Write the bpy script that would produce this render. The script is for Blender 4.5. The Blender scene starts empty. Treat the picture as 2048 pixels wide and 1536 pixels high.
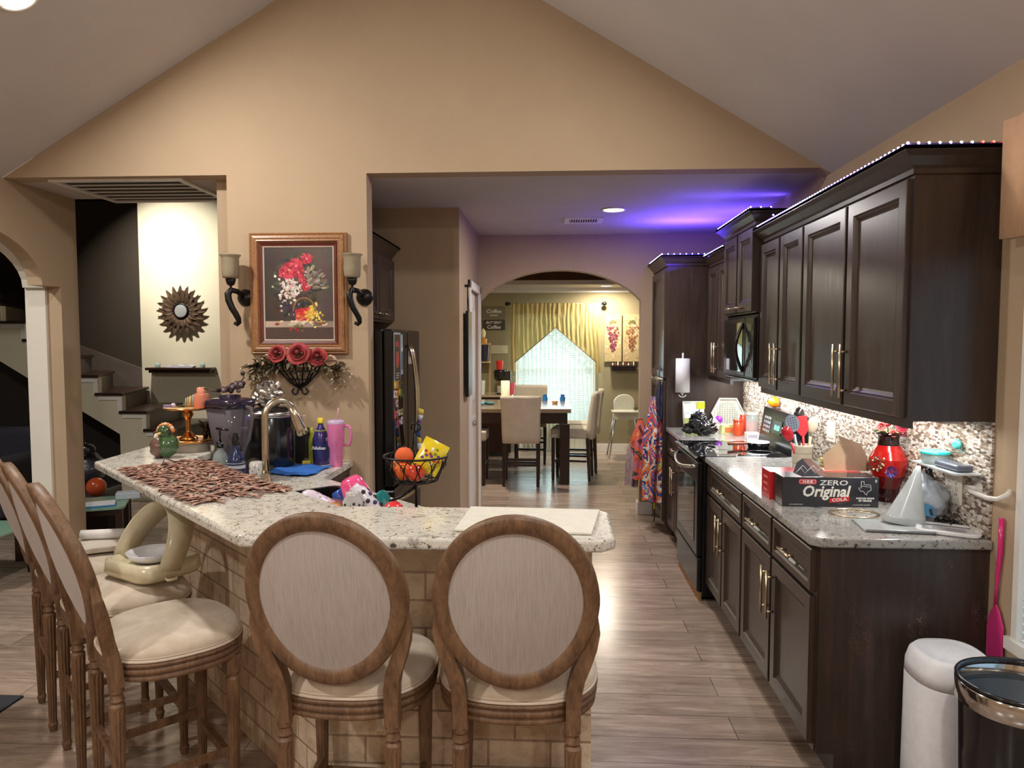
import bpy, math, random
from math import sin, cos, pi, radians as RD, sqrt
from mathutils import Vector, Matrix, noise
random.seed(7)
SC = bpy.context.scene
COLL = SC.collection

# ---------------------------------------------------------------- camera
camd = bpy.data.cameras.new('camera')
camd.sensor_fit = 'HORIZONTAL'; camd.sensor_width = 36.0
camd.lens = 1470.0 / 2048.0 * 36.0
camd.clip_start = 0.05; camd.clip_end = 60
cam = bpy.data.objects.new('camera', camd); COLL.objects.link(cam)
cam.location = (0, 0, 1.63)
cam.rotation_euler = (pi/2 - 0.059, 0, 0.054)
SC.camera = cam

# ---------------------------------------------------------------- view, world
SC.view_settings.view_transform = 'Standard'
SC.view_settings.look = 'None'
SC.view_settings.exposure = 0.22
SC.view_settings.gamma = 1.0
SC.view_settings.use_curve_mapping = False
wd = bpy.data.worlds.new('world'); SC.world = wd; wd.use_nodes = True
bg = wd.node_tree.nodes['Background']
bg.inputs[0].default_value = (0.62, 0.80, 1.0, 1); bg.inputs[1].default_value = 1.0

def area(name, loc, energy, size, color=(1, 1, 1), aim=(0, 0, -1), size_y=None, shape=None, spread=None):
    l = bpy.data.lights.new(name, 'AREA'); l.energy = energy; l.color = color; l.size = size
    if size_y: l.shape = 'RECTANGLE'; l.size_y = size_y
    else: l.shape = shape or 'DISK'
    if spread: l.spread = spread
    o = bpy.data.objects.new(name, l); COLL.objects.link(o); o.location = loc
    o.rotation_euler = Vector(aim).to_track_quat('-Z', 'Y').to_euler()
    return o

WARM = (1.0, 0.86, 0.70); NEUT = (1.0, 0.95, 0.885); COOL = (0.86, 0.94, 1.0)
VN = Vector((0.509, 0, -0.861)); VNR = Vector((-0.509, 0, -0.861))
def vault_z(x): return 2.61 + 0.59*(x + 3.31) if x < -0.86 else 2.58 + 0.593*(1.583 - x)
# recessed lamps with cans built below, then unseen lamps added for illumination
CANS = [(-2.38, 3.24), (0.64, 3.12), (-2.38, 0.4), (0.64, 0.5), (-2.38, -2.0), (0.64, -2.0)]
POW = [34, 16, 34, 30, 26, 26]
for (cx, cy), pw in zip(CANS, POW):
    n = VN if cx < -0.86 else VNR
    area('recessed and fill lamp light', (cx + n.x*0.03, cy, vault_z(cx) + n.z*0.03), pw, 0.13, NEUT, (n.x, 0, n.z))
area('kitchen downlight light', (0.46, 5.6, 2.585), 20, 0.13, NEUT)
area('dining lamp light', (0.76, 10.42, 2.36), 34, 0.13, (1,.9,.74))
area('dining lamp light', (-0.7, 8.3, 2.36), 40, 0.13, (1,.9,.74))
area('stair wall lamp light', (-4.42, 7.25, 3.45), 21, 0.12, (1.0, 0.95, 0.86), (0.12, 0.62, -1), spread=1.7)
area('foyer lamp light', (-4.5, 3.3, 3.3), 48, 0.2, (1.0, 0.96, 0.90))
area('window daylight', (0.05, 11.35, 1.25), 100, 1.1, COOL, (0, -1, -0.1), 1.6)
area('under cabinet light', (1.46, 3.63, 1.325), 7, 0.05, (1, 0.97, 0.92), (0, 0, -1), 1.75)
area('hood lamp light', (1.38, 4.95, 1.365), 9, 0.2, (0.95, 0.98, 1.0), (0, 0, -1), 0.5)
area('under cabinet light', (1.46, 5.72, 1.325), 4, 0.05, (1, 0.97, 0.92), (0, 0, -1), 0.6)
area('led strip light', (1.30, 5.75, 2.31), 9, 0.12, (0.11, 0.05, 1.0), (-0.25, 0.1, 1), 0.9)
area('led strip light', (1.1, 6.16, 2.36), 10, 0.5, (0.11, 0.05, 1.0), (0, 0, 1), 0.03)
area('led strip light', (1.22, 5.10, 2.47), 0.9, 0.03, (0.13, 0.07, 1.0), (-0.3, 0, 1), 0.7)

# ---------------------------------------------------------------- materials
def lin(c):
    return tuple((((v/255.0)/12.92) if v/255.0 <= 0.04045 else (((v/255.0)+0.055)/1.055)**2.4) for v in c[:3]) + (1.0,)

class NT:
    def __init__(s, name):
        s.m = bpy.data.materials.new(name); s.m.use_nodes = True
        s.t = s.m.node_tree; s.n = s.t.nodes; s.b = s.n['Principled BSDF']
    def new(s, typ, **kw):
        n = s.n.new('ShaderNode' + typ)
        for k, v in kw.items():
            if k.startswith('i_'):
                n.inputs[k[2:].replace('_', ' ')].default_value = v
            else: setattr(n, k, v)
        return n
    def link(s, a, b): s.t.links.new(a, b)
    def coord(s, scale=(1, 1, 1), rot=(0, 0, 0), gen='Object'):
        c = s.new('TexCoord'); mp = s.new('Mapping')
        mp.inputs['Scale'].default_value = scale; mp.inputs['Rotation'].default_value = rot
        s.link(c.outputs[gen], mp.inputs['Vector']); return mp.outputs[0]
    def noise(s, vec, scale, detail=4, rough=0.6, dist=0):
        n = s.new('TexNoise'); n.inputs['Scale'].default_value = scale; n.inputs['Detail'].default_value = detail
        n.inputs['Roughness'].default_value = rough; n.inputs['Distortion'].default_value = dist
        s.link(vec, n.inputs['Vector']); return n.outputs['Fac']
    def ramp(s, fac, stops, interp='LINEAR'):
        r = s.new('ValToRGB'); r.color_ramp.interpolation = interp
        e = r.color_ramp.elements
        while len(e) < len(stops): e.new(0.5)
        for el, (p, c) in zip(e, stops):
            el.position = p; el.color = lin(c) if len(c) == 3 else c
        s.link(fac, r.inputs[0]); return r.outputs[0]
    def mix(s, fac, a, b, mode='MIX'):
        n = s.new('MixRGB', blend_type=mode)
        for sock, v in ((0, fac), (1, a), (2, b)):
            if hasattr(v, 'links'): s.link(v, n.inputs[sock])
            else: n.inputs[sock].default_value = v if sock == 0 else lin(v)
        return n.outputs[0]
    def bump(s, h, strength=0.3, dist=0.01):
        b = s.new('Bump'); b.inputs['Strength'].default_value = strength; b.inputs['Distance'].default_value = dist
        s.link(h, b.inputs['Height']); s.link(b.outputs[0], s.b.inputs['Normal'])
    def set(s, **kw):
        for k, v in kw.items():
            k = k.replace('_', ' ')
            if hasattr(v, 'links'): s.link(v, s.b.inputs[k])
            else: s.b.inputs[k].default_value = v
        return s
    def col(s, c): s.link(c, s.b.inputs['Base Color'])

def plain(name, c, rough=0.5, metal=0.0, var=0.0, scale=8, bump=0.0, spec=None, trans=0.0, emit=0.0, coat=0.0, alpha=None):
    t = NT(name)
    t.set(Base_Color=lin(c), Roughness=rough, Metallic=metal)
    if spec is not None: t.b.inputs['Specular IOR Level'].default_value = spec
    if trans: t.b.inputs['Transmission Weight'].default_value = trans
    if coat: t.b.inputs['Coat Weight'].default_value = coat
    if alpha is not None: t.b.inputs['Alpha'].default_value = alpha
    if emit: t.b.inputs['Emission Color'].default_value = lin(c); t.b.inputs['Emission Strength'].default_value = emit
    if var or bump:
        v = t.coord(); n = t.noise(v, scale, 4)
        if var:
            lo = tuple(max(0, x*(1-var)) for x in c); hi = tuple(min(255, x*(1+var)) for x in c)
            t.col(t.ramp(n, [(0.25, lo), (0.75, hi)]))
        if bump: t.bump(t.noise(v, scale*12, 3), bump, 0.003)
    return t.m

def wall_mat(name, c):
    t = NT(name); v = t.coord()
    n = t.noise(v, 1.3, 3)
    t.col(t.ramp(n, [(0.2, tuple(x*0.96 for x in c)), (0.8, tuple(min(255, x*1.03) for x in c))]))
    t.set(Roughness=0.75); t.b.inputs['Specular IOR Level'].default_value = 0.25
    t.bump(t.noise(v, 70, 3), 0.12, 0.004)
    return t.m

def wood(name, dark, light, scale=(1, 1, 1), rough=0.45, coat=0.0, bump=0.15, spec=0.5, freq=9, rot=(0, 0, 0)):
    t = NT(name); v = t.coord(scale, rot)
    n1 = t.noise(v, freq, 6, 0.65, 0.4)
    n2 = t.noise(v, freq*4, 4, 0.7)
    m = t.mix(0.35, n1, n2)
    t.col(t.ramp(m, [(0.30, dark), (0.70, light)]))
    t.set(Roughness=rough); t.b.inputs['Coat Weight'].default_value = coat; t.b.inputs['Coat Roughness'].default_value = 0.25
    t.b.inputs['Specular IOR Level'].default_value = spec
    t.bump(m, bump, 0.004)
    return t.m

def granite(name, base, mid, dark, tan):
    t = NT(name); v = t.coord()
    n1 = t.noise(v, 9, 6, 0.65, 1.2)
    c1 = t.ramp(n1, [(0.30, mid), (0.46, base), (0.60, base), (0.78, tan)])
    n2 = t.noise(v, 55, 5, 0.7, 0.6)
    c2 = t.mix(t.ramp(n2, [(0.56, (0, 0, 0)), (0.64, (255, 255, 255))]), c1, dark)
    vo = t.new('TexVoronoi'); vo.inputs['Scale'].default_value = 120; t.link(v, vo.inputs['Vector'])
    n3 = t.noise(v, 24, 3, 0.6)
    f = t.mix(1.0, t.ramp(vo.outputs['Distance'], [(0.20, (255, 255, 255)), (0.34, (0, 0, 0))]), t.ramp(n3, [(0.48, (0, 0, 0)), (0.58, (255, 255, 255))]), 'MULTIPLY')
    t.col(t.mix(f, c2, (120, 100, 88)))
    t.set(Roughness=0.13); t.b.inputs['Specular IOR Level'].default_value = 0.6
    return t.m

def floor_mat():
    t = NT('wood plank floor'); v = t.coord()
    br = t.new('TexBrick'); br.offset = 0.37; br.offset_frequency = 2
    br.inputs['Scale'].default_value = 1.0; br.inputs['Brick Width'].default_value = 1.22; br.inputs['Row Height'].default_value = 0.185
    br.inputs['Mortar Size'].default_value = 0.0022; br.inputs['Mortar Smooth'].default_value = 0.1
    br.inputs['Color1'].default_value = lin((130, 115, 103)); br.inputs['Color2'].default_value = lin((107, 93, 82)); br.inputs['Mortar'].default_value = lin((62, 50, 44))
    t.link(v, br.inputs['Vector'])
    v2 = t.coord((0.9, 7, 1)); g = t.noise(v2, 3.5, 8, 0.7, 0.9)
    gr = t.ramp(g, [(0.25, (150, 138, 128)), (0.5, (205, 198, 192)), (0.75, (255, 250, 246))])
    c = t.mix(1.0, br.outputs['Color'], gr, 'MULTIPLY')
    v3 = t.coord((0.35, 1.6, 1)); g3 = t.noise(v3, 2.2, 4, 0.6, 0.6)
    c = t.mix(t.ramp(g3, [(0.35, (0, 0, 0)), (0.75, (110, 110, 110))]), c, (150, 132, 118))
    hs = t.new('HueSaturation'); hs.inputs['Value'].default_value = 2.75; hs.inputs['Saturation'].default_value = 0.85; t.link(c, hs.inputs['Color'])
    t.col(hs.outputs[0])
    t.set(Roughness=t.ramp(g, [(0.2, (118, 118, 118)), (0.8, (145, 145, 145))]))
    t.b.inputs['Specular IOR Level'].default_value = 0.55
    t.bump(t.mix(0.5, g, br.outputs['Fac']), 0.12, 0.002)
    return t.m

def stone_mat():
    t = NT('split face stone'); v = t.coord()
    br = t.new('TexBrick'); br.offset = 0.43
    br.inputs['Scale'].default_value = 1.0; br.inputs['Brick Width'].default_value = 0.21; br.inputs['Row Height'].default_value = 0.095
    br.inputs['Mortar Size'].default_value = 0.004; br.inputs['Color1'].default_value = lin((252, 238, 218)); br.inputs['Color2'].default_value = lin((216, 194, 168)); br.inputs['Mortar'].default_value = lin((176, 154, 132))
    sep = t.new('SeparateXYZ'); t.link(v, sep.inputs[0]); cmb = t.new('CombineXYZ')
    ad = t.new('Math', operation='SUBTRACT'); t.link(sep.outputs[0], ad.inputs[0]); t.link(sep.outputs[1], ad.inputs[1])
    t.link(ad.outputs[0], cmb.inputs[0]); t.link(sep.outputs[2], cmb.inputs[1]); t.link(cmb.outputs[0], br.inputs['Vector'])
    n = t.noise(v, 14, 8, 0.7, 0.8); n2 = t.noise(v, 4, 3)
    c = t.mix(0.75, br.outputs['Color'], t.ramp(n, [(0.25, (164, 146, 128)), (0.5, (236, 224, 208)), (0.75, (255, 252, 246))]), 'MULTIPLY')
    c = t.mix(t.ramp(n2, [(0.45, (0, 0, 0)), (0.7, (120, 120, 120))]), c, (226, 212, 194))
    t.col(c); t.set(Roughness=0.8)
    h = t.mix(0.5, n, t.mix(1, br.outputs['Fac'], (255, 255, 255), 'DIFFERENCE'))
    t.bump(h, 0.9, 0.02)
    return t.m

def mosaic_mat():
    t = NT('mosaic backsplash tile'); v = t.coord((1, 44, 115))
    vo = t.new('TexVoronoi'); vo.inputs['Scale'].default_value = 1.0; vo.inputs['Randomness'].default_value = 0.85; t.link(v, vo.inputs['Vector'])
    c = t.ramp(vo.outputs['Color'], [(0.0, (196, 188, 178)), (0.30, (220, 214, 206)), (0.42, (140, 122, 106)), (0.55, (178, 166, 152)), (0.66, (104, 86, 74)), (0.8, (206, 198, 186))], 'CONSTANT')
    vo2 = t.new('TexVoronoi', feature='DISTANCE_TO_EDGE'); vo2.inputs['Scale'].default_value = 1.0; vo2.inputs['Randomness'].default_value = 0.85; t.link(v, vo2.inputs['Vector'])
    e = t.ramp(vo2.outputs[0], [(0.02, (0, 0, 0)), (0.07, (255, 255, 255))])
    t.col(t.mix(e, (140, 126, 112), c)); t.set(Roughness=0.22)
    t.bump(e, 0.4, 0.003)
    return t.m

def espresso_mat():
    t = NT('espresso stained wood'); v = t.coord((7, 7, 0.7))
    n = t.noise(v, 5, 6, 0.6, 0.4)
    v2 = t.coord((1, 1, 1)); n2 = t.noise(v2, 2.2, 3)
    c = t.ramp(n, [(0.2, (42, 33, 28)), (0.55, (56, 44, 38)), (0.85, (72, 56, 46))])
    c = t.mix(t.ramp(n2, [(0.4, (0, 0, 0)), (0.75, (90, 90, 90))]), c, (80, 54, 42))
    t.col(c); t.set(Roughness=t.ramp(n, [(0.2, (140, 140, 140)), (0.8, (160, 160, 160))]))
    t.b.inputs['Specular IOR Level'].default_value = 0.5
    t.bump(n, 0.10, 0.002)
    return t.m

def scratched_mat():
    t = NT('scratched espresso panel'); v = t.coord((7, 7, 0.7))
    n = t.noise(v, 5, 6, 0.6, 0.4)
    c = t.ramp(n, [(0.2, (40, 31, 27)), (0.55, (56, 43, 37)), (0.85, (76, 57, 48))])
    v2 = t.coord((1, 1, 0.55)); wv = t.noise(v2, 30, 2, 0.5, 2.5)
    line = t.ramp(wv, [(0.492, (0, 0, 0)), (0.50, (255, 255, 255)), (0.508, (0, 0, 0))])
    msk = t.ramp(t.noise(t.coord(), 6, 3), [(0.60, (0, 0, 0)), (0.68, (255, 255, 255))])
    t.col(t.mix(t.mix(1, line, msk, 'MULTIPLY'), c, (150, 128, 106)))
    t.set(Roughness=0.36); t.bump(n, 0.08, 0.002)
    return t.m

def vcol(name, rough=0.5, metal=0.0, coat=0, bump=0):
    t = NT(name); a = t.new('Attribute', attribute_name='Col')
    v = t.coord(); n = t.noise(v, 30, 3)
    c = t.mix(1.0, a.outputs['Color'], t.ramp(n, [(0.2, (238, 238, 238)), (0.8, (255, 255, 255))]), 'MULTIPLY')
    t.col(c); t.set(Roughness=rough, Metallic=metal)
    if coat: t.b.inputs['Coat Weight'].default_value = coat
    if bump: t.bump(t.noise(v, 90, 3), bump, 0.004)
    return t.m

def vemit(name, strength):
    t = NT(name); a = t.new('Attribute', attribute_name='Col')
    t.link(a.outputs['Color'], t.b.inputs['Base Color']); t.link(a.outputs['Color'], t.b.inputs['Emission Color'])
    t.b.inputs['Emission Strength'].default_value = strength
    return t.m

def glass(name, c, rough=0.03, alpha_mix=0.75):
    t = NT(name); tr = t.new('BsdfTransparent'); tr.inputs[0].default_value = lin(c)
    mx = t.new('MixShader'); mx.inputs[0].default_value = alpha_mix
    t.b.inputs['Base Color'].default_value = lin(c); t.b.inputs['Roughness'].default_value = rough
    out = [n for n in t.n if n.type == 'OUTPUT_MATERIAL'][0]
    t.link(t.b.outputs[0], mx.inputs[1]); t.link(tr.outputs[0], mx.inputs[2]); t.link(mx.outputs[0], out.inputs[0])
    return t.m

def seat_fabric():
    t = NT('cream seat fabric'); v = t.coord()
    n = t.noise(v, 7, 4, 0.6, 1.0)
    t.col(t.ramp(n, [(0.35, (196, 178, 156)), (0.5, (206, 190, 170)), (0.7, (222, 210, 193))]))
    t.set(Roughness=0.62); t.b.inputs['Sheen Weight'].default_value = 0.25
    t.bump(t.noise(v, 220, 2), 0.2, 0.002); return t.m

def back_fabric():
    t = NT('taupe linen back fabric'); v = t.coord((60, 1, 3)); n = t.noise(v, 5, 3)
    n2 = t.noise(t.coord(), 3, 3)
    c = t.ramp(n, [(0.3, (168, 158, 153)), (0.7, (188, 179, 174))])
    t.col(t.mix(t.ramp(n2, [(0.45, (0, 0, 0)), (0.75, (90, 90, 90))]), c, (206, 192, 178)))
    t.set(Roughness=0.85); t.b.inputs['Sheen Weight'].default_value = 0.2
    t.bump(n, 0.15, 0.002); return t.m

M = dict(
    wall=wall_mat('tan wall paint', (181, 158, 131)), cream=wall_mat('cream wall paint', (214, 204, 178)),
    dwall=wall_mat('olive wall paint', (150, 138, 108)), dark=wall_mat('shaded stair wall paint', (64, 55, 46)),  # dark: the unlit stair wall's shade is put into its colour
    ceil=wall_mat('ceiling paint', (198, 191, 186)), brownceil=wall_mat('brown tray paint', (70, 44, 30)),
    white=plain('white trim paint', (228, 224, 216), 0.4, var=0.02), floor=floor_mat(), stone=stone_mat(),
    gran=granite('granite light', (216, 212, 200), (158, 154, 148), (86, 72, 64), (190, 172, 144)),
    gran2=granite('granite grey', (158, 157, 153), (98, 98, 97), (48, 42, 38), (140, 120, 98)),
    esp=espresso_mat(), scr=scratched_mat(), mosaic=mosaic_mat(),
    chair=wood('weathered chair wood', (70, 48, 33), (142, 108, 78), (5, 5, 1.2), 0.5, bump=0.3, freq=7),
    seat=seat_fabric(), backf=back_fabric(), piping=plain('cream piping', (212, 198, 180), 0.5, var=0.04),
    nickel=plain('brushed nickel', (206, 190, 160), 0.28, 1.0, var=0.05, scale=40), chrome=plain('chrome', (210, 208, 204), 0.12, 1.0),
    champ=plain('champagne metal', (204, 194, 170), 0.24, 1.0, var=0.04), gold=plain('polished gold', (212, 150, 84), 0.2, 1.0, var=0.08),
    blackm=plain('black appliance', (18, 18, 20), 0.22, 0.0, var=0.1), blackg=plain('black glass', (8, 8, 10), 0.04, 0.0, coat=0.5, var=0.05),
    iron=plain('black iron', (24, 20, 19), 0.38, 0.4, var=0.15), bronze=plain('bronze leaf metal', (122, 100, 82), 0.3, 0.8, var=0.45, scale=14),
    mirror=plain('mirror glass', (235, 238, 236), 0.30, 0.75), dwood=wood('dark dining wood', (28, 15, 11), (52, 28, 20), (2, 2, 2), 0.3),
    slip=plain('slipcover cloth', (196, 184, 164), 0.85, var=0.05, bump=0.2), frame=wood('gilded brown frame', (120, 78, 48), (176, 128, 84), (6, 6, 6), 0.35, freq=12),
    frame_in=plain('red brown frame liner', (96, 44, 34), 0.4, var=0.15), paint=vcol('printed canvas', 0.5), vm=vcol('matte paint', 0.6), vg=vcol('glossy plastic', 0.18, coat=0.3),
    vf=vcol('printed fabric', 0.9, bump=0.3), vmet=vcol('coloured metal', 0.25, 0.9), led=vemit('led beads', 9.0), lamp=vemit('lamp diffuser', 14.0),
    amber=plain('frosted amber glass', (176, 162, 136), 0.3, 0.0, trans=0.35, var=0.06), glass=glass('clear glass', (225, 235, 235), 0.03, 0.72),
    smoke=glass('smoked plastic', (140, 132, 140), 0.08, 0.55), tglass=glass('green table glass', (150, 190, 165), 0.04, 0.25), wglass=glass('window glass', (235, 245, 250), 0.02, 0.9),
    blind=plain('white blind slat', (226, 232, 232), 0.5, var=0.02), sheer=glass('sheer curtain', (238, 240, 226), 0.9, 0.35), valance=glass('gold valance cloth', (196, 178, 122), 0.8, 0.38),
    risr=plain('stair riser paint', (96, 84, 76), 0.45, var=0.05),
    lining=wall_mat('white arch paint', (226, 220, 208)),
    foil=plain('aluminium foil', (214, 212, 208), 0.16, 1.0, bump=1.0, scale=6), runner=vcol('copper woven runner', 0.55, 0.1), stain=plain('stainless steel', (190, 188, 184), 0.25, 1.0),
)
# ---------------------------------------------------------------- mesh builder
class B:
    def __init__(s): s.v = []; s.f = []; s.m = []; s.s = []; s.c = []
    def add(s, vs, fs, mi=0, sm=False, col=None, T=None):
        o = len(s.v)
        for p in vs:
            p = Vector(p)
            if T is not None: p = T @ p
            s.v.append(tuple(p))
        for f in fs:
            s.f.append(tuple(i+o for i in f)); s.m.append(mi); s.s.append(sm); s.c.append(col or (200, 200, 200))
        return s
    def box(s, x0, x1, y0, y1, z0, z1, mi=0, col=None, T=None):
        vs = [(x, y, z) for x in (x0, x1) for y in (y0, y1) for z in (z0, z1)]
        fs = [(0, 1, 3, 2), (4, 6, 7, 5), (0, 4, 5, 1), (2, 3, 7, 6), (0, 2, 6, 4), (1, 5, 7, 3)]
        return s.add(vs, fs, mi, False, col, T)
    def prism(s, poly, a, b, ax='z', mi=0, col=None, T=None):
        def mk(p, h):
            return (p[0], p[1], h) if ax == 'z' else ((p[0], h, p[1]) if ax == 'y' else (h, p[0], p[1]))
        n = len(poly)
        vs = [mk(p, a) for p in poly] + [mk(p, b) for p in poly]
        fs = [tuple(range(n-1, -1, -1)), tuple(range(n, 2*n))] + [(i, (i+1) % n, n+(i+1) % n, n+i) for i in range(n)]
        return s.add(vs, fs, mi, False, col, T)
    def lathe(s, prof, c=(0, 0, 0), n=24, mi=0, col=None, T=None, sm=True, flute=None, cap=True):
        vs = []; fs = []
        for k, (r, z) in enumerate(prof):
            for i in range(n):
                a = 2*pi*i/n; rr = r
                if flute and flute[0] <= k <= flute[1]: rr = r*(1 - flute[2]*(i % 2))
                vs.append((c[0]+rr*cos(a), c[1]+rr*sin(a), c[2]+z))
        for k in range(len(prof)-1):
            for i in range(n):
                j = (i+1) % n; fs.append((k*n+i, k*n+j, (k+1)*n+j, (k+1)*n+i))
        s.add(vs, fs, mi, sm, col, T)
        if cap:
            K = len(prof)-1
            s.add([vs[i] for i in range(n)], [tuple(range(n-1, -1, -1))], mi, False, col, T)
            s.add([vs[K*n+i] for i in range(n)], [tuple(range(n))], mi, False, col, T)
        return s
    def cyl(s, c, r, h, n=24, mi=0, col=None, T=None, r2=None):
        return s.lathe([(r, 0), (r2 if r2 is not None else r, h)], c, n, mi, col, T)
    def sph(s, c, r, mi=0, col=None, T=None, n=12, m=8, jit=0):
        if not hasattr(r, '__len__'): r = (r, r, r)
        vs = []; fs = []
        for k in range(m+1):
            th = pi*k/m
            for i in range(n):
                a = 2*pi*i/n; q = 1.0
                if jit: q = 1 + jit*noise.noise(Vector((cos(a)*sin(th)*3+c[0]*9, sin(a)*sin(th)*3+c[1]*9, cos(th)*3+c[2]*9)))
                vs.append((c[0]+q*r[0]*sin(th)*cos(a), c[1]+q*r[1]*sin(th)*sin(a), c[2]+q*r[2]*cos(th)))
        for k in range(m):
            for i in range(n):
                j = (i+1) % n; fs.append((k*n+i, (k+1)*n+i, (k+1)*n+j, k*n+j))
        return s.add(vs, fs, mi, True, col, T)
    def tube(s, path, r, n=8, mi=0, col=None, T=None, closed=False, flat=None, up=None, sm=True):
        P = [Vector(p) for p in path]; K = len(P); vs = []; fs = []
        rr = r if hasattr(r, '__len__') else [r]*K
        prev = None
        for k in range(K):
            if closed: t = P[(k+1) % K] - P[k-1]
            else: t = P[min(k+1, K-1)] - P[max(k-1, 0)]
            if t.length < 1e-9: t = Vector((0, 0, 1))
            t.normalize()
            if up is not None: u = Vector(up) - t*t.dot(Vector(up))
            elif prev is None:
                u = Vector((0, 0, 1)) if abs(t.z) < 0.9 else Vector((1, 0, 0)); u = u - t*t.dot(u)
            else: u = prev - t*t.dot(prev)
            if u.length < 1e-6: u = t.orthogonal()
            u.normalize(); prev = u; w = t.cross(u)
            for i in range(n):
                a = 2*pi*(i+0.5)/n; q = rr[k]
                fa = flat if flat else (1, 1)
                vs.append(P[k] + u*(cos(a)*q*fa[0]) + w*(sin(a)*q*fa[1]))
        KK = K if closed else K-1
        for k in range(KK):
            for i in range(n):
                j = (i+1) % n; k2 = (k+1) % K
                fs.append((k*n+i, k2*n+i, k2*n+j, k*n+j))
        if not closed:
            fs.append(tuple(range(n))); fs.append(tuple(range((K-1)*n+n-1, (K-1)*n-1, -1)))
        return s.add(vs, fs, mi, sm, col, T)
    def rings(s, loops, mi=0, col=None, T=None, sm=False, capend=True, capstart=False):
        n = len(loops[0]); vs = [p for l in loops for p in l]; fs = []
        for k in range(len(loops)-1):
            for i in range(n):
                j = (i+1) % n; fs.append((k*n+i, k*n+j, (k+1)*n+j, (k+1)*n+i))
        if capend: fs.append(tuple((len(loops)-1)*n+i for i in range(n)))
        if capstart: fs.append(tuple(n-1-i for i in range(n)))
        return s.add(vs, fs, mi, sm, col, T)
    def leaf(s, base, d, L, W, mi=0, col=None, up=(0, 0, 1), th=0.0015, bend=0.15):
        d = Vector(d).normalized(); u = Vector(up); w = d.cross(u)
        if w.length < 1e-4: w = d.orthogonal()
        w.normalize(); u = w.cross(d); b = Vector(base)
        pts = [(0, 0), (0.3, 0.42), (0.6, 0.5), (0.85, 0.28), (1, 0)]
        top = []
        for t, q in pts: top.append(b + d*(L*t) + u*(bend*L*sin(pi*t)*0.5 - bend*L*t*t*0.5) + w*(q*W) + u*(q*W*0.35))
        bot = [b + d*(L*t) + u*(bend*L*sin(pi*t)*0.5 - bend*L*t*t*0.5) - w*(q*W) + u*(q*W*0.35) for t, q in pts]
        mid = [b + d*(L*t) + u*(bend*L*sin(pi*t)*0.5 - bend*L*t*t*0.5) for t, q in pts]
        for off, fl in ((0, False), (-th, True)):
            vs = [p + u*off for p in top+mid+bot]; fs = []
            for i in range(4):
                a = (i, i+1, 5+i+1, 5+i); c2 = (5+i, 5+i+1, 10+i+1, 10+i)
                for q in (a, c2): fs.append(tuple(reversed(q)) if fl else q)
            s.add(vs, fs, mi, True, col)
        return s
    def text(s, body, size, T, mi=0, col=None, depth=0.0006, shear=0.0, align='CENTER', bold=0.0, xs=1.0):
        cu = bpy.data.curves.new('t', 'FONT'); cu.body = body; cu.size = size; cu.extrude = depth; cu.shear = shear
        cu.align_x = align; cu.offset = bold; cu.resolution_u = 2
        o = bpy.data.objects.new('t', cu); COLL.objects.link(o)
        me = bpy.data.meshes.new_from_object(o.evaluated_get(bpy.context.evaluated_depsgraph_get()))
        s.add([(v.co.x*xs, v.co.y, v.co.z) for v in me.vertices], [tuple(p.vertices) for p in me.polygons], mi, False, col, T)
        bpy.data.objects.remove(o); bpy.data.curves.remove(cu); bpy.data.meshes.remove(me)
        return s
    def build(s, name, mats, parent=None, loc=None, rot=None, bevel=0, seg=2, **tg):
        me = bpy.data.meshes.new(name)
        me.from_pydata(s.v, [], s.f)
        if not isinstance(mats, (list, tuple)): mats = [mats]
        for m_ in mats: me.materials.append(M[m_] if isinstance(m_, str) else m_)
        for p, mi, sm in zip(me.polygons, s.m, s.s): p.material_index = mi; p.use_smooth = sm
        at = me.color_attributes.new('Col', 'FLOAT_COLOR', 'CORNER')
        data = []
        for f, c in zip(s.f, s.c): data.extend(list(lin(c))*len(f))
        at.data.foreach_set('color', data)
        me.validate(); me.update()
        o = bpy.data.objects.new(name, me); COLL.objects.link(o)
        if parent: o.parent = parent
        if loc is not None: o.location = loc
        if rot is not None: o.rotation_euler = rot if hasattr(rot, '__len__') else (0, 0, rot)
        if bevel:
            bv = o.modifiers.new('bevel', 'BEVEL'); bv.width = bevel; bv.segments = seg; bv.limit_method = 'ANGLE'; bv.angle_limit = RD(40)
        tag(o, **tg)
        return o

def tag(o, label=None, cat=None, group=None, kind=None):
    if label: o['label'] = label
    if cat: o['category'] = cat
    if group: o['group'] = group
    if kind: o['kind'] = kind
    return o
def thing(name, label, cat, loc=(0, 0, 0), rz=0, group=None):
    o = bpy.data.objects.new(name, None); COLL.objects.link(o)
    o.location = loc; o.rotation_euler = (0, 0, rz); o.empty_display_size = 0.1
    return tag(o, label, cat, group)
def dup(root, loc, rz, label=None, group=None):
    r = root.copy(); COLL.objects.link(r); r.location = loc; r.rotation_euler = (0, 0, rz)
    if label: r['label'] = label
    if group: r['group'] = group
    for ch in list(root.children):
        c = ch.copy(); COLL.objects.link(c); c.parent = r
        for g in ch.children:
            d = g.copy(); COLL.objects.link(d); d.parent = c
    return r
def struct(b, name, mats, parent=None, **kw):
    o = b.build(name, mats, parent, **kw)
    if not parent: o['kind'] = 'structure'
    return o
def FACE(origin, xdir, ydir):      # 4x4 placing local xy on a surface (z = outward)
    x = Vector(xdir).normalized(); y = Vector(ydir).normalized(); z = x.cross(y)
    m_ = Matrix.Identity(4)
    for i in range(3): m_[i][0] = x[i]; m_[i][1] = y[i]; m_[i][2] = z[i]; m_[i][3] = origin[i]
    return m_
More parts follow.
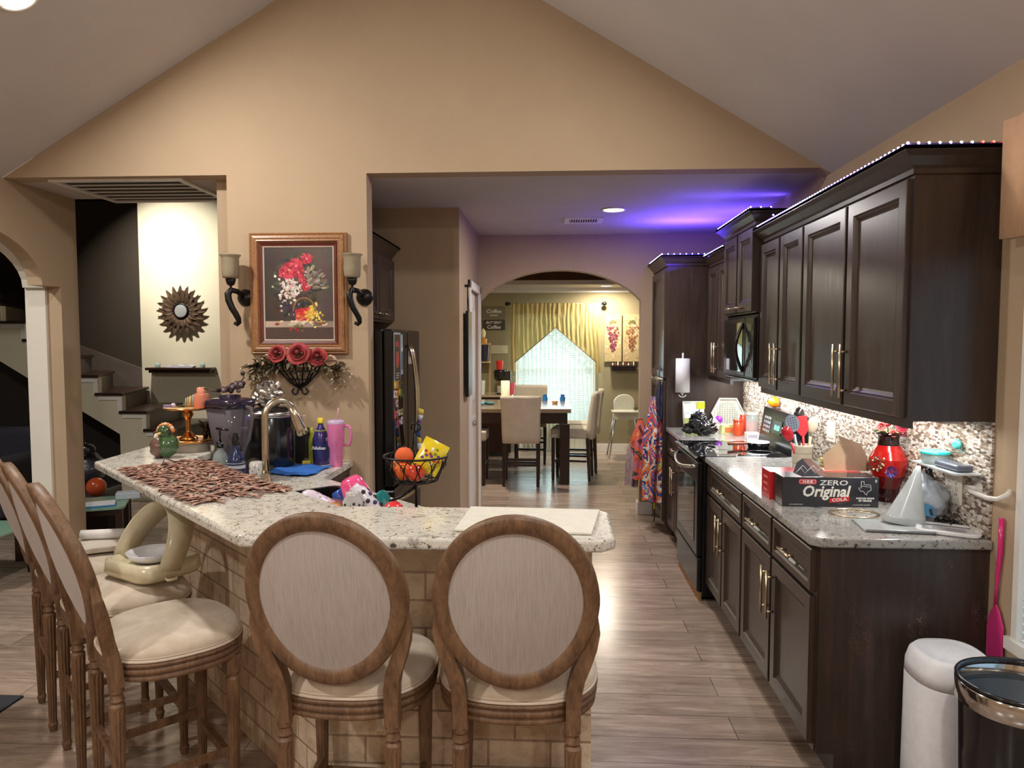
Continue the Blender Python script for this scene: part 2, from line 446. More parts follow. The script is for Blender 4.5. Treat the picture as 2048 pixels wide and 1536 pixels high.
def ellipse(n, a, b, e=2.0):
    out = []
    for i in range(n):
        t = 2*pi*i/n; cx, sx = cos(t), sin(t)
        out.append((a*math.copysign(abs(cx)**(2/e), cx), b*math.copysign(abs(sx)**(2/e), sx)))
    return out
def rr(x0, x1, y0, y1, r, k=5):
    out = []
    for cx, cy, a0 in ((x1-r, y1-r, 0), (x0+r, y1-r, pi/2), (x0+r, y0+r, pi), (x1-r, y0+r, 3*pi/2)):
        for i in range(k+1):
            a = a0 + pi/2*i/k; out.append((cx+r*cos(a), cy+r*sin(a)))
    return out
def door_rings(b, u0, u1, v0, v1, mp, mi=0, fr=0.055, col=None):
    prof = [(0, 0), (0, 0.018), (0.004, 0.021), (fr, 0.021), (fr+0.007, 0.013), (fr+0.013, 0.016), (fr+0.022, 0.008), (fr+0.03, 0.006)]
    loops = [[mp(u0+i, v0+i, w), mp(u1-i, v0+i, w), mp(u1-i, v1-i, w), mp(u0+i, v1-i, w)] for i, w in prof]
    b.rings(loops, mi, col)
    return b
# ---------------------------------------------------------------- room shell
XL, XR, YG, YB, ZC = -3.31, 1.583, 4.325, 6.90, 2.61
RX, RZ = -0.86, 4.055       # ridge
b = B(); b.box(-8.5, 2.2, -3.2, 11.1, -0.08, 0.0); struct(b, 'floor', 'floor')
# gable wall with pillar
b = B(); b.prism([(XL, ZC), (-1.93, ZC), (-1.93, 0), (-1.09, 0), (-1.09, ZC), (1.519, ZC), (XR, 2.58), (RX, RZ)], YG, YG+0.13, 'y')
struct(b, 'wall_gable', 'wall')
b = B(); b.prism([(XL-0.02, ZC-0.01), (RX, RZ), (RX, RZ+0.1), (XL-0.02, ZC+0.09)], -3.2, YG, 'y'); struct(b, 'ceiling_left', 'ceil')
b = B(); b.prism([(XR+0.02, 2.568), (XR+0.02, 2.668), (RX, RZ+0.1), (RX, RZ)], -3.2, YG, 'y'); struct(b, 'ceiling_right', 'ceil')
# left wall with shouldered arch
def arch_pts(yc, hw, z0, rise, n=20):
    return [(yc + hw*cos(pi*i/n), z0 + rise*sin(pi*i/n)) for i in range(n+1)]
yc = 3.98
poly = [(-3.2, 0), (3.14, 0), (3.14, 1.99), (3.32, 1.99)] + list(reversed(arch_pts(yc, 0.66, 1.99, 0.33))) + [(4.82, 1.99), (4.82, 0), (5.0, 0), (5.0, ZC), (-3.2, ZC)]
b = B(); b.prism(poly, XL-0.10, XL, 'x'); struct(b, 'wall_left', 'wall')
poly = [(-3.2, 0), (3.14, 0), (3.14, 1.985)] + list(reversed(arch_pts(yc, 0.80, 1.985, 0.34))) + [(4.80, 1.985), (4.80, 0), (5.0, 0), (5.0, ZC), (-3.2, ZC)]
b = B(); b.prism(poly, XL-0.24, XL-0.10, 'x'); struct(b, 'wall_left_lining', 'lining')
# soffit between gable and stair hall
b = B(); b.box(XL-0.24, -1.93, YG+0.13, 5.08, ZC, ZC+0.15); struct(b, 'ceiling_soffit', 'ceil')
# kitchen
b = B(); b.box(-2.05, -1.93, YG+0.13, 8.19, 0, 5.2); struct(b, 'wall_kitchen_left', 'wall')
b = B(); b.box(-1.93, XR, YG+0.13, YB, ZC, ZC+0.1); struct(b, 'ceiling_kitchen', 'ceil')
b = B(); b.box(-1.93, -0.687, 5.46, 5.56, 0, ZC); struct(b, 'wall_pantry_front', 'wall')
b = B(); b.prism([(5.56, 0), (6.08, 0), (6.08, 2.06), (6.84, 2.06), (6.84, 0), (YB, 0), (YB, ZC), (5.56, ZC)], -0.787, -0.687, 'x'); struct(b, 'wall_pantry_side', 'wall')
acx, ahw = 0.075, 0.750
ap = [(acx - ahw + 2*ahw*i/24, 2.0 + 0.285*(max(0, 1-abs(2*i/24-1)**2.1))**0.8) for i in range(25)]
poly = [(-1.93, 0), (acx-ahw, 0)] + ap + [(acx+ahw, 0), (XR, 0), (XR, ZC), (-1.93, ZC)]
b = B(); b.prism(poly, YB, YB+0.14, 'y'); struct(b, 'wall_back', 'wall')
b = B(); b.prism([(-3.2, 0), (1.70, 0), (1.70, ZC), (-3.2, ZC)], XR, XR+0.12, 'x').prism([(1.70, 0), (2.55, 0), (2.55, 0.60), (1.70, 0.60)], XR, XR+0.12, 'x').prism([(1.70, 1.95), (2.55, 1.95), (2.55, ZC), (1.70, ZC)], XR, XR+0.12, 'x').prism([(2.55, 0), (YB, 0), (YB, ZC), (2.55, ZC)], XR, XR+0.12, 'x'); struct(b, 'wall_right', 'wall')
b = B(); b.box(-8.5, 2.2, -3.3, -3.2, 0, 5.2); struct(b, 'wall_rear', 'wall')
# stair hall shell
b = B(); b.box(-4.70, -1.93, 8.2, 8.32, 0, 5.2); struct(b, 'wall_stair_light', 'cream')
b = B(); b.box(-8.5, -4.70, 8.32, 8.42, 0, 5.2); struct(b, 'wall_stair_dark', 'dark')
b = B(); b.box(-8.6, -8.5, -3.3, 8.42, 0, 5.2); struct(b, 'wall_hall_left', 'cream')
b = B(); b.box(-8.5, -1.93, 5.08, 8.42, 5.2, 5.3).box(-8.5, XL-0.24, -3.3, 5.08, 3.6, 3.7); struct(b, 'ceiling_hall', 'ceil')
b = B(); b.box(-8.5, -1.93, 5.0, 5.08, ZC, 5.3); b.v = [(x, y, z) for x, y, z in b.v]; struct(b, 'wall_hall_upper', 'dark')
# dining room
b = B(); b.box(-2.4, -0.53, 10.84, 10.96, 0, 3.0).box(0.64, 2.2, 10.84, 10.96, 0, 3.0).box(-0.53, 0.64, 10.84, 10.96, 0, 0.40).box(-0.53, 0.64, 10.84, 10.96, 2.05, 3.0); struct(b, 'wall_dining_back', 'dwall')
b = B(); b.box(-2.5, -2.4, YB+0.14, 10.96, 0, 3.0); struct(b, 'wall_dining_left', 'dwall')
b = B(); b.box(2.2, 2.3, YB, 10.96, 0, 3.0); struct(b, 'wall_dining_right', 'dwall')
b = B(); b.prism([(-2.4, 2.40), (2.2, 2.40), (2.2, 2.46), (-2.4, 2.46)], 10.2, 10.84, 'y').box(-2.4, 2.2, YB+0.14, 7.7, 2.40, 2.46).box(-2.4, -0.95, 7.7, 10.2, 2.40, 2.46).box(1.1, 2.2, 7.7, 10.2, 2.40, 2.46)
struct(b, 'ceiling_dining', 'ceil')
b = B(); b.box(-0.95, 1.1, 7.7, 10.2, 2.64, 2.70).box(-0.99, -0.95, 7.7, 10.2, 2.46, 2.70).box(1.1, 1.14, 7.7, 10.2, 2.46, 2.70).box(-0.99, 1.14, 10.2, 10.24, 2.46, 2.70).box(-0.99, 1.14, 7.66, 7.7, 2.46, 2.70)
struct(b, 'ceiling_tray', 'brownceil')
b = B(); b.box(-2.4, 2.2, 10.80, 10.84, 2.33, 2.40); struct(b, 'trim_1', 'white')
# baseboards
def base(name, pts):
    b = B()
    for x0, x1, y0, y1 in pts: b.box(x0, x1, y0, y1, 0, 0.10); b.box(x0+0.003, x1-0.003, y0+0.003, y1-0.003, 0.10, 0.115)
    struct(b, name, 'white')
base('baseboard_back', [(acx+ahw-0.015, 0.945, YB-0.014, YB), (acx+ahw-0.015, acx+ahw, YB, YB+0.14), (-0.687, acx-ahw+0.002, YB-0.014, YB)])
base('baseboard_dining', [(-2.4, 2.2, 10.826, 10.84)])
base('baseboard_pantry', [(-1.93, -0.687, 5.446, 5.46), (-0.687, -0.673, 5.446, 6.03)])
base('baseboard_hall', [(-3.9, -1.93, 8.186, 8.2)])
base('baseboard_right', [(XR-0.014, XR, -3.2, 2.66)])
# pantry door
d = thing('door_1', 'white pantry door with silver knob in the wall left of the arch', 'door', (-0.687, 6.46, 0)); d['kind'] = 'structure'
b = B()
for y0, y1, z0, z1 in ((-0.45, -0.375, 0, 2.13), (0.375, 0.44, 0, 2.13), (-0.45, 0.44, 2.06, 2.13)): b.box(0.0, 0.022, y0, y1, z0, z1)
b.build('door_frame', 'white', d, bevel=0.004)
b = B(); b.box(-0.06, -0.022, -0.374, 0.374, 0.01, 2.055)
for z0, z1 in ((0.15, 0.95), (1.08, 1.92)):
    for y0, y1 in ((-0.30, -0.05), (0.05, 0.30)):
        b.rings([[(-0.022, y0, z0), (-0.022, y1, z0), (-0.022, y1, z1), (-0.022, y0, z1)], [(-0.014, y0+0.02, z0+0.02), (-0.014, y1-0.02, z0+0.02), (-0.014, y1-0.02, z1-0.02), (-0.014, y0+0.02, z1-0.02)]])
b.build('door_panel', 'white', d)
b = B(); T = FACE((-0.022, -0.30, 0.93), (0, 1, 0), (0, 0, 1)); b.lathe([(0.03, 0), (0.03, 0.006), (0.011, 0.01), (0.011, 0.035), (0.026, 0.045), (0.03, 0.06), (0.02, 0.074), (0.004, 0.078)], T=T); b.build('door_knob', 'chrome', d)
# windows
w = thing('window_1', 'dining room window with white blinds', 'window', (0.055, 10.84, 0.40)); w['kind'] = 'structure'
b = B(); b.box(-0.585, -0.545, 0.03, 0.10, 0, 1.65).box(0.545, 0.585, 0.03, 0.10, 0, 1.65).box(-0.585, 0.585, 0.03, 0.10, 0, 0.04).box(-0.585, 0.585, 0.03, 0.10, 1.61, 1.65).box(-0.545, 0.545, 0.05, 0.08, 0.80, 0.84); b.build('window_frame', 'white', w)
b = B(); b.box(-0.545, 0.545, 0.085, 0.09, 0.04, 1.61); b.build('window_pane', 'wglass', w)
b = B()
for i in range(58):
    z = 0.05 + i*0.0268
    b.add([(-0.54, 0.004, z), (0.54, 0.004, z), (0.54, 0.026, z+0.014), (-0.54, 0.026, z+0.014), (-0.54, 0.004, z-0.002), (0.54, 0.004, z-0.002), (0.54, 0.026, z+0.012), (-0.54, 0.026, z+0.012)], [(0, 1, 2, 3), (7, 6, 5, 4), (0, 4, 5, 1), (2, 6, 7, 3)])
b.box(-0.54, 0.54, 0.0, 0.03, 1.60, 1.64); b.build('blind', 'blind', w)
w = thing('window_2', 'window with white blinds on the right wall', 'window', (XR, 2.125, 0.60)); w['kind'] = 'structure'
b = B(); b.box(-0.012, 0.07, -0.425, -0.395, 0, 1.35).box(-0.012, 0.07, 0.395, 0.425, 0, 1.35).box(-0.02, 0.07, -0.45, 0.45, -0.03, 0.012).box(-0.012, 0.07, -0.425, 0.425, 1.33, 1.35); b.build('window_frame', 'white', w)
b = B(); b.box(0.075, 0.08, -0.4, 0.4, 0, 1.34); b.build('window_pane', 'wglass', w)
b = B()
for i in range(46):
    z = 0.02 + i*0.0285
    b.add([(0.002, -0.39, z), (0.002, 0.39, z), (0.03, 0.39, z+0.012), (0.03, -0.39, z+0.012), (0.002, -0.39, z-0.002), (0.002, 0.39, z-0.002), (0.03, 0.39, z+0.010), (0.03, -0.39, z+0.010)], [(3, 2, 1, 0), (4, 5, 6, 7), (0, 1, 5, 4), (2, 3, 7, 6)])
b.build('blind', 'blind', w)
b = B(); b.rings([[(x+0.012*sin(k*1.3)*(k % 2), 2.58-k*0.06, z) for x, z in ((1.50, 1.97), (1.54, 1.97), (1.54, 2.36), (1.50, 2.36))] for k in range(16)], col=(214, 172, 136), sm=True, capstart=True)
b.build('valance', 'vf', label='peach cloth valance above the blind on the right wall', cat='curtain')
# lamps in ceilings
def can(name, loc, n, label, gr=None, em=(255, 246, 232)):
    t = thing(name, label, 'ceiling light', loc, 0, gr)
    T = Vector(n).to_track_quat('Z', 'Y').to_matrix().to_4x4()
    b = B(); b.lathe([(0.075, 0.0), (0.095, 0.0), (0.095, 0.006), (0.088, 0.010), (0.075, 0.006), (0.075, 0.0)], T=T, cap=False); b.build('trim_ring', 'white', t)
    b = B(); b.lathe([(0.001, 0.002), (0.075, 0.002), (0.07, 0.005), (0.001, 0.006)], T=T, col=em, cap=False); b.build('lens', 'lamp', t)
    return t
for i, (cx, cy) in enumerate(CANS[:2]):
    n = VN if cx < -0.86 else VNR
    can('recessed_light', (cx, cy, vault_z(cx)), n, ['glowing recessed light in the left slope of the vaulted ceiling', 'glowing recessed light in the right slope of the vaulted ceiling'][i])
can('recessed_light', (0.46, 5.6, ZC), (0, 0, -1), 'round recessed light in the flat kitchen ceiling')
can('recessed_light', (0.76, 10.42, 2.40), (0, 0, -1), 'recessed light in the dining room ceiling seen through the arch')
# vents
t = thing('ceiling_vent', 'long slotted return air grille in the soffit at upper left', 'vent', (-2.65, 4.735, ZC))
b = B()
for x0, x1, y0, y1 in ((-0.42, 0.42, -0.35, -0.31), (-0.42, 0.42, 0.31, 0.35), (-0.42, -0.38, -0.31, 0.31), (0.38, 0.42, -0.31, 0.31)): b.box(x0, x1, y0, y1, -0.014, 0)
b.build('frame', 'white', t)
b = B(); b.box(-0.38, 0.38, -0.31, 0.31, -0.003, -0.001, col=(14, 12, 12)); b.build('backing', 'vm', t)
for k in range(5):
    b = B(); y = -0.21 + k*0.105; b.box(-0.38, 0.38, y, y+0.006, -0.013, -0.004); b.build('slat', 'white', t)
t = thing('ceiling_vent', 'small white louvred register in the kitchen ceiling beside the round light', 'vent', (0.255, 6.07, ZC))
b = B()
for x0, x1, y0, y1 in ((-0.155, 0.155, -0.13, -0.09), (-0.155, 0.155, 0.09, 0.13), (-0.155, -0.115, -0.09, 0.09), (0.115, 0.155, -0.09, 0.09)): b.box(x0, x1, y0, y1, -0.01, 0)
b.build('frame', 'white', t)
b = B(); b.box(-0.115, 0.115, -0.09, 0.09, -0.003, -0.001, col=(20, 16, 16)); b.build('backing', 'vm', t)
b = B()
for k in range(12): x = -0.108 + k*0.0195; b.box(x, x+0.006, -0.09, 0.09, -0.009, -0.003)
b.build('louvres', 'white', t)
# stairs
t = thing('staircase', 'dark stained stair treads with cream stringer rising left behind the pillar', 'staircase', (0, 0, 0))
N0 = -3.85; rise = 0.1815; run = 0.247
side = [(-3.60, 0)]
prof = []
for k in range(-3, 10):
    x = N0 - k*run; z = 0.74 + k*rise
    prof += [(x+0.0, z-rise-0.03), (x, z-0.03)]
prof = [(p[0], max(0.0, p[1])) for p in prof]
under = [(-7.2, 2.30), (-6.9, 2.30-0.1), (-4.378, 0.68), (-4.378, 0)]
xl, zl = prof[-1]
poly = prof + [(xl-run, zl), (xl-run, zl-0.5), (-4.378, 0.68), (-4.378, 0)]
b = B(); b.prism(poly, 7.2, 7.26, 'y'); b.build('stringer', 'cream', t)
def foff(k): return -0.15*min(3, max(0, k))
for k in range(-3, 10):
    x = N0 - k*run; z = 0.74 + k*rise
    b = B(); b.prism([(x-run-0.02, 7.16), (x+0.03, 7.16), (x+0.03+foff(k), 8.185), (x-run-0.02+foff(k+1), 8.185)], z-0.03, z); b.build('tread', 'dwood', t, bevel=0.008)
    b = B(); b.prism([(x-0.012, 7.26), (x, 7.26), (x+foff(k), 8.185), (x-0.012+foff(k), 8.185)], max(0, z-rise), z-0.03); b.build('riser', 'risr', t)
b = B()
for k in range(-3, 10):
    x = N0 - k*run; z = 0.74 + k*rise
    b.box(x-run, x+0.004, 7.185, 7.2, z-0.075, z-0.03); b.box(x-0.042, x+0.004, 7.185, 7.2, max(0, z-rise-0.03), z-0.075)
b.build('stringer_trim', 'white', t)
b = B(); b.prism([(-4.71, 0.9), (-5.6, 1.0), (-8.0, 2.0), (-8.0, 2.52), (-5.46, 1.56), (-4.71, 1.29)], 8.285, 8.318, 'y'); b.build('wall_skirt', 'risr', t)
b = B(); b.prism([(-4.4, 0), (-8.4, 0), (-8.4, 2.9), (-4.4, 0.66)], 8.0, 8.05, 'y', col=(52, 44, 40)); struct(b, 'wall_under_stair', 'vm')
# ---------------------------------------------------------------- right hand kitchen run (faces -x)
XF = 0.945            # counter front edge
def mapL(xf): return lambda u, v, w: (xf - w, u, v)      # u along y, v up, w outward (towards -x)
def pull(b, p0, p1, out, r=0.006, off=0.03):
    p0 = Vector(p0); p1 = Vector(p1); o = Vector(out).normalized()*off
    b.tube([p0+o, p1+o], r, 10)
    d = (p1-p0); L = d.length; d.normalize()
    for t in (0.14, 0.86): q = p0 + d*(L*t); b.tube([q, q+o], r*0.85, 8)
def base_unit(label, y0, y1, xf=0.978, drawers=2, doors=2, endpanel=False):
    t = thing('base_cabinet', label, 'cabinet', (0, 0, 0), 0)
    b = B(); b.box(xf, XR-0.003, y0, y1, 0.10, 0.878).box(xf+0.07, XR-0.003, y0, y1, 0.0, 0.10); b.build('body', 'esp', t)
    mp = mapL(xf); n = drawers; w = (y1-y0)
    for i in range(n):
        a = y0+0.012+i*w/n; c = y0+(i+1)*w/n-0.012
        b = B(); door_rings(b, a, c, 0.70, 0.862, mp, fr=0.03); q = b.build('drawer_front', 'esp', t)
        m = (a+c)/2; b = B(); pull(b, (xf-0.02, m-0.065, 0.781), (xf-0.02, m+0.065, 0.781), (-1, 0, 0)); b.build('handle', 'nickel', q)
    n = doors
    for i in range(n):
        a = y0+0.012+i*w/n; c = y0+(i+1)*w/n-0.012
        b = B(); door_rings(b, a, c, 0.125, 0.685, mp); q = b.build('door', 'esp', t)
        yy = c-0.028 if (i % 2 == 0 and n > 1) else a+0.028
        b = B(); pull(b, (xf-0.02, yy, 0.43), (xf-0.02, yy, 0.64), (-1, 0, 0)); b.build('handle', 'nickel', q)
    if endpanel:
        b = B(); b.prism([(xf+0.004, 0.10), (xf+0.07, 0.10), (xf+0.07, 0.0), (XR-0.003, 0.0), (XR-0.003, 0.878), (xf+0.004, 0.878)], y0-0.012, y0, 'y'); b.build('end_panel', 'scr', t)
    return t
base_unit('long base cabinet with two drawers and a scratched side panel nearest the trash cans', 2.712, 3.712, endpanel=True)
base_unit('base cabinet with one drawer over two doors between stove and near cabinet', 3.714, 4.555, drawers=1)
base_unit('small far base cabinet between stove and tall pantry cabinet', 5.325, 6.118, drawers=1)
for lab, poly in (('long grey granite countertop holding the soda boxes and red vase', [(XF+0.035, 2.68), (XR-0.002, 2.68), (XR-0.002, 4.56), (XF, 4.56), (XF, 2.715)]),
                  ('short far granite countertop between stove and tall cabinet', [(XF, 5.32), (XR-0.002, 5.32), (XR-0.002, 6.12), (XF, 6.12)])):
    b = B(); b.prism(poly, 0.879, 0.914); b.build('countertop', 'gran2', bevel=0.008, seg=3, label=lab, cat='countertop')
b = B(); b.box(XR-0.010, XR-0.001, 2.70, 6.118, 0.915, 1.339).box(XR-0.010, XR-0.001, 4.57, 5.32, 1.339, 1.375); struct(b, 'trim_2', 'mosaic'); bpy.data.objects['trim_2'].name = 'wall_backsplash'
# tall cabinet
t = thing('tall_cabinet', 'tall dark pantry cabinet at the far end of the counter holding the paper towels', 'cabinet')
b = B(); b.box(XF, XR-0.003, 6.12, 6.885, 0.10, 2.24).box(XF+0.06, XR-0.003, 6.125, 6.885, 0, 0.10); b.build('body', 'esp', t)
for z0, z1 in ((0.12, 1.30), (1.32, 2.22)):
    b = B(); door_rings(b, 6.14, 6.87, z0, z1, mapL(XF)); b.build('door', 'esp', t)
def crown(b, x0, y0, y1, z, s0=True, s1=True, h=0.085, out=0.065, xb=XR-0.003):
    prof = [(0, 0), (0.010, 0.0), (0.012, 0.018), (0.022, 0.026), (0.045, 0.055), (0.058, 0.065), (out, 0.07), (out, h)]
    for (a, za), (c, zc) in zip(prof, prof[1:]):
        def L(o, zz): return [(xb, y0-(o if s0 else 0), z+zz), (x0-o, y0-(o if s0 else 0), z+zz), (x0-o, y1+(o if s1 else 0), z+zz), (xb, y1+(o if s1 else 0), z+zz)]
        p = L(a, za); q = L(c, zc)
        b.add(p+q, [(i, i+1, 4+i+1, 4+i) for i in range(3)])
    p = [(xb, y0-(out if s0 else 0)), (x0-out, y0-(out if s0 else 0)), (x0-out, y1+(out if s1 else 0)), (xb, y1+(out if s1 else 0))]
    b.prism(p, z+h-0.012, z+h)
b = B(); crown(b, XF, 6.12, 6.885, 2.24, True, False, h=0.08); b.build('crown', 'esp', t)
# upper cabinets
def upper(label, y0, y1, z0=1.34, z1=2.215, xf=1.276, n=2, horizontal=False, s0=False, s1=False, endp=False):
    t = thing('upper_cabinet', label, 'cabinet')
    b = B(); b.box(xf, XR-0.003, y0, y1, z0, z1); b.box(xf, xf+0.02, y0, y1, z0-0.025, z0) if not horizontal else None
    b.build('body', 'esp', t)
    w = (y1-y0); mp = mapL(xf)
    for i in range(n):
        a = y0+0.014+i*w/n; c = y0+(i+1)*w/n-0.014
        b = B(); door_rings(b, a, c, z0+0.012, z1-0.012, mp); q = b.build('door', 'esp', t)
        yy = c-0.026 if i % 2 == 0 else a+0.026
        b = B()
        if horizontal:
            s_ = (yy-0.13, yy) if i % 2 == 0 else (yy, yy+0.13)
            pull(b, (xf-0.02, s_[0], z0+0.04), (xf-0.02, s_[1], z0+0.04), (-1, 0, 0))
        else: pull(b, (xf-0.02, yy, z0+0.045), (xf-0.02, yy, z0+0.275), (-1, 0, 0))
        b.build('handle', 'nickel', q)
    b = B(); crown(b, xf, y0, y1, z1, s0, s1); b.build('crown', 'esp', t)
    return t
upper('widest upper cabinet nearest the camera with broad glossy side panel', 2.70, 3.79, s0=True)
upper('narrower upper cabinet between the widest one and the microwave', 3.792, 4.555)
upper('raised short upper cabinet directly above the microwave', 4.56, 5.325, 1.80, 2.33, 1.235, horizontal=True, s0=True, s1=True)
upper('far upper cabinet beyond the microwave beside the paper towels', 5.328, 6.05)
# led strips
def strip(label, path, cols, pitch=0.034):
    t = thing('led_strip', label, 'light strip')
    P = [Vector(p) for p in path]; b = B(); b.tube(P, 0.004, 6, col=(70, 62, 120)); b.build('tape', 'vg', t)
    b = B(); acc = 0
    for a, c in zip(P, P[1:]):
        L = (c-a).length; k = int(L/pitch)
        for i in range(k+1):
            p = a.lerp(c, i/max(1, k)); b.sph((p.x, p.y, p.z+0.004), 0.0052, 0, cols(p), n=6, m=4)
    b.build('beads', 'led', t)
bl = lambda p: (255, 60, 50) if (p.x > 1.44 and p.y < 2.8) else ((150, 130, 255) if int(p.y*60) % 2 else (205, 200, 255))
zt = 2.215+0.085+0.005
strip('blue led strip along the crown of the near upper cabinets ending in red beads', [(1.58, 2.645, zt), (1.222, 2.645, zt), (1.222, 4.50, zt)], bl)
z2 = 2.33+0.09
strip('short blue led strip on the raised cabinet above the microwave', [(1.181, 5.36, z2), (1.181, 4.505, z2), (1.30, 4.505, z2), (1.31, 4.49, z2-0.05), (1.24, 4.49, zt+0.01)], lambda p: (190, 185, 255), 0.05)
strip('blue led strip on the far upper cabinet crown', [(1.222, 5.40, zt), (1.222, 6.04, zt)], lambda p: (190, 185, 255), 0.05)
strip('blue led strip around the crown of the tall pantry cabinet', [(0.89, 6.80, 2.326), (0.89, 6.066, 2.326), (1.23, 6.066, 2.326)], lambda p: (200, 195, 255), 0.045)
# microwave
t = thing('microwave', 'black over the range microwave with curved handle', 'microwave', (0, 0, 0))
b = B(); b.box(1.25, XR-0.012, 4.565, 5.32, 1.385, 1.795); b.build('body', 'blackm', t, bevel=0.006)
b = B(); b.box(1.225, 1.25, 4.76, 5.32, 1.40, 1.775); q = b.build('door', 'blackm', t, bevel=0.006)
b = B(); b.box(1.221, 1.226, 4.80, 5.22, 1.43, 1.745); b.build('window', 'blackg', q)
b = B(); b.tube([(1.225-0.045*sin(pi*i/14), 4.80+0.0*i, 1.43+0.31*i/14) for i in range(15)], 0.010, 8); b.build('handle', 'blackm', q)
b = B(); b.box(1.228, 1.25, 4.565, 4.755, 1.40, 1.775); q = b.build('control_panel', 'blackm', t, bevel=0.004)
b = B()
for i in range(5):
    for j in range(3): y = 4.60+0.042*j; z = 1.44+0.045*i; b.box(1.226, 1.229, y, y+0.028, z, z+0.026, col=(44, 44, 50))
b.box(1.226, 1.229, 4.60, 4.72, 1.69, 1.735, col=(14, 30, 34)); b.build('buttons', 'vg', q)
b = B(); b.box(1.24, 1.56, 4.58, 5.30, 1.377, 1.385, col=(90, 90, 92)); b.build('grille', 'vg', t)
# stove
t = thing('stove', 'black glass top electric stove between the two granite counters', 'stove', (0, 0, 0))
b = B(); b.box(0.94, XR-0.012, 4.566, 5.314, 0.03, 0.895); b.build('body', 'blackm', t, bevel=0.004)
b = B(); b.box(0.90, XR-0.10, 4.566, 5.314, 0.896, 0.915); q = b.build('cooktop', 'blackg', t, bevel=0.006)
b = B()
for x, y, r in ((1.10, 4.76, 0.10), (1.10, 5.12, 0.08), (1.34, 4.76, 0.08), (1.34, 5.12, 0.10)):
    b.lathe([(r-0.004, 0), (r-0.004, 0.0012), (r, 0.0012), (r, 0)], (x, y, 0.915), 32, col=(70, 70, 74), cap=False)
b.build('burner_ring', 'vg', q)
b = B(); b.box(0.888, 0.902, 4.57, 5.31, 0.900, 0.912); b.build('front_trim', 'chrome', t, bevel=0.004)
b = B(); b.box(0.905, 0.94, 4.572, 5.308, 0.285, 0.878); q = b.build('oven_door', 'blackm', t, bevel=0.008)
b = B(); b.box(0.902, 0.906, 4.66, 5.22, 0.36, 0.74); b.build('oven_window', 'blackg', q)
b = B(); b.tube([(0.905-0.055*sin(pi*i/16)**0.6, 4.62+0.64*i/16, 0.845-0.035*sin(pi*i/16)) for i in range(17)], 0.011, 10); b.build('oven_handle', 'stain', q)
b = B(); b.box(0.91, 0.94, 4.572, 5.308, 0.06, 0.275); b.build('warming_drawer', 'blackm', t, bevel=0.008)
b = B(); b.box(0.925, 0.94, 4.575, 5.305, 0.0, 0.055, col=(150, 104, 62)); b.build('kick_board', 'vm', t)
b = B(); b.prism([(1.475, 0.915), (1.57, 0.915), (1.57, 1.165), (1.515, 1.165)], 4.568, 5.312, 'y'); q = b.build('control_backguard', 'blackm', t, bevel=0.005)
n = Vector((-0.987, 0, 0.16)); T = FACE((1.4745+0.004, 4.94, 0.95), (0, -1, 0), (0.158, 0, 0.987))
b = B(); b.box(-0.09, 0.09, 0.06, 0.15, 0.0005, 0.002, col=(20, 36, 34), T=T)
for i in range(4):
    for j in range(4): b.box(-0.30+0.04*i, -0.275+0.04*i, 0.05+0.03*j, 0.068+0.03*j, 0, 0.0015, col=(150, 150, 150), T=T)
b.text('88:88', 0.05, T @ Matrix.Translation((0, 0.085, 0.002)), col=(120, 220, 190)); b.build('display', 'vg', q)
b = B()
for u in (0.16, 0.25, 0.33): b.lathe([(0.022, 0), (0.02, 0.02), (0.004, 0.021)], n=20, col=(30, 30, 32), T=T @ Matrix.Translation((u, 0.10, 0)))
b.build('knob', 'vg', q)
# outlets
def outlet(label, T, w=0.072, h=0.115, gangs=1, col=(232, 226, 214), sw=False):
    t = thing('wall_switch' if sw else 'wall_outlet', label, 'switch' if sw else 'outlet'); b = B(); W = w+0.046*(gangs-1)
    b.prism(rr(-W/2, W/2, -h/2, h/2, 0.006), 0, 0.006, col=col, T=T); b.build('plate', 'vg', t, bevel=0.0015)
    b = B()
    for g in range(gangs):
        x = (g-(gangs-1)/2)*0.046
        if sw: b.box(x-0.016, x+0.016, -0.033, 0.033, 0.006, 0.010, col=(244, 240, 230), T=T)
        else:
            for dy in (-0.022, 0.022):
                b.prism(rr(x-0.016, x+0.016, dy-0.014, dy+0.014, 0.006), 0.006, 0.008, col=(244, 240, 230), T=T)
                for dx in (-0.006, 0.006): b.box(x+dx-0.0015, x+dx+0.0015, dy-0.004, dy+0.006, 0.008, 0.0085, col=(30, 28, 26), T=T)
    b.build('rocker' if sw else 'sockets', 'vg', t)
TB = lambda y, z: FACE((XR-0.0105, y, z), (0, -1, 0), (0, 0, 1))
outlet('white switch plate on the backsplash behind the utensil crock', TB(4.20, 1.12), gangs=2, sw=True)
outlet('white outlet plate on the backsplash beneath the small glass shelf', TB(2.93, 1.055), gangs=2)
outlet('white outlet low on the olive wall beside the high chair', FACE((0.66, 10.839, 0.41), (1, 0, 0), (0, 0, 1)))
outlet('outlet on the stone bar front low between the two near stools', FACE((-0.545, 2.359, 0.385), (1, 0, 0), (0, 0, 1)), col=(214, 200, 182))
b = B()
for y0, y1 in ((2.76, 4.50),): b.box(1.43, 1.49, y0, y1, 1.326, 1.339)
b.build('under_cabinet_lamp', 'white', label='long slim white lamp fixed under the near upper cabinets', cat='lamp')
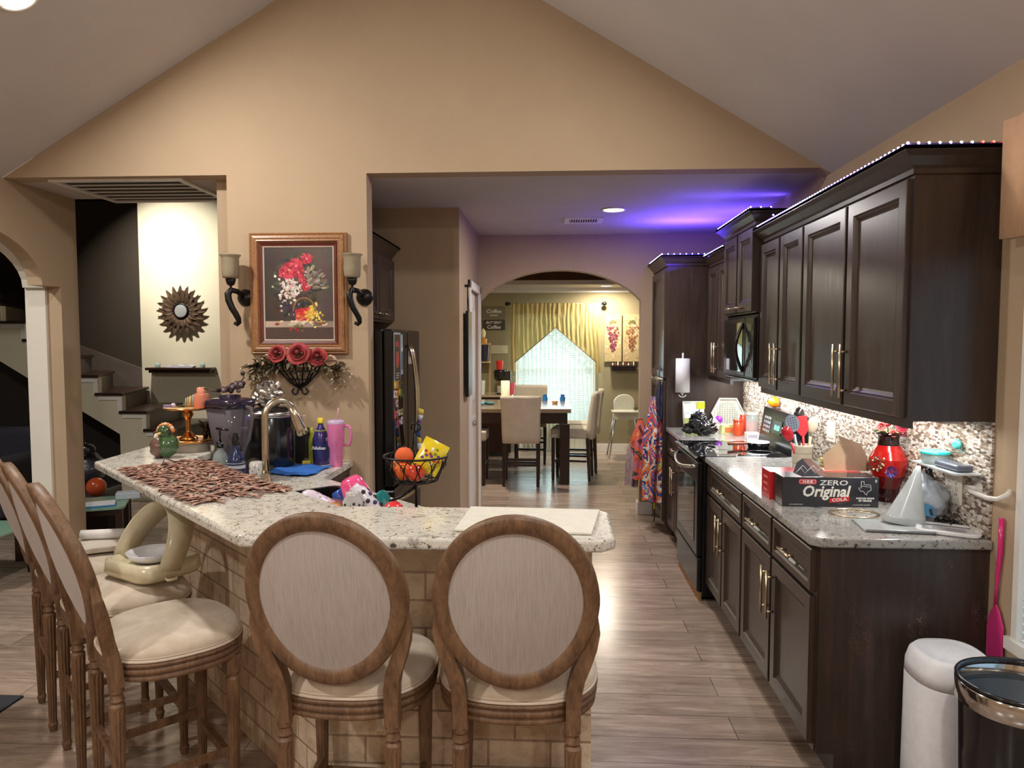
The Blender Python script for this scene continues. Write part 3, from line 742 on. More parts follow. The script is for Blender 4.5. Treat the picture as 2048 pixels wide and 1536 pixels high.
# ---------------------------------------------------------------- fridge and cabinet over it
t = thing('refrigerator', 'black french door refrigerator covered in flyers behind the pillar', 'refrigerator', (0, 0, 0))
b = B(); b.box(-1.70, -1.04, 4.475, 5.385, 0.02, 1.70); b.build('body', 'blackm', t, bevel=0.01)
for i, (y0, y1) in enumerate(((4.475, 4.926), (4.934, 5.385))):
    b = B(); b.box(-1.035, -0.975, y0, y1, 0.72, 1.70); q = b.build('door', 'blackm', t, bevel=0.012)
    ys = 4.895 if i == 0 else 4.965
    b = B(); b.tube([(-0.965+0.055*sin(pi*k/16)**0.5, ys, 0.80+0.80*k/16) for k in range(17)], 0.011, 8); b.build('handle', 'nickel', q)
    if i == 0:
        b = B(); b.box(-0.976, -0.971, 4.56, 4.80, 0.95, 1.28).box(-0.972, -0.969, 4.59, 4.77, 1.19, 1.26, mi=0); b.build('water_dispenser', 'blackg', q)
b = B(); b.box(-1.035, -0.975, 4.475, 5.385, 0.06, 0.70); q = b.build('freezer_drawer', 'blackm', t, bevel=0.012)
b = B(); b.tube([(-0.965+0.055*sin(pi*k/16)**0.5, 4.55+0.76*k/16, 0.63) for k in range(17)], 0.011, 8); b.build('handle', 'nickel', q)
FF = lambda y, z, o=0.0: FACE((-0.9745+o, y, z), (0, 1, 0), (0, 0, 1))
b = B(); T = FF(4.60, 1.52); b.box(-0.10, 0.10, -0.16, 0.16, 0, 0.001, col=(190, 214, 226), T=T).box(-0.088, 0.088, -0.148, 0.148, 0.001, 0.0014, col=(34, 36, 44), T=T)
b.prism(ellipse(20, 0.045, 0.055), 0.0014, 0.0018, col=(206, 70, 66), T=T @ Matrix.Translation((0, -0.01, 0)))
b.text('BE\nBRAVE', 0.035, T @ Matrix.Translation((0, 0.10, 0.0016)), col=(214, 96, 90)) if 0 else None
for k in range(3): b.box(-0.05, 0.05, -0.10-0.014*k, -0.094-0.014*k, 0.0014, 0.0018, col=(190, 190, 196), T=T)
for k in range(5): b.box(-0.055+0.022*k, -0.040+0.022*k, 0.07, 0.10+0.01*(k % 2), 0.0014, 0.0018, col=(200, 84, 80), T=T)
b.build('flyer', 'vg', label='dark flyer with pale blue border at the top of the fridge door', cat='paper')
b = B(); T = FF(4.74, 1.54)
b.box(-0.03, 0.03, -0.13, 0.13, 0, 0.001, col=(176, 204, 220), T=T); b.box(-0.02, 0.02, -0.1, 0.02, 0.001, 0.0014, col=(90, 120, 150), T=T)
b.build('flyer', 'vg', label='narrow pale blue paper beside the dark flyer on the fridge', cat='paper')
pal = [(230, 200, 60), (200, 60, 60), (70, 140, 80), (230, 230, 235), (40, 60, 120), (220, 130, 60), (120, 60, 120), (60, 60, 60)]
k = 0
for i in range(5):
    for j in range(4):
        y = 4.52+0.062*j+random.uniform(-.006, .006); z = 1.36-0.062*i+random.uniform(-.008, .008); c = pal[(i*3+j*5) % 8]; c2 = pal[(i+j*2+3) % 8]
        b = B(); T = FF(y, z); b.prism(rr(-0.026, 0.026, -0.024, 0.024, 0.006), 0, 0.004, col=c, T=T); b.prism(ellipse(10, 0.014, 0.012), 0.004, 0.005, col=c2, T=T)
        b.build('fridge_magnet', 'vg', label='small colourful souvenir magnet in the cluster below the flyers on the fridge', cat='magnet', group='magnets on the fridge door')
b = B(); T = FF(5.02, 1.52)
b.box(-0.06, 0.06, -0.05, 0.08, 0, 0.001, col=(200, 200, 205), T=T).box(-0.045, 0.045, 0.0, 0.06, 0.001, 0.0014, col=(90, 80, 80), T=T); b.build('photo_print', 'vg', label='small photo stuck near the top of the far fridge door', cat='photo')
b = B()
L = []
for k in range(12):
    s_ = k/11; w = 0.03+0.055*s_
    L.append([(-0.90+0.02*sin(s_*5), 4.93-w, 1.17-0.42*s_), (-0.88+0.015*cos(s_*9), 4.93, 1.16-0.42*s_), (-0.90, 4.93+w, 1.17-0.42*s_), (-0.915, 4.93, 1.17-0.42*s_)])
for k in range(11): b.rings(L[k:k+2], col=[(232, 206, 84), (88, 150, 214), (214, 226, 236), (70, 96, 180), (120, 70, 150)][(k*2) % 5], capend=True, capstart=True, sm=True)
b.build('dish_towel', 'vf', label='blue and yellow towel hanging from the fridge handle', cat='towel')
t = thing('upper_cabinet', 'dark two door cabinet above the refrigerator behind the pillar', 'cabinet')
mpR = lambda u, v, w: (-1.19+w, u, v)
b = B(); b.box(-1.925, -1.19, 4.475, 5.455, 1.76, 2.23); b.build('body', 'esp', t)
for i in range(2):
    a, c = (4.49, 4.955) if i == 0 else (4.975, 5.44)
    b = B(); loops_ = B(); door_rings(b, a, c, 1.775, 2.215, mpR); b.f = [tuple(reversed(f)) for f in b.f]; q = b.build('door', 'esp', t)
    b = B(); yy = c-0.15 if i == 0 else a+0.02; pull(b, (-1.17, yy, 1.81), (-1.17, yy+0.13, 1.81), (1, 0, 0)); b.build('handle', 'nickel', q)
b = B()
for (a, za), (c, zc) in zip([(0, 0), (0.012, 0.018), (0.045, 0.06), (0.065, 0.07)], [(0.012, 0.018), (0.045, 0.06), (0.065, 0.07), (0.065, 0.085)]):
    b.add([(-1.19+a, 4.475, 2.23+za), (-1.19+a, 5.455, 2.23+za), (-1.19+c, 5.455, 2.23+zc), (-1.19+c, 4.475, 2.23+zc)], [(0, 1, 2, 3)])
b.box(-1.925, -1.125, 4.475, 5.455, 2.303, 2.315); b.build('crown', 'esp', t)
# hanging black items on the pantry side wall
for lab, y, z0, z1 in (('tall black hanging board left of the white pantry door', 5.80, 1.19, 1.86),):
    t = thing('hanging_board', lab, 'wall board')
    b = B(); b.box(-0.668, -0.645, y-0.12, y+0.12, z0, z1); b.build('board', 'iron', t, bevel=0.006)
    b = B(); b.tube([(-0.66, y-0.05, z1), (-0.665, y, z1+0.20), (-0.66, y+0.05, z1)], 0.004, 6); b.box(-0.687, -0.645, y-0.008, y+0.008, z1+0.19, z1+0.21); b.build('hook', 'iron', t)
# ---------------------------------------------------------------- raised bar, low counter and sink
S2 = sqrt(.5)
b = B(); b.prism([(0.135, 2.40), (-0.773, 2.40), (-1.865, 3.492), (-1.865, 3.84), (-1.79, 3.84), (-1.79, 3.51), (-0.745, 2.465), (0.135, 2.465)], 0, 0.945); struct(b, 'wall_bar', 'stone')
b = B(); b.prism([(0.140, 2.393), (-0.776, 2.393), (-1.872, 3.489), (-1.872, 3.845), (-1.785, 3.845), (-1.785, 3.512), (-0.742, 2.47), (0.140, 2.47)], 0.945, 1.030); struct(b, 'wall_bar_cap', 'wall')
b = B(); b.prism([(0.145, 2.05), (0.185, 2.09), (0.190, 2.40), (0.150, 2.45), (-0.72, 2.45), (-1.72, 3.45), (-1.72, 3.86), (-2.155, 3.86), (-2.13, 3.29), (-0.905, 2.05)], 1.031, 1.067)
b.build('countertop', 'gran', bevel=0.010, seg=3, label='raised speckled granite bar top wrapping around with the stools tucked under it', cat='countertop')
ang = 3*pi/4
sc = Vector((-0.98, 3.20, 0)); du = Vector((-S2, S2, 0)); dv = Vector((S2, S2, 0))
hole = [sc+du*a+dv*c for a, c in ((-.28, -.17), (-.28, .17), (.28, .17), (.28, -.17))]
outer = [(0.13, 2.47), (0.13, 3.06), (-0.50, 3.06), (-1.19, 3.75), (-1.19, 4.32), (-1.925, 4.32), (-1.925, 3.87), (-1.78, 3.87), (-1.78, 3.515), (-0.737, 2.472)]
hl = [(p.x, p.y) for p in hole]
# keyhole: connect outer[-1] to the nearest corner of the hole
poly = outer + [hl[0], hl[3], hl[2], hl[1], hl[0]]
b = B()
def tri_slab(b, z0, z1):
    from mathutils.geometry import tessellate_polygon
    loops = [[Vector((x, y, 0)) for x, y in outer], [Vector((x, y, 0)) for x, y in hl]]
    pts = [p for l in loops for p in l]; tr = tessellate_polygon(loops)
    b.add([(p.x, p.y, z1) for p in pts], [tuple(t) if (pts[t[1]]-pts[t[0]]).cross(pts[t[2]]-pts[t[0]]).z > 0 else tuple(reversed(t)) for t in tr])
    b.add([(p.x, p.y, z0) for p in pts], [tuple(t) if (pts[t[1]]-pts[t[0]]).cross(pts[t[2]]-pts[t[0]]).z < 0 else tuple(reversed(t)) for t in tr])
    for l in loops:
        n = len(l); vs = [(p.x, p.y, z0) for p in l]+[(p.x, p.y, z1) for p in l]
        b.add(vs, [(i, (i+1) % n, n+(i+1) % n, n+i) for i in range(n)])
tri_slab(b, 0.879, 0.914)
b.build('countertop', 'gran', label='lower granite counter behind the raised bar holding the sink and canister', cat='countertop')
t = thing('sink', 'black corner sink set in the lower counter behind the faucet', 'sink', (sc.x, sc.y, 0), ang)
b = B(); b.rings([[(x, y, z) for x, y in rr(-a, a, -c, c, 0.03, 3)] for a, c, z in ((0.295, 0.185, 0.9145), (0.295, 0.185, 0.919), (0.27, 0.16, 0.919), (0.265, 0.155, 0.74), (0.24, 0.13, 0.735))], capend=True); b.build('basin', 'iron', t)
b = B(); b.lathe([(0.045, 0), (0.04, 0.004), (0.02, 0.002)], (0, 0, 0.736)); b.build('drain', 'chrome', t)
# cabinets below the lower counter
t = thing('sink_cabinet', 'dark corner cabinet below the lower counter with a drawer facing the aisle', 'cabinet')
b = B(); b.prism([(-1.225, 3.75), (-1.225, 4.32), (-1.92, 4.32), (-1.92, 3.88), (-1.77, 3.88), (-1.77, 3.53)], 0.0, 0.72)
b.prism([(-1.225, 3.75), (-1.225, 4.32), (-1.92, 4.32), (-1.92, 3.88)], 0.72, 0.878).box(-1.25, -1.225, 3.75, 4.32, 0, 0.878); b.build('body', 'esp', t)
mpR2 = lambda u, v, w: (-1.225+w, u, v)
b = B(); door_rings(b, 3.79, 4.30, 0.70, 0.865, mpR2, fr=0.03); b.f = [tuple(reversed(f)) for f in b.f]; q = b.build('drawer_front', 'esp', t)
b = B(); pull(b, (-1.205, 3.98, 0.78), (-1.205, 4.11, 0.78), (1, 0, 0)); b.build('handle', 'nickel', q)
b = B(); door_rings(b, 3.79, 4.30, 0.12, 0.685, mpR2); b.f = [tuple(reversed(f)) for f in b.f]; b.build('door', 'esp', t)
b = B(); b.prism([(0.12, 2.475), (0.12, 3.03), (-0.52, 3.03), (-0.735, 2.475)], 0.0, 0.878); b.build('sink_cabinet', 'esp', label='dark base cabinet behind the front stretch of the bar', cat='cabinet')
# faucet
fp = Vector((-1.212, 3.035, 0.914))
t = thing('faucet', 'tall brushed gold gooseneck kitchen faucet rising behind the bar', 'faucet', fp, RD(45))   # local +x points to the sink
b = B(); b.lathe([(0.030, 0), (0.030, 0.008), (0.024, 0.012), (0.022, 0.13), (0.018, 0.145), (0.018, 0.155)], n=24); b.build('base', 'champ', t)
R = 0.064; H = 0.392
path = [(0, 0, 0.15), (0, 0, 0.24), (0, 0, H)] + [(R-R*cos(pi*k/14), 0, H+R*1.05*sin(pi*k/14)) for k in range(1, 13)]
b = B(); b.tube(path, 0.0145, 14); b.build('gooseneck', 'champ', t)
e = Vector(path[-1]); dn = (Vector(path[-1])-Vector(path[-2])).normalized(); dn = (dn+Vector((0.05, 0, -0.4))).normalized()
b = B(); b.tube([e-dn*0.01, e+dn*0.035, e+dn*0.04, e+dn*0.09, e+dn*0.12, e+dn*0.125], [0.0155, 0.017, 0.019, 0.021, 0.027, 0.022], 16); b.build('spray_head', 'champ', t)
b = B(); b.tube([(0.0, -0.02, 0.085), (0.01, -0.055, 0.088)], 0.014, 12); b.tube([(0.01, -0.05, 0.088), (0.015, -0.075, 0.10), (0.02, -0.11, 0.125)], [0.008, 0.007, 0.0055], 8); b.build('lever', 'champ', t)
# ---------------------------------------------------------------- bar stools
def stool(label):
    t = thing('bar_stool', label, 'bar stool', group=None)
    SZ = 0.575        # rail bottom
    out = ellipse(48, 0.238, 0.222, 2.5)
    out = [(x*(1.0+0.03*(y/0.222)), y) for x, y in out]
    def L(s, z, dy=0): return [(x*s, y*s+dy, z) for x, y in out]
    b = B(); prof = [(0.955, 0), (0.985, 0.004), (0.985, 0.014), (0.965, 0.018), (0.965, 0.022), (1.0, 0.027), (1.0, 0.038), (0.975, 0.042), (0.975, 0.046), (1.01, 0.050), (1.01, 0.058), (0.94, 0.062)]
    b.rings([L(s, SZ-0.012+z) for s, z in prof], capstart=True, sm=True); b.build('seat_rail', 'chair', t)
    b = B(); z0 = SZ+0.048
    b.rings([L(s, z0+z) for s, z in ((0.95, 0), (0.985, 0.012), (0.985, 0.022), (0.955, 0.034), (0.88, 0.047), (0.74, 0.058), (0.5, 0.066), (0.2, 0.069), (0.02, 0.070))], sm=True); b.build('seat', 'seat', t)
    b = B(); b.tube([(x*0.985, y*0.985, z0+0.006) for x, y in out], 0.005, 6, closed=True); b.tube([(x*0.975, y*0.975, z0+0.015) for x, y in out], 0.004, 6, closed=True); b.build('piping', 'piping', t)
    # backrest ring
    yb = -0.212; tilt = 0.28; zc = 0.938
    def bp(x, z, w): # point on tilted back plane, w towards the front
        dz = z-0.66
        return (x, yb - dz*tilt*1.0 + w - 0.035*(1-(x/0.24)**2) + 0.02, z)
    n = 56; loops = []
    ro, ri = (0.222, 0.255), (0.176, 0.205)
    cs = [(1.0, -0.016), (1.0, 0.014), (0.82, 0.020), (0.35, 0.018), (0.02, 0.006), (0.0, -0.004), (0.06, -0.014), (0.35, -0.022), (0.85, -0.022)]
    vs = []; fs = []
    for i in range(n):
        a = 2*pi*i/n
        sh = 1.0 - 0.05*(sin(a) < 0)*abs(sin(a))
        for f, w in cs:
            rx = ri[0]+(ro[0]-ri[0])*f; rz = ri[1]+(ro[1]-ri[1])*f
            vs.append(bp(rx*cos(a)*sh, zc+rz*sin(a), w))
    K = len(cs)
    for i in range(n):
        for k in range(K): fs.append((i*K+k, i*K+(k+1) % K, ((i+1) % n)*K+(k+1) % K, ((i+1) % n)*K+k))
    b = B(); b.add(vs, fs, 0, True); b.build('back_frame', 'chair', t)
    b = B()
    for wsg, sgn in ((-0.012, -1), (0.012, 1)):
        loops = []
        for f in (1.03, 0.98, 0.8, 0.5, 0.2, 0.02):
            bul = sgn*0.016*(1-f*f) if f < 1 else 0
            loops.append([bp(ri[0]*f*cos(2*pi*i/40)*(1.0-0.05*(sin(2*pi*i/40) < 0)*abs(sin(2*pi*i/40))), zc+ri[1]*f*sin(2*pi*i/40), wsg+bul) for i in range(40)])
        if sgn > 0: loops = [list(l) for l in loops]
        b.rings(loops, sm=True)
        if sgn < 0:
            pass
    b.build('back_panel', 'backf', t)
    # posts + rear legs
    for s in (-1, 1):
        b = B()
        pts = [(0.211, 0.900), (0.210, 0.855), (0.200, 0.81), (0.184, 0.76), (0.168, 0.715), (0.160, 0.67), (0.157, 0.62), (0.157, 0.555)]
        P = [bp(s*x, z, 0.0) for x, z in pts]; P[-1] = (s*0.157, yb+0.012, 0.555); P[-2] = (s*0.157, yb+0.008, 0.62)
        b.tube(P, [0.010, 0.022, 0.027, 0.029, 0.029, 0.029, 0.029, 0.029], 4, up=(0, 1, 0), sm=False)
        b.lathe([(0.022, 0.558), (0.022, 0.540), (0.017, 0.533), (0.020, 0.523), (0.023, 0.515), (0.017, 0.506), (0.024, 0.498), (0.024, 0.48), (0.015, 0.04), (0.019, 0.03), (0.013, 0.0)][::-1], (s*0.157, yb+0.012, 0), 24, flute=(2, 3, 0.13), sm=False)
        b.build('rear_leg', 'chair', t)
        b = B(); x, y = s*0.175, 0.150
        b.box(x-0.026, x+0.026, y-0.026, y+0.026, 0.512, 0.573)
        b.lathe([(0.022, 0.512), (0.022, 0.503), (0.017, 0.496), (0.023, 0.488), (0.024, 0.47), (0.015, 0.04), (0.019, 0.03), (0.013, 0.0)][::-1], (x, y, 0), 24, flute=(2, 2, 0.13), sm=False)
        b.build('front_leg', 'chair', t)
        b = B(); b.tube([(s*0.157, yb+0.012, 0.235), (x, y, 0.235)], 0.015, 4, flat=(1.2, 0.8), sm=False); b.build('stretcher', 'chair', t)
    b = B(); b.tube([(-0.157, yb+0.012, 0.30), (0.157, yb+0.012, 0.30)], 0.015, 4, flat=(1.2, 0.8), sm=False); b.build('stretcher', 'chair', t)
    b = B(); b.tube([(-0.175, 0.150, 0.19), (0.175, 0.150, 0.19)], 0.017, 4, flat=(1.2, 0.9), sm=False); b.build('footrest', 'chair', t)
    return t
st = stool('oval back bar stool at the bar front, left of the two seen from behind')
st.location = (-0.592, 2.19, 0); st.rotation_euler.z = RD(-2)
dup(st, (-0.098, 2.19, 0), RD(1), 'oval back bar stool at the bar front nearest the aisle, cracked upper left frame')
for (x, y), lab, a in (((-1.455, 2.27), 'bar stool in the left row nearest the camera with empty stained cushion', 43), ((-1.82, 2.63), 'middle bar stool of the left row with the potty seat beside its back', 43), ((-2.185, 2.993), 'farthest bar stool of the left row, partly cut off by the frame', 43)):
    dup(st, (x+0.2*cos(RD(a)), y+0.2*sin(RD(a)), 0), RD(a-90), lab)
# ---------------------------------------------------------------- things on the pillar wall
WY = 4.325
t = thing('framed_painting', 'framed still life of red flowers and fruit basket hanging between the two sconces', 'painting', (-1.500, WY, 1.908))
hw, hh = 0.292, 0.357
b = B()
def fr_ring(b, x, z, prof):
    b.rings([[(-(x-i), -d, -(z-i)), ((x-i), -d, -(z-i)), ((x-i), -d, (z-i)), (-(x-i), -d, (z-i))] for i, d in prof], capend=False)
fr_ring(b, hw, hh, [(0, 0), (0, 0.022), (0.006, 0.026), (0.012, 0.022), (0.018, 0.030), (0.030, 0.034), (0.040, 0.030), (0.048, 0.032), (0.056, 0.020)]); b.build('frame', 'frame', t)
b = B(); fr_ring(b, hw-0.056, hh-0.056, [(0, 0.020), (0.004, 0.024), (0.012, 0.018), (0.022, 0.014)]); b.build('liner', 'frame_in', t)
b = B(); fr_ring(b, hw-0.078, hh-0.078, [(0, 0.014), (0.003, 0.017), (0.008, 0.012)]); b.build('fillet', 'piping', t)
cw, ch = hw-0.086, hh-0.086
b = B(); T = FACE((0, -0.010, 0), (1, 0, 0), (0, 0, 1)); rnd = random.Random(3)
nx, nz = 22, 30
for i in range(nx):
    for j in range(nz):
        x0 = -cw+2*cw*i/nx; z0 = -ch+2*ch*j/nz; u, v = i/nx, j/nz
        c = (92-50*abs(u-0.75)+14*noise.noise(Vector((u*4, v*4, 0))), 78-44*abs(u-0.75)+12*noise.noise(Vector((u*4, v*4, 3))), 68-40*abs(u-0.8))
        if v < 0.13: c = (84, 62, 54)
        elif v < 0.20: c = (196-40*u, 172-40*u, 150-30*u)
        c = tuple(max(10, x) for x in c)
        b.add([(x0, z0, 0), (x0+2*cw/nx, z0, 0), (x0+2*cw/nx, z0+2*ch/nz, 0), (x0, z0+2*ch/nz, 0)], [(0, 1, 2, 3)], col=c, T=T)
lay = [0.0002]
def blob(x, z, r, c, n=7, e=1.0, rot=0):
    lay[0] += 0.0000012; pts = []
    for k in range(n):
        a = 2*pi*k/n; q = r*(0.75+0.5*rnd.random()); px, pz = q*cos(a)*e, q*sin(a)
        pts.append((min(cw, max(-cw, x+px*cos(rot)-pz*sin(rot))), min(ch, max(-ch, z+px*sin(rot)+pz*cos(rot))), lay[0]))
    b.add(pts, [tuple(range(n))], col=tuple(max(0, min(255, v+rnd.uniform(-14, 14))) for v in c), T=T)
for k in range(220):       # dark foliage
    a = rnd.uniform(0, 2*pi); r = rnd.random()**0.6
    blob(-0.01+0.15*r*cos(a), 0.03+0.20*r*sin(a), rnd.uniform(.006, .014), rnd.choice([(52, 58, 42), (64, 52, 44), (80, 78, 60), (44, 40, 36)]), 5, 2.2, rnd.uniform(0, pi))
for k in range(150): blob(-0.055+0.035*rnd.gauss(0, 1)*1.1, 0.03+0.055*rnd.gauss(0, 1), rnd.uniform(.005, .010), rnd.choice([(224, 206, 196), (206, 176, 168), (236, 226, 214)]), 6)
for cx, cz, s in ((-0.06, 0.14, 1.3), (-0.015, 0.165, 1.1), (0.05, 0.205, 0.9), (-0.09, 0.12, .8), (0.0, 0.125, .9), (0.045, 0.04, 0.7), (0.02, 0.08, 0.6)):
    for k in range(16):
        a = 2*pi*k/16+rnd.random()*.3; blob(cx+0.018*s*cos(a), cz+0.018*s*sin(a), 0.011*s, rnd.choice([(196, 44, 66), (214, 70, 92), (160, 26, 46)]), 6, 2.2, a)
    blob(cx, cz, 0.007*s, (236, 150, 130))
for k in range(46):
    a = rnd.uniform(-0.2, 1.3); r = rnd.uniform(0.05, 0.15); blob(0.02+r*cos(a), 0.03+r*sin(a), 0.008, rnd.choice([(150, 136, 116), (120, 110, 90), (188, 178, 160)]), 5, 2.6, a)
for k in range(60): blob(-0.04+rnd.uniform(-.05, .05), -0.115+rnd.uniform(-.03, .05), 0.010, rnd.choice([(58, 40, 58), (84, 58, 70), (44, 32, 44)]), 8)
for k in range(70):
    x = rnd.uniform(-0.012, 0.062); z = rnd.uniform(-0.165, -0.09); blob(x, z, 0.011, rnd.choice([(204, 52, 44), (226, 92, 60), (236, 128, 96), (180, 34, 38)]), 6, 1.6)
for k in range(80):
    x = 0.085+rnd.gauss(0, .02); z = -0.12+rnd.gauss(0, .028); blob(x, z, 0.008, rnd.choice([(226, 186, 70), (214, 160, 50), (240, 214, 120)]), 6)
for k in range(40):
    a = pi*k/39; blob(0.03+0.065*cos(a), -0.10+0.075*sin(a), 0.005, (150, 104, 66), 5)
for k in range(26): blob(rnd.uniform(-0.14, 0.17), -0.178+rnd.uniform(-0.008, .012), 0.008, rnd.choice([(214, 190, 168), (160, 60, 60), (236, 216, 190), (120, 110, 70)]), 6, 1.8)
for k in range(14): blob(-0.03+rnd.uniform(-.03, .06), -0.20+rnd.uniform(-.02, .012), 0.008, rnd.choice([(170, 40, 44), (110, 104, 60)]), 6)
b.build('canvas', 'paint', t)
def sconce(label, x):
    t = thing('wall_sconce', label, 'sconce', (x, WY, 1.75), 0)
    b = B(); T = FACE((0.028, -0.001, 0.135), (1, 0, 0), (0, 0, 1)); b.lathe([(0.050, 0), (0.050, 0.008), (0.044, 0.014), (0.042, 0.02), (0.02, 0.034), (0.008, 0.04)], T=T, n=28); b.build('wall_plate', 'iron', t)
    b = B()
    P = [(0.028, -0.03, 0.135), (0.005, -0.07, 0.168), (-0.02, -0.10, 0.175), (-0.032, -0.115, 0.150), (-0.028, -0.115, 0.115), (-0.012, -0.11, 0.07), (0.006, -0.10, 0.035), (0.016, -0.09, 0.008), (0.018, -0.085, -0.015), (0.006, -0.082, -0.027), (-0.008, -0.084, -0.020), (-0.004, -0.084, -0.010)]
    b.tube(P, [0.012, 0.016, 0.018, 0.020, 0.020, 0.019, 0.018, 0.017, 0.015, 0.013, 0.012, 0.009], 10, flat=(1.0, 0.8)); b.build('scroll_arm', 'iron', t)
    b = B(); b.lathe([(0.012, 0.168), (0.006, 0.186), (0.007, 0.198), (0.020, 0.205), (0.026, 0.222), (0.030, 0.238), (0.024, 0.240)], (-0.016, -0.11, 0), 20); b.build('cup', 'iron', t)
    b = B(); b.lathe([(0.012, 0.240), (0.040, 0.243), (0.047, 0.255), (0.049, 0.30), (0.049, 0.355), (0.052, 0.366), (0.060, 0.374), (0.060, 0.378), (0.054, 0.378), (0.045, 0.36), (0.044, 0.30), (0.041, 0.256), (0.01, 0.25)], (-0.016, -0.11, 0), 32); b.build('shade', 'amber', t)
    b = B(); b.lathe([(0.03, 0.25), (0.03, 0.31), (0.026, 0.314), (0.003, 0.312)], (-0.016, -0.11, 0), 16, col=(232, 220, 196)); b.build('candle', 'vm', t)
sconce('black scroll wall sconce with amber glass cup left of the painting', -1.853)
sconce('black scroll wall sconce with amber glass cup right of the painting', -1.135)
# floral wall basket
t = thing('floral_wall_basket', 'wall basket of red roses and dried berry sprays below the painting', 'flower arrangement', (-1.50, WY, 1.42))
b = B()
for k in range(-3, 4):
    u = k/3; b.tube([(0.15*u, -0.03-0.07*(1-u*u), 0.095), (0.12*u, -0.03-0.06*(1-u*u), 0.03), (0.05*u, -0.03, -0.045), (0.0, -0.02, -0.075)], 0.005, 6)
for z, w, d in ((0.095, 0.15, 0.10), (0.03, 0.115, 0.085), (-0.02, 0.07, 0.05)): b.tube([(w*cos(pi+pi*i/12), -0.02+d*sin(pi+pi*i/12), z) for i in range(13)], 0.005, 6)
for s in (-1, 1): b.tube([(s*0.004, -0.02, -0.075)]+[(s*(0.03+0.018*cos(a)), -0.02, -0.092+0.018*sin(a)) for a in (2.8, 3.8, 4.7, 5.6, 6.6, 7.6)], 0.005, 6)
b.tube([(0.1, -0.012, 0.06), (0.05, -0.012, -0.03), (-0.02, -0.012, -0.07)], 0.006, 6); b.build('basket', 'iron', t)
def rose(b, c, r, d, base):
    d = Vector(d).normalized(); u = d.orthogonal().normalized(); w = d.cross(u); c = Vector(c)
    for ring, (n, rad, h, op) in enumerate(((3, 0.22, 0.50, 0.1), (4, 0.42, 0.44, 0.3), (5, 0.68, 0.32, 0.6), (6, 0.98, 0.14, 1.0))):
        for k in range(n):
            a0 = 2*pi*k/n + ring*0.7; aw = pi/n*1.35; vs = []
            for i in range(5):
                a = a0-aw+2*aw*i/4
                for j in range(3):
                    q = j/2; rr_ = r*(rad*0.55+rad*0.45*q**(1.2-0.5*op)); hh_ = r*(h*q + 0.02 - 0.10*abs(i-2)*q*0.5 + (0.0 if q < 1 else -0.12*op))
                    vs.append(c + u*(rr_*cos(a)) + w*(rr_*sin(a)) + d*hh_)
            fs = [(i*3+j, (i+1)*3+j, (i+1)*3+j+1, i*3+j+1) for i in range(4) for j in range(2)]
            cc = tuple(max(0, min(255, v*(0.75+0.09*ring)+random.uniform(-8, 8))) for v in base)
            b.add(vs, fs, 0, True, cc)
    b.sph(c+d*(r*0.22), r*0.26, col=tuple(v*0.7 for v in base), n=10, m=6)
for x, y, z, r in ((-0.105, -0.10, 0.135, 0.060), (0.03, -0.13, 0.135, 0.072), (0.135, -0.10, 0.115, 0.060), (0.205, -0.08, 0.095, 0.036), (-0.18, -0.07, 0.10, 0.036)):
    b = B(); rose(b, (x, y, z), r, (x*1.2, -1, 0.45), (158, 46, 46) if abs(x) < 0.16 else (196, 160, 130)); b.build('rose', 'vm', t)
b = B()
for k in range(230):
    x = random.uniform(-0.27, 0.26); z = 0.09-0.16*abs(x)+random.uniform(-0.03, 0.035); y = -0.05+random.uniform(-0.06, 0.03)
    dx = x*3+random.uniform(-.6, .6)
    b.leaf((x, min(y, -0.02), z), (dx, random.uniform(-1, 0.1), random.uniform(-.8, .6)), random.uniform(0.03, 0.06), random.uniform(0.012, 0.022), col=random.choice([(58, 62, 40), (44, 48, 34), (82, 70, 46), (98, 90, 56), (60, 46, 36)]))
o = b.build('leaves', 'vm', t); o['kind'] = 'stuff'
for s, nm in ((-1, 'a'), (1, 'b')):
    b = B()
    for k in range(24):
        a = random.uniform(-0.9, 0.35); L = random.uniform(0.09, 0.20); x0 = s*random.uniform(0.10, 0.16); z0 = 0.08
        p = [Vector((x0, -0.06, z0))]
        for i in range(4): p.append(p[-1]+Vector((s*L/4*cos(a), random.uniform(-.008, .008), L/4*sin(a)-0.004*i)))
        p = [Vector((q.x, min(q.y, -0.02), q.z)) for q in p]
        b.tube(p, 0.0012, 4, col=(110, 88, 62))
        for i in range(6): q = p[min(4, 1+i*4//6)]; b.sph((q.x+random.uniform(-.014, .014), min(-0.012, q.y+random.uniform(-.012, .012)), q.z+random.uniform(-.014, .014)), random.uniform(.004, .008), col=random.choice([(214, 200, 168), (188, 168, 120), (232, 222, 200), (140, 104, 66)]), n=7, m=5)
        b.leaf(p[3], (s, -0.3, random.uniform(-.8, .3)), 0.045, 0.014, col=random.choice([(150, 132, 96), (176, 160, 124), (96, 70, 50)]))
    o = b.build('berry_spray', 'vm', t); o['kind'] = 'stuff'
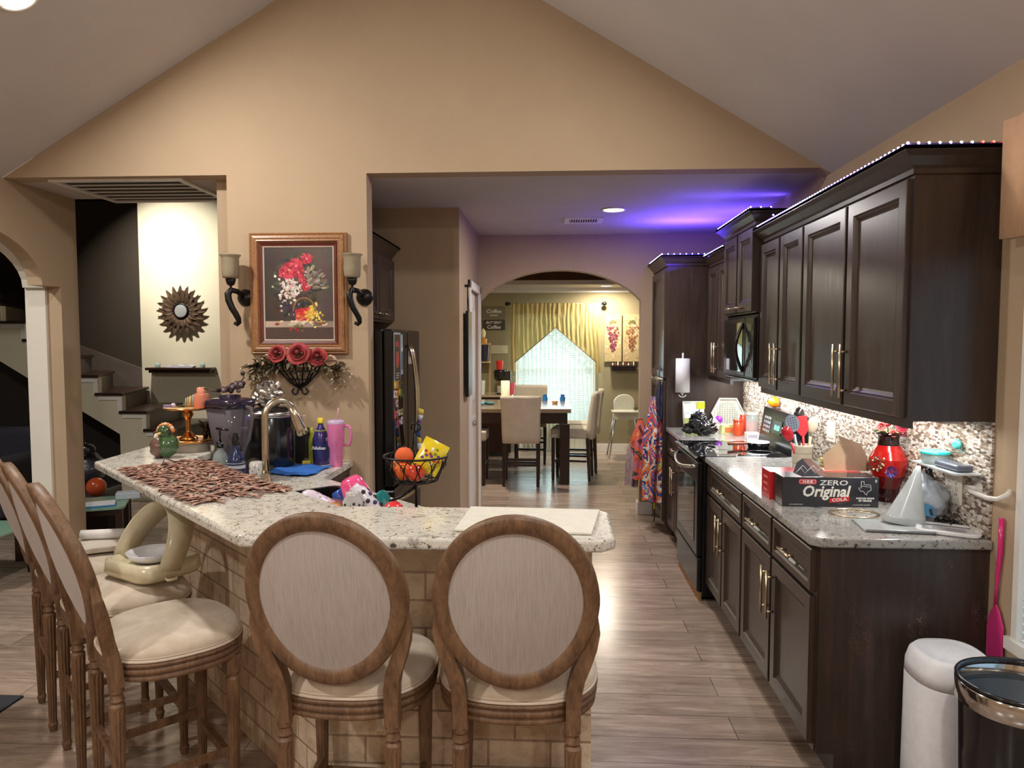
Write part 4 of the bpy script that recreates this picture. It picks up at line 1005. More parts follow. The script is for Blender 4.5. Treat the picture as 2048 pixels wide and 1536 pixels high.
# ---------------------------------------------------------------- stair hall wall
t = thing('sunburst_mirror', 'round sunburst mirror of layered bronze metal leaves on the cream wall', 'mirror', (-4.203, 8.2, 1.967))
b = B(); T = FACE((0, -0.045, 0), (1, 0, 0), (0, 0, 1)); b.lathe([(0.001, 0.0), (0.074, 0.0), (0.074, 0.003), (0.07, 0.004), (0.001, 0.004)], T=T, n=36, cap=False); b.build('glass', 'mirror', t)
b = B(); b.lathe([(0.070, -0.04), (0.088, -0.04), (0.088, 0.004), (0.080, 0.010), (0.070, 0.004)], T=T, n=36, cap=False); b.build('rim', 'iron', t)
for ringn, (n, r0, L, W, y, off) in enumerate(((20, 0.09, 0.205, 0.056, -0.015, 0), (20, 0.075, 0.15, 0.048, -0.030, 0.5))):
    for k in range(n):
        a = 2*pi*(k+off)/n; b = B(); b.leaf((r0*cos(a), y, r0*sin(a)), (cos(a), -0.16, sin(a)), L, W, up=(0, -1, 0), th=0.002, bend=0.10); b.build('leaf', 'bronze', t)
b = B(); b.box(-4.585, -3.825, 8.05, 8.2, 1.295, 1.325).box(-4.56, -3.85, 8.08, 8.2, 1.265, 1.295); b.build('wall_shelf', 'dwood', bevel=0.006, label='dark floating shelf below the sunburst mirror', cat='shelf')
for x, lab in ((-4.47, 'small glass candle cup at the left end of the floating shelf'), (-3.95, 'small glass candle cup at the right end of the floating shelf')):
    t = thing('candle_cup', lab, 'candle', (x, 8.12, 1.3255)); b = B(); b.lathe([(0.028, 0), (0.034, 0.05), (0.031, 0.05), (0.026, 0.004)], cap=False, n=20); b.cyl((0, 0, 0), 0.028, 0.003); b.build('cup', 'glass', t)
    b = B(); b.cyl((0, 0, 0.0035), 0.026, 0.03, col=(240, 226, 190)); b.build('wax', 'vm', t)
b = B(); b.prism([(-4.35, 0), (-4.05, 0), (-4.03, 0.018), (-4.10, 0.03), (-4.16, 0.022), (-4.22, 0.032), (-4.30, 0.02), (-4.36, 0.02)], 8.08, 8.15, 'y', col=(214, 210, 222), T=Matrix.Translation((0, 0, 1.3255))); b.build('folded_paper', 'vm', label='flat pale folded sign lying in the middle of the floating shelf', cat='paper')
# ---------------------------------------------------------------- hall clutter seen under the arch and the soffit
for loc, rz, L, W, lab in (((-3.28, 5.42, 0), RD(25), 0.74, 0.5, 'low glass top table with dark legs between the pillar and the stools'), ((-3.62, 4.42, 0), 0, 0.9, 0.55, 'low glass top table at the left edge seen through the archway')):
    t = thing('glass_table', lab, 'table', loc, rz)
    b = B(); b.prism(rr(-L, 0, 0, W, 0.03), 0.338, 0.35); b.build('glass_top', 'tglass', t)
    for x, y in ((-0.04, 0.04), (-L+0.04, 0.04), (-0.04, W-0.04), (-L+0.04, W-0.04)): b = B(); b.box(x-0.025, x+0.025, y-0.025, y+0.025, 0, 0.337); b.build('leg', 'dwood', t)
    b = B(); b.box(-L+0.05, -0.05, 0.03, 0.05, 0.29, 0.336).box(-L+0.05, -0.05, W-0.05, W-0.03, 0.29, 0.336); b.build('apron', 'dwood', t)
b = B(); b.box(-0.12, 0.12, -0.09, 0.09, 0, 0.012, col=(60, 130, 190)).box(-0.118, 0.118, -0.088, 0.088, 0.012, 0.016, col=(230, 230, 235)); b.build('book', 'vm', loc=(-3.52, 5.47, 0.351), rot=RD(30), label='blue picture book lying on the low glass table', cat='book')
b = B(); b.box(-0.09, 0.09, -0.06, 0.06, 0, 0.05, col=(196, 206, 214)); b.build('box', 'vm', loc=(-3.44, 5.75, 0.351), rot=RD(25), bevel=0.005, label='pale storage box on the end of the low glass table', cat='box')
t = thing('sofa', 'dark grey sofa seen through the left archway', 'sofa', (-5.75, 6.4, 0), RD(4))
b = B(); b.box(-0.9, 0.9, -0.45, 0.40, 0.08, 0.42, col=(52, 50, 58)); b.build('base', 'vf', t, bevel=0.03)
b = B(); b.box(-0.9, 0.9, 0.18, 0.42, 0.40, 0.80, col=(58, 56, 66)); b.build('backrest', 'vf', t, bevel=0.06, seg=3)
for s in (-1, 1): b = B(); b.box(s*0.9-0.1, s*0.9+0.1, -0.45, 0.42, 0.08, 0.60, col=(54, 52, 60)); b.build('armrest', 'vf', t, bevel=0.05, seg=3)
for x in (-0.42, 0.42): b = B(); b.box(x-0.38, x+0.38, -0.43, 0.16, 0.43, 0.54, col=(64, 62, 72)); b.build('cushion', 'vf', t, bevel=0.04, seg=3)
b = B(); b.sph((0, 0, 0.16), (0.16, 0.14, 0.16), col=(70, 70, 84), jit=0.25, n=20, m=14); b.sph((0.05, -0.08, 0.34), (0.09, 0.07, 0.07), col=(30, 30, 34), jit=0.2); b.build('toy_bag', 'vg', loc=(-4.25, 6.45, 0.30), label='dark grey glossy bag on the bin below the stairs', cat='bag')
b = B(); b.box(-0.22, 0.22, -0.2, 0.2, 0, 0.28, col=(60, 58, 64)); b.build('storage_bin', 'vg', loc=(-4.25, 6.45, 0), bevel=0.02, label='dark plastic bin below the stairs behind the pillar', cat='bin')
b = B(); b.sph((0, 0, 0.08), 0.08, col=(200, 84, 44), n=20, m=14); b.build('toy_ball', 'vg', loc=(-3.86, 5.98, 0.31), label='bright orange ball under the left corner of the bar top', cat='ball')
b = B(); b.box(-0.22, 0.2, -0.18, 0.18, 0, 0.30, col=(58, 40, 34)); b.build('toy_chest', 'vm', loc=(-3.86, 5.98, 0), bevel=0.01, label='dark brown box carrying the orange ball', cat='box')
b = B(); b.prism([(-0.9, -0.46), (0.0, -0.46), (0.0, 0.14), (-0.9, 0.14)], 0, 0.008, col=(46, 48, 54)); b.build('floor_mat', 'vf', loc=(-2.41, 3.01, 0.0005), label='dark patterned mat at the left edge of the wood floor', cat='mat')
# ---------------------------------------------------------------- things on the raised bar
b = B(); rnd = random.Random(11); cen = Vector((-1.435, 2.885, 1.0685)); ex = Vector((-S2, S2, 0)); ey = Vector((S2, S2, 0))
for k in range(900):
    u = rnd.uniform(-0.47, 0.47); v = rnd.uniform(-0.14, 0.14); a = rnd.uniform(0, 2*pi)
    if rnd.random() < 0.4: v = rnd.choice((-1, 1))*rnd.uniform(0.10, 0.15); a = (pi/2 if v > 0 else -pi/2)+rnd.gauss(0, 0.5)
    d = ex*cos(a)+ey*sin(a); p = cen+ex*u+ey*v+Vector((0, 0, rnd.uniform(0, 0.004)))
    c = rnd.choice([(172, 130, 112), (158, 114, 98), (196, 158, 138), (142, 100, 84)])
    b.leaf(p, (d.x, d.y, rnd.uniform(0, .08)), rnd.uniform(0.045, 0.075), 0.016, col=c, th=0.001, bend=0.05)
b.tube([cen+ex*0.40+ey*(-0.02)+Vector((0, 0, 0.0)), cen+ex*0.42+ey*0.0+Vector((0, 0, 0.035)), cen+ex*0.40+ey*0.04+Vector((0, 0, 0.015)), cen+ex*0.41+ey*0.07+Vector((0, 0, 0.018))], 0.003, 6, col=(80, 44, 34))
b.build('table_runner', 'runner', label='copper brown leaf pattern table runner lying across the angled bar top', cat='table runner')
b = B(); b.prism([(-0.285, 2.125), (0.118, 2.105), (0.160, 2.402), (-0.270, 2.425)], 1.068, 1.076, col=(226, 222, 208)); b.build('cutting_board', 'vm', bevel=0.003, label='thin cream board lying at the aisle end of the bar top', cat='board')
# turkey figurine
t = thing('bird_figurine', 'green and brown bird figurine with orange crest on the bar', 'figurine', (-1.85, 3.42, 1.068))
b = B(); b.sph((0, 0, 0.058), (0.056, 0.05, 0.058), col=(70, 98, 62), jit=0.12, n=18, m=12); b.sph((-0.03, -0.012, 0.05), (0.038, 0.045, 0.05), col=(112, 84, 72), jit=0.3, n=16, m=10); b.build('body', 'vg', t)
b = B(); b.sph((-0.005, -0.01, 0.125), (0.030, 0.028, 0.034), col=(62, 84, 52), jit=0.1, n=16, m=10); b.sph((-0.012, -0.040, 0.12), (0.008, 0.016, 0.007), col=(222, 190, 120)); b.build('head', 'vg', t)
b = B()
for k in range(9): a = pi*(0.05+0.9*k/8); b.sph((-0.005+0.036*cos(a), 0.004, 0.125+0.034*sin(a)), 0.011, col=[(226, 128, 72), (232, 196, 160), (236, 160, 96)][k % 3], n=8, m=6)
b.sph((-0.036, -0.02, 0.10), (0.014, 0.012, 0.02), col=(232, 214, 200), jit=.3); b.build('crest', 'vg', t)
# wood slice riser, tray and cake stand
t = thing('round_riser', 'round stone look riser with copper rim carrying the gold cake stand', 'stand', (-1.865, 3.665, 1.068))
b = B(); b.cyl((0, 0, 0), 0.105, 0.045, 40, col=(176, 166, 152)); b.build('base', 'vm', t, bevel=0.006)
b = B(); b.lathe([(0.095, 0.046), (0.125, 0.046), (0.128, 0.056), (0.122, 0.060), (0.095, 0.054)], n=40); b.build('copper_rim', 'gold', t)
t = thing('cake_stand', 'gold pedestal cake stand with twisted stem left of the blender', 'cake stand', (-1.865, 3.665, 1.124))
b = B(); b.lathe([(0.045, 0), (0.047, 0.006), (0.030, 0.018), (0.018, 0.035)]+[(0.011+0.004*(i % 2), 0.04+0.007*i) for i in range(10)]+[(0.020, 0.115), (0.028, 0.128), (0.022, 0.142), (0.012, 0.150)], n=24); b.build('stem', 'gold', t)
b = B(); b.lathe([(0.02, 0.150), (0.10, 0.153), (0.118, 0.160), (0.118, 0.165), (0.10, 0.158), (0.0, 0.156)], n=40); b.build('plate', 'gold', t)
for (x, y, h, r, lab) in ((-1.79, 3.66, 0.075, 0.036, 'coral pink candle jar standing on the gold cake stand'),):
    t = thing('candle_jar', lab, 'candle', (x, y, 1.284)); b = B(); b.lathe([(r, 0), (r*1.04, h*0.1), (r*1.04, h*0.9), (r*0.98, h)], n=24, col=(228, 142, 112)); b.build('jar', 'vg', t)
    b = B(); b.lathe([(r*0.6, h), (r*0.62, h+0.03), (r*0.3, h+0.033)], n=20, col=(226, 150, 124)); b.build('lid', 'vg', t)
b = B()
for k in range(7): b.tube([(-0.028+0.009*k, 0, 0), (-0.024+0.009*k, 0.004*(k % 3), 0.05+0.004*k)], 0.0032, 6, col=[(212, 176, 96), (180, 200, 190), (232, 206, 150)][k % 3])
b.build('candle_sticks', 'vg', loc=(-1.862, 3.69, 1.284), label='bunch of thin gold sticks on the cake stand beside the coral jar', cat='sticks', kind=None)
b = B(); b.prism(ellipse(16, 0.03, 0.018), 0, 0.012, col=(136, 126, 170)); b.sph((0.022, 0, 0.010), 0.012, col=(212, 206, 232)); b.build('napkin_ring', 'vg', loc=(-1.945, 3.63, 1.291), label='small lilac trinket at the left rim of the gold cake stand', cat='ornament')
b = B(); b.box(-0.05, 0.05, -0.04, 0.04, 0, 0.085, col=(82, 54, 46)); b.build('gift_box', 'vm', loc=(-2.05, 3.78, 1.068), rot=RD(12), bevel=0.004, label='small dark brown box at the back left corner of the bar', cat='box')
b = B(); rnd = random.Random(5)
for k in range(40): b.leaf((rnd.uniform(-.04, .04), rnd.uniform(-.03, .03), rnd.uniform(0.01, 0.10)), (rnd.uniform(-1, 1), rnd.uniform(-1, .5), rnd.uniform(-.2, .9)), 0.06, 0.022, col=rnd.choice([(44, 32, 28), (66, 46, 38), (96, 66, 52)]))
for k in range(12): b.sph((rnd.uniform(-.045, .045), rnd.uniform(-.03, .03), rnd.uniform(.02, .10)), 0.014, col=rnd.choice([(110, 76, 62), (60, 44, 38)]), n=9, m=6)
o = b.build('dried_arrangement', 'vm', loc=(-1.80, 3.80, 1.068), label='dark dried leaf arrangement behind the gold cake stand', cat='decoration')
# ---------------------------------------------------------------- things on the low counter
t = thing('blender', 'tall smoky blender with dark purple lid behind the bar', 'blender', (-1.64, 3.66, 0.914), RD(-20))
b = B(); b.lathe([(0.085, 0), (0.088, 0.02), (0.075, 0.10), (0.055, 0.115)], n=28, col=(30, 28, 32)); b.build('motor_base', 'vg', t)
sq = lambda a, z, e=4: [(x, y, z) for x, y in ellipse(32, a, a, e)]
b = B(); b.rings([sq(0.052, 0.115), sq(0.055, 0.13), sq(0.078, 0.22), sq(0.098, 0.38), sq(0.094, 0.38), sq(0.074, 0.22), sq(0.050, 0.135)], sm=True); b.build('jar', 'smoke', t)
b = B(); b.rings([sq(0.102, 0.378), sq(0.104, 0.40), sq(0.100, 0.415), sq(0.06, 0.425), sq(0.045, 0.425), sq(0.043, 0.44), sq(0.02, 0.442)], sm=True, col=(42, 32, 52), capstart=True); b.build('lid', 'vg', t)
b = B(); b.tube([(0.088, 0.0, 0.385), (0.135, 0.0, 0.375), (0.142, 0.0, 0.33), (0.115, 0, 0.22), (0.085, 0.0, 0.17), (0.06, 0, 0.165)], 0.012, 8, flat=(1, 0.8)); b.build('handle', 'smoke', t)
b = B(); rnd = random.Random(8)
for k in range(34): u = rnd.random(); b.sph((-0.05+0.12*u+rnd.uniform(-.012, .012), rnd.uniform(-.025, .025), 0.012+0.055*u*rnd.random()+rnd.uniform(0, .01)), 0.0125, col=rnd.choice([(54, 34, 40), (84, 60, 66), (38, 26, 30), (120, 104, 110)]), n=9, m=7)
b.tube([(-0.05, 0, 0.012), (-0.09, 0, 0.014), (-0.13, -.01, 0.03)], 0.003, 6, col=(52, 38, 32)); b.tube([(0.05, 0, 0.05), (0.075, 0, 0.085), (0.07, 0, 0.10)], 0.003, 6, col=(40, 30, 30))
b.sph((0.07, 0, 0.105), 0.012, col=(46, 32, 36)); b.build('grape_cluster', 'vg', loc=(-1.64, 3.66, 1.358), label='dark glass grape cluster ornament lying on top of the blender lid', cat='ornament', kind=None)
t = thing('canister', 'large glossy black round cooker with silver top band behind the faucet', 'cooker', (-1.60, 4.07, 0.914))
b = B(); b.lathe([(0.135, 0), (0.142, 0.01), (0.146, 0.05), (0.146, 0.285), (0.143, 0.29)], n=48, col=(20, 20, 24)); b.build('body', 'vg', t)
b = B(); b.lathe([(0.147, 0.29), (0.150, 0.295), (0.150, 0.315), (0.145, 0.32)], n=48); b.build('band', 'stain', t)
b = B(); b.lathe([(0.143, 0.32), (0.135, 0.335), (0.05, 0.345), (0.001, 0.345)], n=48, col=(28, 26, 30)); b.build('lid', 'vg', t)
b = B(); T = FACE((-0.03, -0.1475, 0.055), (1, 0.0, 0), (0, 0, 1)); b.prism(ellipse(20, 0.03, 0.018), -0.006, 0.0, T=T); b.build('emblem', 'stain', t)
b = B(); rnd = random.Random(4)
n_, m_ = 26, 16; vs = []; fs = []
for k in range(m_+1):
    for i in range(n_):
        th = pi*k/m_; a = 2*pi*i/n_; q = 0.86+0.28*rnd.random(); vs.append((0.086*q*sin(th)*cos(a), 0.078*q*sin(th)*sin(a), max(0.0, 0.06+0.068*q*cos(th))))
for k in range(m_):
    for i in range(n_): j = (i+1) % n_; fs += [(k*n_+i, (k+1)*n_+i, (k+1)*n_+j), (k*n_+i, (k+1)*n_+j, k*n_+j)]
b.add(vs, fs)
for k in range(26):
    a = rnd.uniform(0, 2*pi); q = rnd.uniform(0, 0.05); b.leaf((q*cos(a), q*sin(a), 0.10), (cos(a)*.6, sin(a)*.6, 1), rnd.uniform(0.03, 0.055), 0.03, up=(cos(a+1), sin(a+1), 0))
b.build('foil_bundle', 'foil', loc=(-1.60, 4.05, 1.26), label='crumpled silver foil bundle resting on the black cooker lid', cat='foil', kind=None)
def bottle(name, label, cat, loc, parts, gr=None, rz=0):
    t = thing(name, label, cat, loc, rz, gr)
    for nm, prof, col, mt in parts:
        b = B(); b.lathe(prof, n=24, col=col); b.build(nm, mt, t)
    return t
t = bottle('soap_bottle', 'clear square shoulder soap bottle with black pump beside the blender', 'bottle', (-1.612, 3.475, 0.914), [
    ('bottle', [(0.034, 0), (0.036, 0.005), (0.036, 0.14), (0.030, 0.165), (0.014, 0.185), (0.014, 0.20)], (190, 196, 202), 'glass'),
    ('liquid', [(0.033, 0.004), (0.033, 0.11), (0.001, 0.11)], (120, 132, 140), 'vg'), ('collar', [(0.017, 0.195), (0.017, 0.222), (0.008, 0.226)], (18, 18, 20), 'vg')])
b = B(); b.tube([(0, 0, 0.22), (0, 0, 0.275), (0.0, 0, 0.285)], 0.005, 8, col=(16, 16, 18)).tube([(-0.02, 0.01, 0.288), (0.05, -0.02, 0.284)], 0.006, 8, col=(16, 16, 18)); b.build('pump', 'vg', t)
t = bottle('water_bottle', 'dark blue glass bottle with black stopper in front of the black cooker', 'bottle', (-1.525, 3.455, 0.914), [
    ('body', [(0.040, 0), (0.042, 0.006), (0.042, 0.135), (0.036, 0.155), (0.018, 0.18), (0.016, 0.215)], (34, 46, 82), 'vg'),
    ('cap', [(0.018, 0.212), (0.018, 0.245), (0.012, 0.262), (0.012, 0.27)], (18, 18, 22), 'vg')])
b = B(); b.lathe([(0.0425, 0.10), (0.0425, 0.116)], n=24, col=(190, 196, 210), cap=False); b.lathe([(0.0425, 0.125), (0.0425, 0.128)], n=24, col=(190, 196, 210), cap=False); b.build('label', 'vm', t)
t = bottle('patterned_cup', 'small speckled white cup standing just left of the faucet', 'cup', (-1.345, 3.26, 0.914), [('cup', [(0.026, 0), (0.03, 0.01), (0.032, 0.12), (0.030, 0.16), (0.024, 0.165)], (206, 204, 200), 'vg')])
b = B()
for k in range(60): a = 2.4*k; z = 0.02+0.13*k/60; b.sph((0.031*cos(a), 0.031*sin(a), z), (0.003, 0.003, 0.004), col=(110, 108, 112), n=6, m=4)
b.build('speckles', 'vm', t, kind='stuff')
b = B(); b.lathe([(0.03, 0), (0.05, 0.004), (0.062, 0.028), (0.058, 0.028), (0.045, 0.008), (0.001, 0.006)], n=28, col=(226, 224, 218)); b.build('soap_dish', 'vg', loc=(-1.36, 3.16, 0.99), label='small white dish beside the base of the faucet', cat='dish')
b = B(); b.cyl((0, 0, 0), 0.045, 0.075, 24, col=(60, 60, 66)); b.build('dish_riser', 'vg', loc=(-1.36, 3.16, 0.9145), label='dark round pot below the small white dish', cat='pot')
t = bottle('cleaner_bottle', 'purple cleaner bottle with yellow cap and white script label beside the pink tumbler', 'bottle', (-1.335, 4.17, 0.914), [('body', [(0.044, 0), (0.046, 0.01), (0.046, 0.15), (0.034, 0.19), (0.015, 0.225), (0.014, 0.24)], (62, 50, 116), 'vg'), ('cap', [(0.019, 0.24), (0.019, 0.268), (0.016, 0.27)], (236, 214, 50), 'vg')])
b = B(); b.lathe([(0.0465, 0.04), (0.0465, 0.135)], n=24, col=(44, 50, 110), cap=False); T = FACE((0, -0.048, 0.092), (1, 0, 0), (0, 0, 1)); b.text('Fabuloso', 0.026, T, col=(236, 236, 244), shear=0.3, bold=0.0008, xs=.85); b.build('label', 'vm', t)
b = B(); b.lathe([(0.03, 0.19), (0.032, 0.195), (0.033, 0.20)], n=24, col=(214, 220, 90)); b.build('sticker', 'vm', t)
bottle('spray_bottle', 'slim bottle of yellow green soap behind the purple cleaner bottle', 'bottle', (-1.415, 4.24, 0.914), [('body', [(0.022, 0), (0.024, 0.01), (0.024, 0.13), (0.01, 0.16), (0.01, 0.175)], (196, 208, 80), 'vg'), ('cap', [(0.012, 0.172), (0.012, 0.20), (0.008, 0.205)], (206, 214, 90), 'vg')])
t = thing('knife_block', 'black knife block between the cooker and the purple cleaner bottle', 'knife block', (-1.475, 4.22, 0.914))
b = B(); b.prism([(-0.05, 0), (0.05, 0), (0.05, 0.20), (-0.05, 0.22)], -0.045, 0.045, 'y', col=(22, 18, 18)); b.build('block', 'vm', t, bevel=0.004)
for k, c in enumerate([(196, 150, 120), (40, 34, 34), (220, 190, 160)]): b = B(); b.box(-0.035+0.028*k, -0.018+0.028*k, -0.015, 0.005, 0.20, 0.27+0.01*(k == 2), col=c); b.build('knife_handle', 'vm', t, bevel=0.002)
t = bottle('tumbler', 'pink handled tumbler with lilac lid and straw at the right of the low counter', 'tumbler', (-1.225, 4.10, 0.914), [('cup', [(0.034, 0), (0.036, 0.006), (0.037, 0.105), (0.047, 0.125), (0.049, 0.24), (0.048, 0.245)], (232, 128, 178), 'vg'), ('lid', [(0.049, 0.245), (0.049, 0.262), (0.03, 0.268)], (206, 180, 214), 'vg')])
b = B(); b.tube([(0.046, 0, 0.232), (0.075, 0, 0.232), (0.086, 0, 0.21), (0.086, 0, 0.15), (0.075, 0, 0.122), (0.046, 0, 0.122)], 0.008, 8, col=(232, 128, 178), flat=(1, 1.4)); b.build('handle', 'vg', t)
b = B(); b.tube([(0.01, 0, 0.262), (0.016, 0, 0.335)], 0.0045, 8, col=(226, 160, 170)); b.build('straw', 'vg', t)
b = B(); b.box(-0.02, 0.02, -0.015, 0.015, 0, 0.032, col=(232, 206, 70)); b.cyl((0, 0, 0.032), 0.012, 0.012, col=(90, 80, 60)); b.build('sponge', 'vm', loc=(-1.40, 4.10, 0.914), bevel=0.004, label='small yellow soap bottle top standing in front of the knife block', cat='container')
b = B(); nn = 14; vs = []; fs = []
for i in range(nn+1):
    for j in range(nn+1):
        u, v = i/nn, j/nn; x = -0.13+0.26*u+0.012*sin(v*7); y = -0.15+0.30*v+0.012*sin(u*6)
        vs.append((x, y, 0.004+0.009*(0.5+0.5*sin(u*9+v*4))+0.006*noise.noise(Vector((u*5, v*5, 0)))))
for i in range(nn):
    for j in range(nn): a = i*(nn+1)+j; fs.append((a, a+nn+1, a+nn+2, a+1))
b.add(vs, fs, 0, True, (44, 108, 196)); o = b.build('dish_cloth', 'vf', loc=(-1.385, 3.93, 0.918), rot=RD(-8), label='bright blue cloth spread on the low counter in front of the cleaner', cat='cloth')
md = o.modifiers.new('s', 'SOLIDIFY'); md.thickness = 0.003
# dishes draining
t = thing('dish_rack', 'black wire dish rack behind the front of the bar', 'dish rack', (-0.74, 2.74, 0.914))
b = B()
for z in (0.008, 0.05): b.tube([(x, y, z) for x, y in rr(-0.21, 0.21, -0.13, 0.13, 0.03, 4)], 0.004, 6, closed=True)
for k in range(9): x = -0.18+0.045*k; b.tube([(x, -0.13, 0.05), (x, -0.13, 0.008), (x, 0.13, 0.008), (x, 0.13, 0.05)], 0.0025, 5)
b.build('wire_frame', 'iron', t)
def tilted(name, label, cat, loc, prof, col, rot, mt='vg', extra=None):
    b = B(); b.lathe(prof, n=26, col=col)
    if extra: extra(b)
    o = b.build(name, mt, label=label, cat=cat); o.location = loc; o.rotation_euler = rot; return o
def dots(b):
    for k in range(90):
        a = 2.399*k; z = 0.01+0.16*k/90; r = 0.040-0.06*max(0, 0.06-z)-0.012*(z/0.17)
        b.sph((0.0395*cos(a)*(1-0.25*z/0.17), 0.0395*sin(a)*(1-0.25*z/0.17), z), (0.003, 0.003, 0.005), col=(150, 132, 160), n=5, m=3)
tilted('tumbler', 'white tumbler with lilac speckles lying tilted in the rack', 'tumbler', (-0.915, 2.70, 1.03), [(0.001, -0.035), (0.02, -0.033), (0.034, -0.02), (0.040, 0.0), (0.038, 0.05), (0.030, 0.17), (0.029, 0.171)], (226, 214, 230), (RD(-16), RD(118), 0), extra=dots)
tilted('plastic_cup', 'bright pink upturned plastic cup on the dish pile', 'cup', (-0.735, 2.76, 1.015), [(0.056, 0), (0.054, 0.02), (0.043, 0.085), (0.030, 0.098), (0.001, 0.10)], (240, 88, 146), (RD(8), RD(-22), 0))
tilted('plastic_cup', 'small blue upturned cup left of the pink cup', 'cup', (-0.805, 2.80, 0.995), [(0.030, 0), (0.028, 0.05), (0.022, 0.058), (0.001, 0.06)], (32, 82, 176), (0, RD(-30), 0))
tilted('glass_jar', 'clear jar with black and white pattern in the middle of the dish pile', 'jar', (-0.735, 2.66, 0.965), [(0.034, 0), (0.038, 0.01), (0.038, 0.07), (0.026, 0.092), (0.027, 0.105), (0.001, 0.106)], (196, 194, 192), (0, 0, 0), extra=lambda b: [b.sph((0.037*cos(2.4*k), 0.037*sin(2.4*k), 0.01+0.06*k/46), (0.006, 0.006, 0.006), col=(52, 50, 54), n=6, m=4) for k in range(46)])
tilted('baby_bottle', 'white and black printed bottle leaning right in the dish pile', 'bottle', (-0.66, 2.71, 0.985), [(0.030, 0), (0.032, 0.02), (0.032, 0.10), (0.022, 0.115), (0.02, 0.13)], (230, 226, 236), (RD(6), RD(-40), 0), extra=lambda b: [b.sph((0.031*cos(2.4*k), 0.031*sin(2.4*k), 0.01+0.09*k/20), (0.010, 0.010, 0.009), col=[(40, 38, 44), (60, 60, 110)][k % 2], n=6, m=4) for k in range(20)])
tilted('plate', 'teal rimmed plate standing behind the printed bottle', 'plate', (-0.672, 2.80, 0.985), [(0.001, 0), (0.04, 0.002), (0.062, 0.012), (0.064, 0.014), (0.060, 0.015), (0.001, 0.006)], (60, 176, 180), (RD(88), 0, RD(68)))
tilted('bowl', 'red upturned bowl at the right of the dish pile', 'bowl', (-0.595, 2.72, 0.975), [(0.045, 0), (0.044, 0.01), (0.036, 0.032), (0.018, 0.046), (0.001, 0.049)], (236, 62, 66), (0, RD(-8), 0))
tilted('baking_tin', 'tan plastic container low in the dish pile behind the speckled tumbler', 'container', (-0.83, 2.70, 0.965), [(0.06, 0), (0.065, 0.05), (0.068, 0.055), (0.001, 0.055)], (214, 152, 84), (0, RD(8), 0))
# fruit basket on its stand
t = thing('fruit_basket_stand', 'black wire hanging fruit basket on a pole behind the bar', 'fruit basket', (-0.535, 2.86, 0.914))
b = B(); b.lathe([(0.09, 0), (0.09, 0.006), (0.02, 0.012), (0.008, 0.014)], n=28); b.build('base', 'iron', t)
b = B(); b.tube([(0, 0, 0.01), (0, 0, 0.36)], 0.006, 8); b.tube([(0, 0, 0.36)]+[(0.02*sin(a), 0, 0.375-0.018*cos(a)) for a in (0.3, 1.2, 2.2, 3.2, 4.2, 5.2)], 0.004, 6); b.tube([(0.0, 0, 0.14), (-0.05, -0.02, 0.105), (-0.10, -0.04, 0.085)], 0.006, 6); b.build('pole', 'iron', t)
b = B(); R1, R0, z1, z0 = 0.127, 0.085, 0.262, 0.165
b.tube([(R1*cos(2*pi*i/36), R1*sin(2*pi*i/36), z1) for i in range(36)], 0.0045, 6, closed=True)
b.tube([(R0*cos(2*pi*i/36), R0*sin(2*pi*i/36), z0) for i in range(36)], 0.004, 6, closed=True)
for k in range(12):
    a0 = 2*pi*k/12
    for s in (-1, 1):
        P = []
        for i in range(9):
            u = i/8; r = R0+(R1-R0)*u; a = a0+s*(0.04+0.20*sin(pi*u)); P.append((r*cos(a)*1.0, r*sin(a), z0+(z1-z0)*u))
        b.tube(P, 0.0022, 5)
    P = []
    for i in range(10): w = 0.02*(1-i/12); a = a0+0.26+w*9*cos(i*0.9)*0.6; r = (R0+R1)/2+0.012; P.append((r*cos(a), r*sin(a), z1-0.035+w*sin(i*0.9)))
    b.tube(P, 0.0018, 4)
for k in range(8): a = 2*pi*k/8; b.tube([(0, 0, z0-0.01), (R0*cos(a), R0*sin(a), z0)], 0.0025, 5)
b.build('basket', 'iron', t)
fx, fy, fz = -0.535, 2.86, 0.914
for (x, y, z, r, c, n, lab) in ((-0.045, -0.04, 0.205, 0.036, (228, 112, 46), 'orange', 'orange at the lower left of the hanging basket'), (0.01, -0.062, 0.205, 0.036, (214, 72, 44), 'apple', 'red apple low at the front centre of the hanging basket'), (-0.045, -0.01, 0.262, 0.037, (232, 106, 56), 'orange', 'large orange at the upper left of the hanging basket'), (0.035, 0.045, 0.262, 0.036, (236, 128, 48), 'orange', 'orange behind the pole near the top of the basket'), (-0.075, 0.03, 0.215, 0.034, (196, 120, 58), 'apple', 'dull yellow fruit at the far left inside the basket')):
    b = B(); b.sph((0, 0, 0), (r, r, r*0.94), col=c, n=20, m=14, jit=0.05); b.cyl((0, 0, r*0.90), 0.003, 0.006, 6, col=(70, 60, 30)); b.build(n, 'vf' if n == 'orange' else 'vg', loc=(fx+x, fy+y, fz+z), label=lab, cat='fruit')
b = B(); vs = []; fs = []
for sgn in (1, -1):
    o0 = len(vs)
    for i in range(9):
        for j in range(9):
            u, v = i/8-0.5, j/8-0.5; bul = 0.022*max(0, (1-(2*u)**2))*max(0, (1-(2*v)**2))**0.6+0.002*noise.noise(Vector((u*9, v*9, sgn)))
            vs.append((u*0.105, sgn*bul, v*0.13))
    for i in range(8):
        for j in range(8): a = o0+i*9+j; f = (a, a+9, a+10, a+1); fs.append(f if sgn > 0 else tuple(reversed(f)))
b.add(vs, fs, 0, True, (240, 212, 40)); T = FACE((0, -0.026, 0.01), (1, 0, 0), (0, 0, 1))
